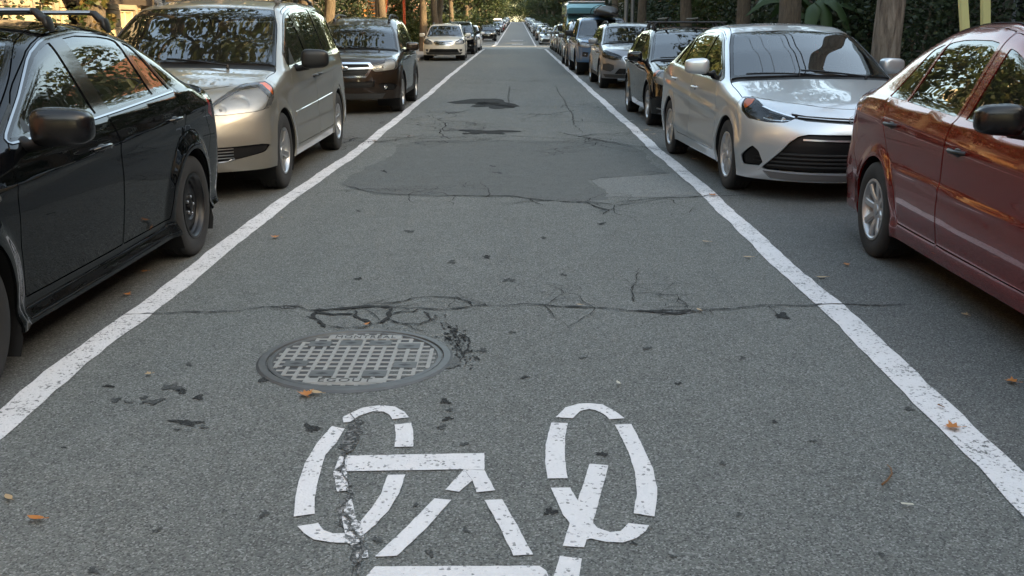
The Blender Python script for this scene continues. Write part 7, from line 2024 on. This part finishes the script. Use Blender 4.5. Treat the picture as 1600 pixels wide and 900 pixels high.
def window(parent, x, face, a, b, c, d, frame='frame_white', inner='window_dark', bars=1, blind=None, depth=.10, sill=True):
    xi = x - face * depth; t = .055
    f = MB().mat(frame)
    f.box((xi, (a + b) / 2, c + t / 2), (.06, b - a - .004, t)); f.box((xi, (a + b) / 2, d - t / 2), (.06, b - a - .004, t))
    f.box((xi, a + t / 2 + .002, (c + d) / 2), (.06, t, d - c - 2 * t)); f.box((xi, b - t / 2 - .002, (c + d) / 2), (.06, t, d - c - 2 * t))
    for k in range(bars):
        y = a + (b - a) * (k + 1) / (bars + 1); f.box((xi, y, (c + d) / 2), (.05, .045, d - c - 2 * t))
    if sill: f.box((x - face * .02, (a + b) / 2, c - .035), (.26, b - a + .16, .07))
    o = f.build('window', parent=parent, smooth=0)
    g = MB().mat(inner); xg = xi - face * .012; q = [(xg, a, c), (xg, b, c), (xg, b, d), (xg, a, d)]; g.raw(q if face > 0 else q[::-1], [(0, 1, 2, 3)]); g.build('pane', parent=o, smooth=0, fix=False)
    if blind:
        m = MB().mat(blind); zb = d - (d - c) * .28; q = [(xg + face * .004, a + .05, zb), (xg + face * .004, b - .05, zb), (xg + face * .004, b - .05, d - t), (xg + face * .004, a + .05, d - t)]; m.raw(q if face > 0 else q[::-1], [(0, 1, 2, 3)]); m.build('blind', parent=o, smooth=0, fix=False)
    return o
def house(label, x, face, y0, y1, H, mat, ops_low, ops_up=None, depth=9, frame='frame_white', dark=None, base=None):
    z0 = road_z((y0 + y1) / 2); t = thing('house', label, 'house', (x, (y0 + y1) / 2, z0))
    ox, oy = x, (y0 + y1) / 2
    ups = []
    if ops_up is None:
        n = max(2, int((y1 - y0) / 2.6))
        for zf in (3.9, 6.4):
            if zf + 1.7 < H:
                for k in range(n):
                    c = y0 + (y1 - y0) * (k + .5) / n; ups.append((c - .5, c + .5, zf, zf + 1.6))
    else: ups = ops_up
    ops = [o[:4] for o in ops_low] + ups
    w = MB().mat(mat); L = lambda o: (o[0] - oy, o[1] - oy, o[2], o[3])
    wall_with_openings(w, 0, face, y0 - oy, y1 - oy, -.1, H, [L(o) for o in ops])
    xb = -face * depth; a, b = y0 - oy, y1 - oy
    w.raw([(0, a, -.1), (xb, a, -.1), (xb, a, H), (0, a, H)], [(0, 1, 2, 3) if face < 0 else (3, 2, 1, 0)]); w.raw([(0, b, -.1), (xb, b, -.1), (xb, b, H), (0, b, H)], [(3, 2, 1, 0) if face < 0 else (0, 1, 2, 3)])
    w.raw([(xb, a, -.1), (xb, b, -.1), (xb, b, H), (xb, a, H)], [(3, 2, 1, 0)])
    w.build('wall', parent=t, smooth=0, fix=False)
    r = MB().mat('roofing'); r.box((xb / 2, 0, H - .02), (depth - .02, b - a - .02, .06)); r.mat('metal_grey' if dark else 'frame_cream').box((face * .10, 0, H - .15), (.24, b - a - .01, .34)); r.build('roof', parent=t, smooth=0)
    for o in ops_low:
        kind = o[4] if len(o) > 4 else 'win'
        if kind == 'door':
            d = MB().mat('brown_wood'); A, B_, C_, D_ = L(o); d.box((-face * .12, (A + B_) / 2, (C_ + D_) / 2), (.05, B_ - A, D_ - C_))
            for zz in (.3, .68): d.box((-face * .09, (A + B_) / 2, C_ + (D_ - C_) * zz), (.02, (B_ - A) * .66, (D_ - C_) * .24))
            dd = d.build('door', parent=t, smooth=0); MB().mat('satin_metal').super((-face * .07, B_ - .12, C_ + 1.0), (.06, .06, .06), 1).build('handle', parent=dd)
        elif kind == 'open': pass
        else: window(t, 0, face, *L(o), frame=o[5] if len(o) > 5 else frame, blind=o[6] if len(o) > 6 else None, inner=o[7] if len(o) > 7 else 'window_dark')
    for o in ups: window(t, 0, face, *L(o), frame=frame, sill=True)
    return t, oy

# left: limestone house with blocks laid one by one
t, oy = house('pale limestone house lit by low sun on the left behind the black sedan', -8.8, 1, 15.4, 31.6, 9.2, 'mortar',
    [(18.95, 19.75, .75, 1.93, 'win', 'frame_cream', 'blind_green', 'curtain'), (20.2, 21.35, .15, 1.95, 'open'), (23.0, 23.9, .75, 1.86, 'win', 'frame_cream', None, 'curtain'), (25.6, 28.4, .1, 2.2, 'open'), (29.2, 30.2, .8, 2.0, 'win', 'frame_cream')], frame='frame_cream')
ops = [(18.80, 19.90, .60, 2.06), (20.15, 21.40, .0, 2.0), (22.85, 24.05, .60, 2.0), (25.55, 28.45, .0, 2.25), (29.05, 30.35, .66, 2.14)]
rs = random.Random(4); CH = .36; blocks = {}
def block_mesh(w, h):
    key = (round(w, 2), round(h, 2))
    if key not in blocks:
        m = MB().mat('limestone'); c = .012; x = .055
        V = [(0, -w / 2, -h / 2), (0, w / 2, -h / 2), (0, w / 2, h / 2), (0, -w / 2, h / 2), (x - c, -w / 2, -h / 2), (x - c, w / 2, -h / 2), (x - c, w / 2, h / 2), (x - c, -w / 2, h / 2), (x, -w / 2 + c, -h / 2 + c), (x, w / 2 - c, -h / 2 + c), (x, w / 2 - c, h / 2 - c), (x, -w / 2 + c, h / 2 - c)]
        F = [(8, 9, 10, 11)] + [(a, (a + 1) % 4, (a + 1) % 4 + 4, a + 4) for a in range(4)] + [(4 + a, 4 + (a + 1) % 4, 8 + (a + 1) % 4, 8 + a) for a in range(4)]
        blocks[key] = m.raw(V, F).mesh('stone', 0)
    return blocks[key]
nb = 0
for row in range(9):
    z = .05 + CH * row; y = 15.42; i = 0
    while y < 31.55:
        w = rs.choice((.55, .70, .85)) if not (i == 0 and row % 2) else .35; w = min(w, 31.58 - y); i += 1
        segs = [(y, y + w)]
        for a, b, c, d in ops:
            if z + CH > c + .05 and z < d - .05: segs = [s for q in segs for s in ((q[0], min(q[1], a)), (max(q[0], b), q[1])) if s[1] - s[0] > .08]
        for a, b in segs:
            ww = math.floor((b - a - .012) * 20 + .5) / 20 if b - a == w else b - a - .012
            ww = b - a - .012
            o = bpy.data.objects.new('stone', block_mesh(ww, CH - .012)); COL.objects.link(o); o.parent = t; o.location = (rs.uniform(-.008, .012), (a + b) / 2 - oy, z + CH / 2); nb += 1
        y += w
# canopies, plank screen
def canopy(parent, y0, y1, z, dx, th, mat, name='canopy'):
    m = MB().mat(mat); m.hexa([(0, y0, z), (dx, y0, z - .10), (dx, y1, z - .10), (0, y1, z), (0, y0, z + th), (dx, y0, z + th - .12), (dx, y1, z + th - .12), (0, y1, z + th)]); return m.build(name, parent=parent, smooth=0)
canopy(t, 19.9 - oy, 22.3 - oy, 2.02, 1.0, .9, 'dark_soffit'); canopy(t, 23.9 - oy, 26.3 - oy, 2.06, .9, .9, 'dark_soffit')
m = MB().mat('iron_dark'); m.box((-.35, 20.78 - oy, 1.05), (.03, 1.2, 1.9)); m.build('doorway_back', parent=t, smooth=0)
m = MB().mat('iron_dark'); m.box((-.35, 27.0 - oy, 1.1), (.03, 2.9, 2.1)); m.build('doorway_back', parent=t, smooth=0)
for k in range(16):
    m = MB().mat('cedar_boards'); m.box((.0, 0, 0), (.04, .158, 2.9 + .06 * math.sin(k * 2.2))); o = m.build('board', parent=t, smooth=0); o.location = (.12 + .012 * (k % 2), 25.75 + k * .172 - oy, 1.55)
iv = leaf_cloud([((.15, -7.4 + k * .12, 2.6 - .18 * k), (.10, .22, .16)) for k in range(6)] + [((.12, 1.2 + .10 * math.sin(k), 3.0 - k * .13), (.10, .20, .14)) for k in range(16)] + [((.12, -4.4 + .2 * math.sin(k * 1.3), 2.5 - k * .08), (.08, .12, .1)) for k in range(8)] + [((.12, 6.8 + .4 * k, 2.9), (.1, .3, .4)) for k in range(4)], 3200, .045, 92, 'ivy_leaf')
o = bpy.data.objects.new('ivy', iv); COL.objects.link(o); o.parent = t; o['kind'] = 'stuff'
house('greyish brick house on the left behind the minivan and the brown suv', -8.8, 1, 31.7, 46.5, 9.0, 'grey_brick', [(33.4, 34.4, .9, 2.5), (36.4, 37.4, .1, 2.3, 'door'), (39.6, 40.6, .9, 2.5), (42.2, 43.2, .9, 2.5), (44.9, 45.9, .1, 2.3, 'door')], frame='frame_cream')
house('grey stone row house behind the red outdoor staircase', -9.2, 1, 46.6, 57.0, 9.4, 'grey_brick', [(48.0, 49.0, .9, 2.5), (50.6, 51.6, .1, 2.3, 'door'), (53.8, 54.8, .9, 2.5)])
house('cream panelled corner house on the left behind the cream wagon', -8.7, 1, 57.1, 69.0, 9.0, 'tan_brick', [(58.6, 59.6, .1, 2.3, 'door'), (61.4, 62.6, .9, 2.5, 'win', 'frame_cream', None, 'curtain'), (65.2, 66.4, .9, 2.5)], frame='frame_cream')
house('dark brick house on the left beside the black sedan', -8.8, 1, -2.0, 15.3, 9.2, 'dark_brick', [(1.0, 2.0, .9, 2.5), (4.2, 5.2, .1, 2.3, 'door'), (7.8, 8.8, .9, 2.5), (11.4, 12.4, .9, 2.5)], frame='frame_cream')
house('red brick house on the left behind the camera', -8.8, 1, -26, -2.1, 9.2, 'red_brick', [(-20, -19, .9, 2.5), (-10, -9, .1, 2.3, 'door')])
# right
house('red brick house on the right beside the red sedan', 8.6, -1, 5.0, 12.2, 8.6, 'red_brick', [(6.0, 7.2, .8, 2.4, 'win', 'frame_grey'), (9.3, 10.4, .1, 2.3, 'door')], frame='frame_grey', dark=1)
house('dark brown house with grey framed window behind the red sedan', 8.6, -1, 12.3, 22.0, 8.6, 'brown_render', [(17.25, 18.25, .6, 2.9, 'win', 'frame_grey'), (20, 21, .1, 2.3, 'door')], frame='frame_grey', dark=1)
house('dark brick house behind the hedge and the silver sedan', 8.9, -1, 22.1, 31.0, 8.8, 'dark_brick', [(24, 25, .1, 2.3, 'door'), (27, 28.2, .9, 2.5)], dark=1)
for i, (y0, y1) in enumerate(((97, 130), (132, 170), (172, 215), (217, 262), (264, 320))):
    for sx in (-1, 1): house('%s brick row of houses on the %s, %s beyond the crossing' % (('red', 'grey')[(i + (sx > 0)) % 2], 'left' if sx < 0 else 'right', ('first', 'second', 'third', 'fourth', 'last')[i]), sx * 11, -sx, y0, y1, 9.5 - .3 * (i % 2), ('red_brick', 'grey_brick')[(i + (sx > 0)) % 2], [], dark=1)  # rows continue the street, added to shade the far trees
house('dark brick house behind the blue pickup', 8.8, -1, 31.1, 49.0, 8.6, 'dark_brick', [(36, 37.2, .9, 2.5), (41, 42, .1, 2.3, 'door')], dark=1); house('red brick corner house on the right before the crossing', 8.8, -1, 49.1, 69, 13.5, 'red_brick', [(52, 53.2, .9, 2.5), (60, 61, .1, 2.3, 'door')], dark=1, depth=18)  # corner house made taller and deeper to shade the cross street
house('dark brick house on the right beside the camera', 8.6, -1, -10, 4.9, 8.6, 'red_brick', [(-6, -5, .9, 2.5), (0, 1, .1, 2.3, 'door')], dark=1); house('grey house on the right behind the camera', 8.6, -1, -28, -10.1, 8.8, 'grey_brick', [(-20, -19, .9, 2.5)], dark=1)
# outdoor staircases
def staircase(label, x, y, n, rise, run, wd, mat, dirn, post=True, mats='stair_orange'):
    t = thing('outdoor_staircase', label, 'staircase', (x, y, road_z(y)))
    for sg in (-1, 1):
        m = MB().mat(mat); m.hexa([(sg * wd / 2 - .02, 0, -.02), (sg * wd / 2 + .02, 0, -.02), (sg * wd / 2 + .02, .26, -.02), (sg * wd / 2 - .02, .26, -.02)] + [(sg * wd / 2 - .02, dirn * n * run, n * rise), (sg * wd / 2 + .02, dirn * n * run, n * rise), (sg * wd / 2 + .02, dirn * n * run + .26, n * rise), (sg * wd / 2 - .02, dirn * n * run + .26, n * rise)]); m.build('stringer', parent=t, smooth=0)
        m = MB().mat(mats); m.tube([(sg * wd / 2, 0, .9), (sg * wd / 2, dirn * n * run, n * rise + .9)], .028, 8)
        for k in range(0, n + 1, 1): m.tube([(sg * wd / 2, dirn * k * run, k * rise), (sg * wd / 2, dirn * k * run, k * rise + .9)], .011, 5)
        m.build('railing', parent=t)
    for k in range(n):
        m = MB().mat(mats); m.box((0, dirn * (k + .5) * run, (k + 1) * rise), (wd - .05, run + .03, .045)); m.build('tread', parent=t, smooth=0)
    return t
staircase('red and orange outdoor staircase of the left row house', -7.6, 53.2, 15, .19, .24, 1.0, 'stair_red', 1)
ps = thing('porch_post', 'slim red brown porch post left of the cream wagon', 'post', (-6.5, 59.6, road_z(59)))
m = MB().mat('stair_red'); m.box((0, 0, 1.7), (.14, .14, 3.4)); m.build('post', parent=ps, smooth=0); m = MB().mat('stair_red'); m.box((0, 0, .06), (.22, .22, .12)); m.build('base', parent=ps, smooth=0)
# pale yellow porch posts by the dark brown house
for i, (xa, ya, xb, lb) in enumerate(((6.68, 14.9, 6.42, 'left one of two pale yellow slanted posts behind the red sedan'), (6.90, 14.9, 6.72, 'right one of two pale yellow slanted posts behind the red sedan'))):
    p = thing('slanted_post', lb, 'post', (xa, ya, 0), 0, 'pale yellow slanted posts')
    dx = (xb - xa) / .9
    m = MB().mat('yellow_paint'); m.hexa([(-.052, -.05, 0), (.052, -.05, 0), (.052, .05, 0), (-.052, .05, 0)] + [(dx * 3.2 * .62 - .052, -.05, 3.2), (dx * 3.2 * .62 + .052, -.05, 3.2), (dx * 3.2 * .62 + .052, .05, 3.2), (dx * 3.2 * .62 - .052, .05, 3.2)]); m.build('post', parent=p, smooth=0)
    m = MB().mat('sidewalk_concrete'); m.box((0, 0, .04), (.24, .24, .10)); m.build('footing', parent=p, smooth=0)
# ------------------------------------------------------------------ the parked cars (all face the camera)
def park(spec, name, label, x_face, y_front_axle, rz=0.0, cat='car', group=None, P=None, side=-1, ref='front'):
    """x_face: outer tyre face towards the lane at the front axle"""
    P = P or spec()
    L = P['L']; fa = P['arch'][0][0]; w = P['wheel'][1]; tr = P.get('track', P['HW'] - w * .5 - .012)
    off = Vector((-side * 0, 0, 0))
    lx = (tr + w * .5) * (1 if side < 0 else -1)          # tyre face in car space (lane side)
    loc = Vector((x_face, y_front_axle, 0)) - Matrix.Rotation(rz, 3, 'Z') @ Vector((lx, fa - L / 2, 0))
    yr = y_front_axle + P['arch'][1][0] - fa
    za, zb = road_z(y_front_axle), road_z(yr)
    loc.z = za + (zb - za) * .5 + .004
    c = build_car(P, name, label, cat, loc, rz, group or 'cars parked along the street')
    c['root'].rotation_euler = (math.atan2(zb - za, yr - y_front_axle), 0, rz)
    return c
SEDAN = dict()
park(spec_black_sedan, 'parked_car', 'black sedan with silver roof rack bars at the left edge', -2.125, 3.72, R_(-.4))
park(spec_minivan, 'parked_car', 'beige minivan with hazy headlight behind the black sedan', -2.14, 9.27, R_(.6), 'minivan')
park(spec_forester, 'parked_car', 'dark brown suv with chrome framed grille behind the beige minivan', -2.045, 18.25, R_(.5), 'suv')
park(spec_outback, 'parked_car', 'cream station wagon parked far left before the crossing', -2.28, 45.0, R_(1.5), 'station wagon')
park(spec_red_sedan, 'parked_car', 'dark red sedan with black mirror at the right edge', 2.26, 3.85, R_(-1.0), side=1)
park(spec_silver_sedan, 'parked_car', 'silver sedan with wide black lower grille behind the red sedan', 1.915, 9.24, R_(2.6), side=1)
park(spec_hatch, 'parked_car', 'black hatchback with roof rack behind the silver sedan', 1.99, 15.6, R_(.6), side=1)
park(spec_crossover, 'parked_car', 'grey silver crossover behind the black hatchback', 2.05, 25.6, R_(1.0), side=1)
ck = park(spec_pickup, 'parked_truck', 'blue pickup with dark kayak on its roof', 1.85, 32.4, R_(1.0), 'pickup truck', side=1)
dk = park(None, 'parked_car', 'dark grey suv tucked between the blue pickup and the pale blue van', 1.80, 38.6, R_(.5), 'suv', P=spec_forester('paint_darkgrey', .07), side=1)
park(spec_camper, 'parked_van', 'pale blue van with high white capped roof on the right', 2.06, 44.6, R_(.5), 'van', side=1)
# kayak on the pickup
ky = thing('kayak', 'dark kayak strapped upside down on the blue pickup roof', 'kayak', (ck['root'].location.x + .15, 34.2, road_z(34) + 1.80), R_(2))
m = MB().mat('kayak_dark'); n = 18; pts = []; 
V = []; F = []
for i in range(n + 1):
    q = i / n; w = .37 * math.sin(math.pi * min(max(q, .02), .98)) ** .6; h = .17 * math.sin(math.pi * min(max(q, .02), .98)) ** .5; y = -2.0 + 4.0 * q; z = .10 * (2 * q - 1) ** 2 * -1
    for k in range(12):
        t = 2 * math.pi * k / 12; V.append((w * math.cos(t), y, .16 + z + h * math.sin(t)))
for i in range(n):
    for k in range(12): F.append((i * 12 + k, i * 12 + (k + 1) % 12, (i + 1) * 12 + (k + 1) % 12, (i + 1) * 12 + k))
F += [tuple(range(12)), tuple(range(n * 12, n * 12 + 12))]
m.raw(V, F).build('hull', parent=ky, smooth=60)
for y in (-.8, .7):
    m = MB().mat('black_trim'); m.tube([(.42 * math.cos(t), y, .10 + .27 * math.sin(t)) for t in np.linspace(-.2, math.pi + .2, 14)], .012, 6); m.build('strap', parent=ky)
# far cars: a low-detail car of each kind, then copies
def recopy(root, loc, rz, label, group, pitch=0):
    c = root.copy(); COL.objects.link(c); c.location = loc; c.rotation_euler = (pitch, 0, rz); c['label'] = label; c['group'] = group
    def rec(o, par):
        for ch in o.children:
            d = ch.copy(); COL.objects.link(d); d.parent = par; rec(ch, d)
    rec(root, c); return c
def far_car(P, label, x, y, cat='car', group='cars parked along the street', rz=0):
    c = build_car(P, 'parked_car', label, cat, (x, y + P['L'] / 2, road_z(y + 2.2) + .004), rz, group); return c['root']
FARK = dict(step=.09)
def low(P, **kw): P.update(step=.09, **kw); return P
pitch_far = math.atan(.0104)
f1 = far_car(low(spec_forester('paint_darkblack', .09)), 'black suv behind the cream wagon on the left', -3.12, 53.3, 'suv')
f2 = far_car(low(spec_hatch('paint_white', .09, False)), 'black and white small car last on the left before the crossing', -3.05, 60.3)
f3 = far_car(low(spec_crossover('paint_darkgrey', .09)), 'dark grey crossover behind the pale blue van on the right', 3.0, 50.6, 'crossover')
f4 = far_car(low(spec_outback('paint_slate', .09)), 'slate grey wagon second behind the pale blue van on the right', 3.0, 56.8, 'station wagon')
P5 = low(spec_silver_sedan()); P5['paint'] = 'paint_darkblack'; f5 = far_car(P5, 'black sedan last on the right before the crossing', 2.95, 62.6)
FG = 'cars beyond the crossing'
P6 = low(spec_silver_sedan()); f6 = far_car(P6, 'silver sedan first on the right beyond the crossing', 2.95, 97, group=FG); f6.rotation_euler.x = pitch_far
f7 = far_car(low(spec_camper('paint_white', False, .1)), 'white van on the left far beyond the crossing', -3.35, 170, 'van', FG)
f8 = far_car(low(spec_crossover('paint_slate', .09)), 'blue grey car in front of the white van far left', -3.1, 154, 'car', FG)
P9 = low(spec_hatch('paint_red', .09, False)); f9 = far_car(P9, 'small red car beside the white van far left', -2.95, 163, 'car', FG)
src = [f6, f4, f8, f3, f5, f2, f1]
k = 0
for y in np.arange(103.5, 300, 6.7):
    k += 1; s_ = src[(k * 5) % 7]
    recopy(s_, (2.98 + .1 * math.sin(k * 2.2), y + 2.3, road_z(y + 2.3) + .004), R_(.6 * math.sin(k)), 'parked car in the right row far beyond the crossing', 'right row of cars far beyond the crossing', pitch_far)
for y in list(np.arange(101, 148, 6.9)) + list(np.arange(178, 300, 6.9)):
    k += 1; s_ = src[(k * 3 + 1) % 7]
    if y < 148 and k % 4 != 0: continue
    recopy(s_, (-3.05 + .1 * math.sin(k * 1.7), y + 2.3, road_z(y + 2.3) + .004), R_(.6 * math.sin(k)), 'parked car in the left row far beyond the crossing', 'left row of cars far beyond the crossing', pitch_far)
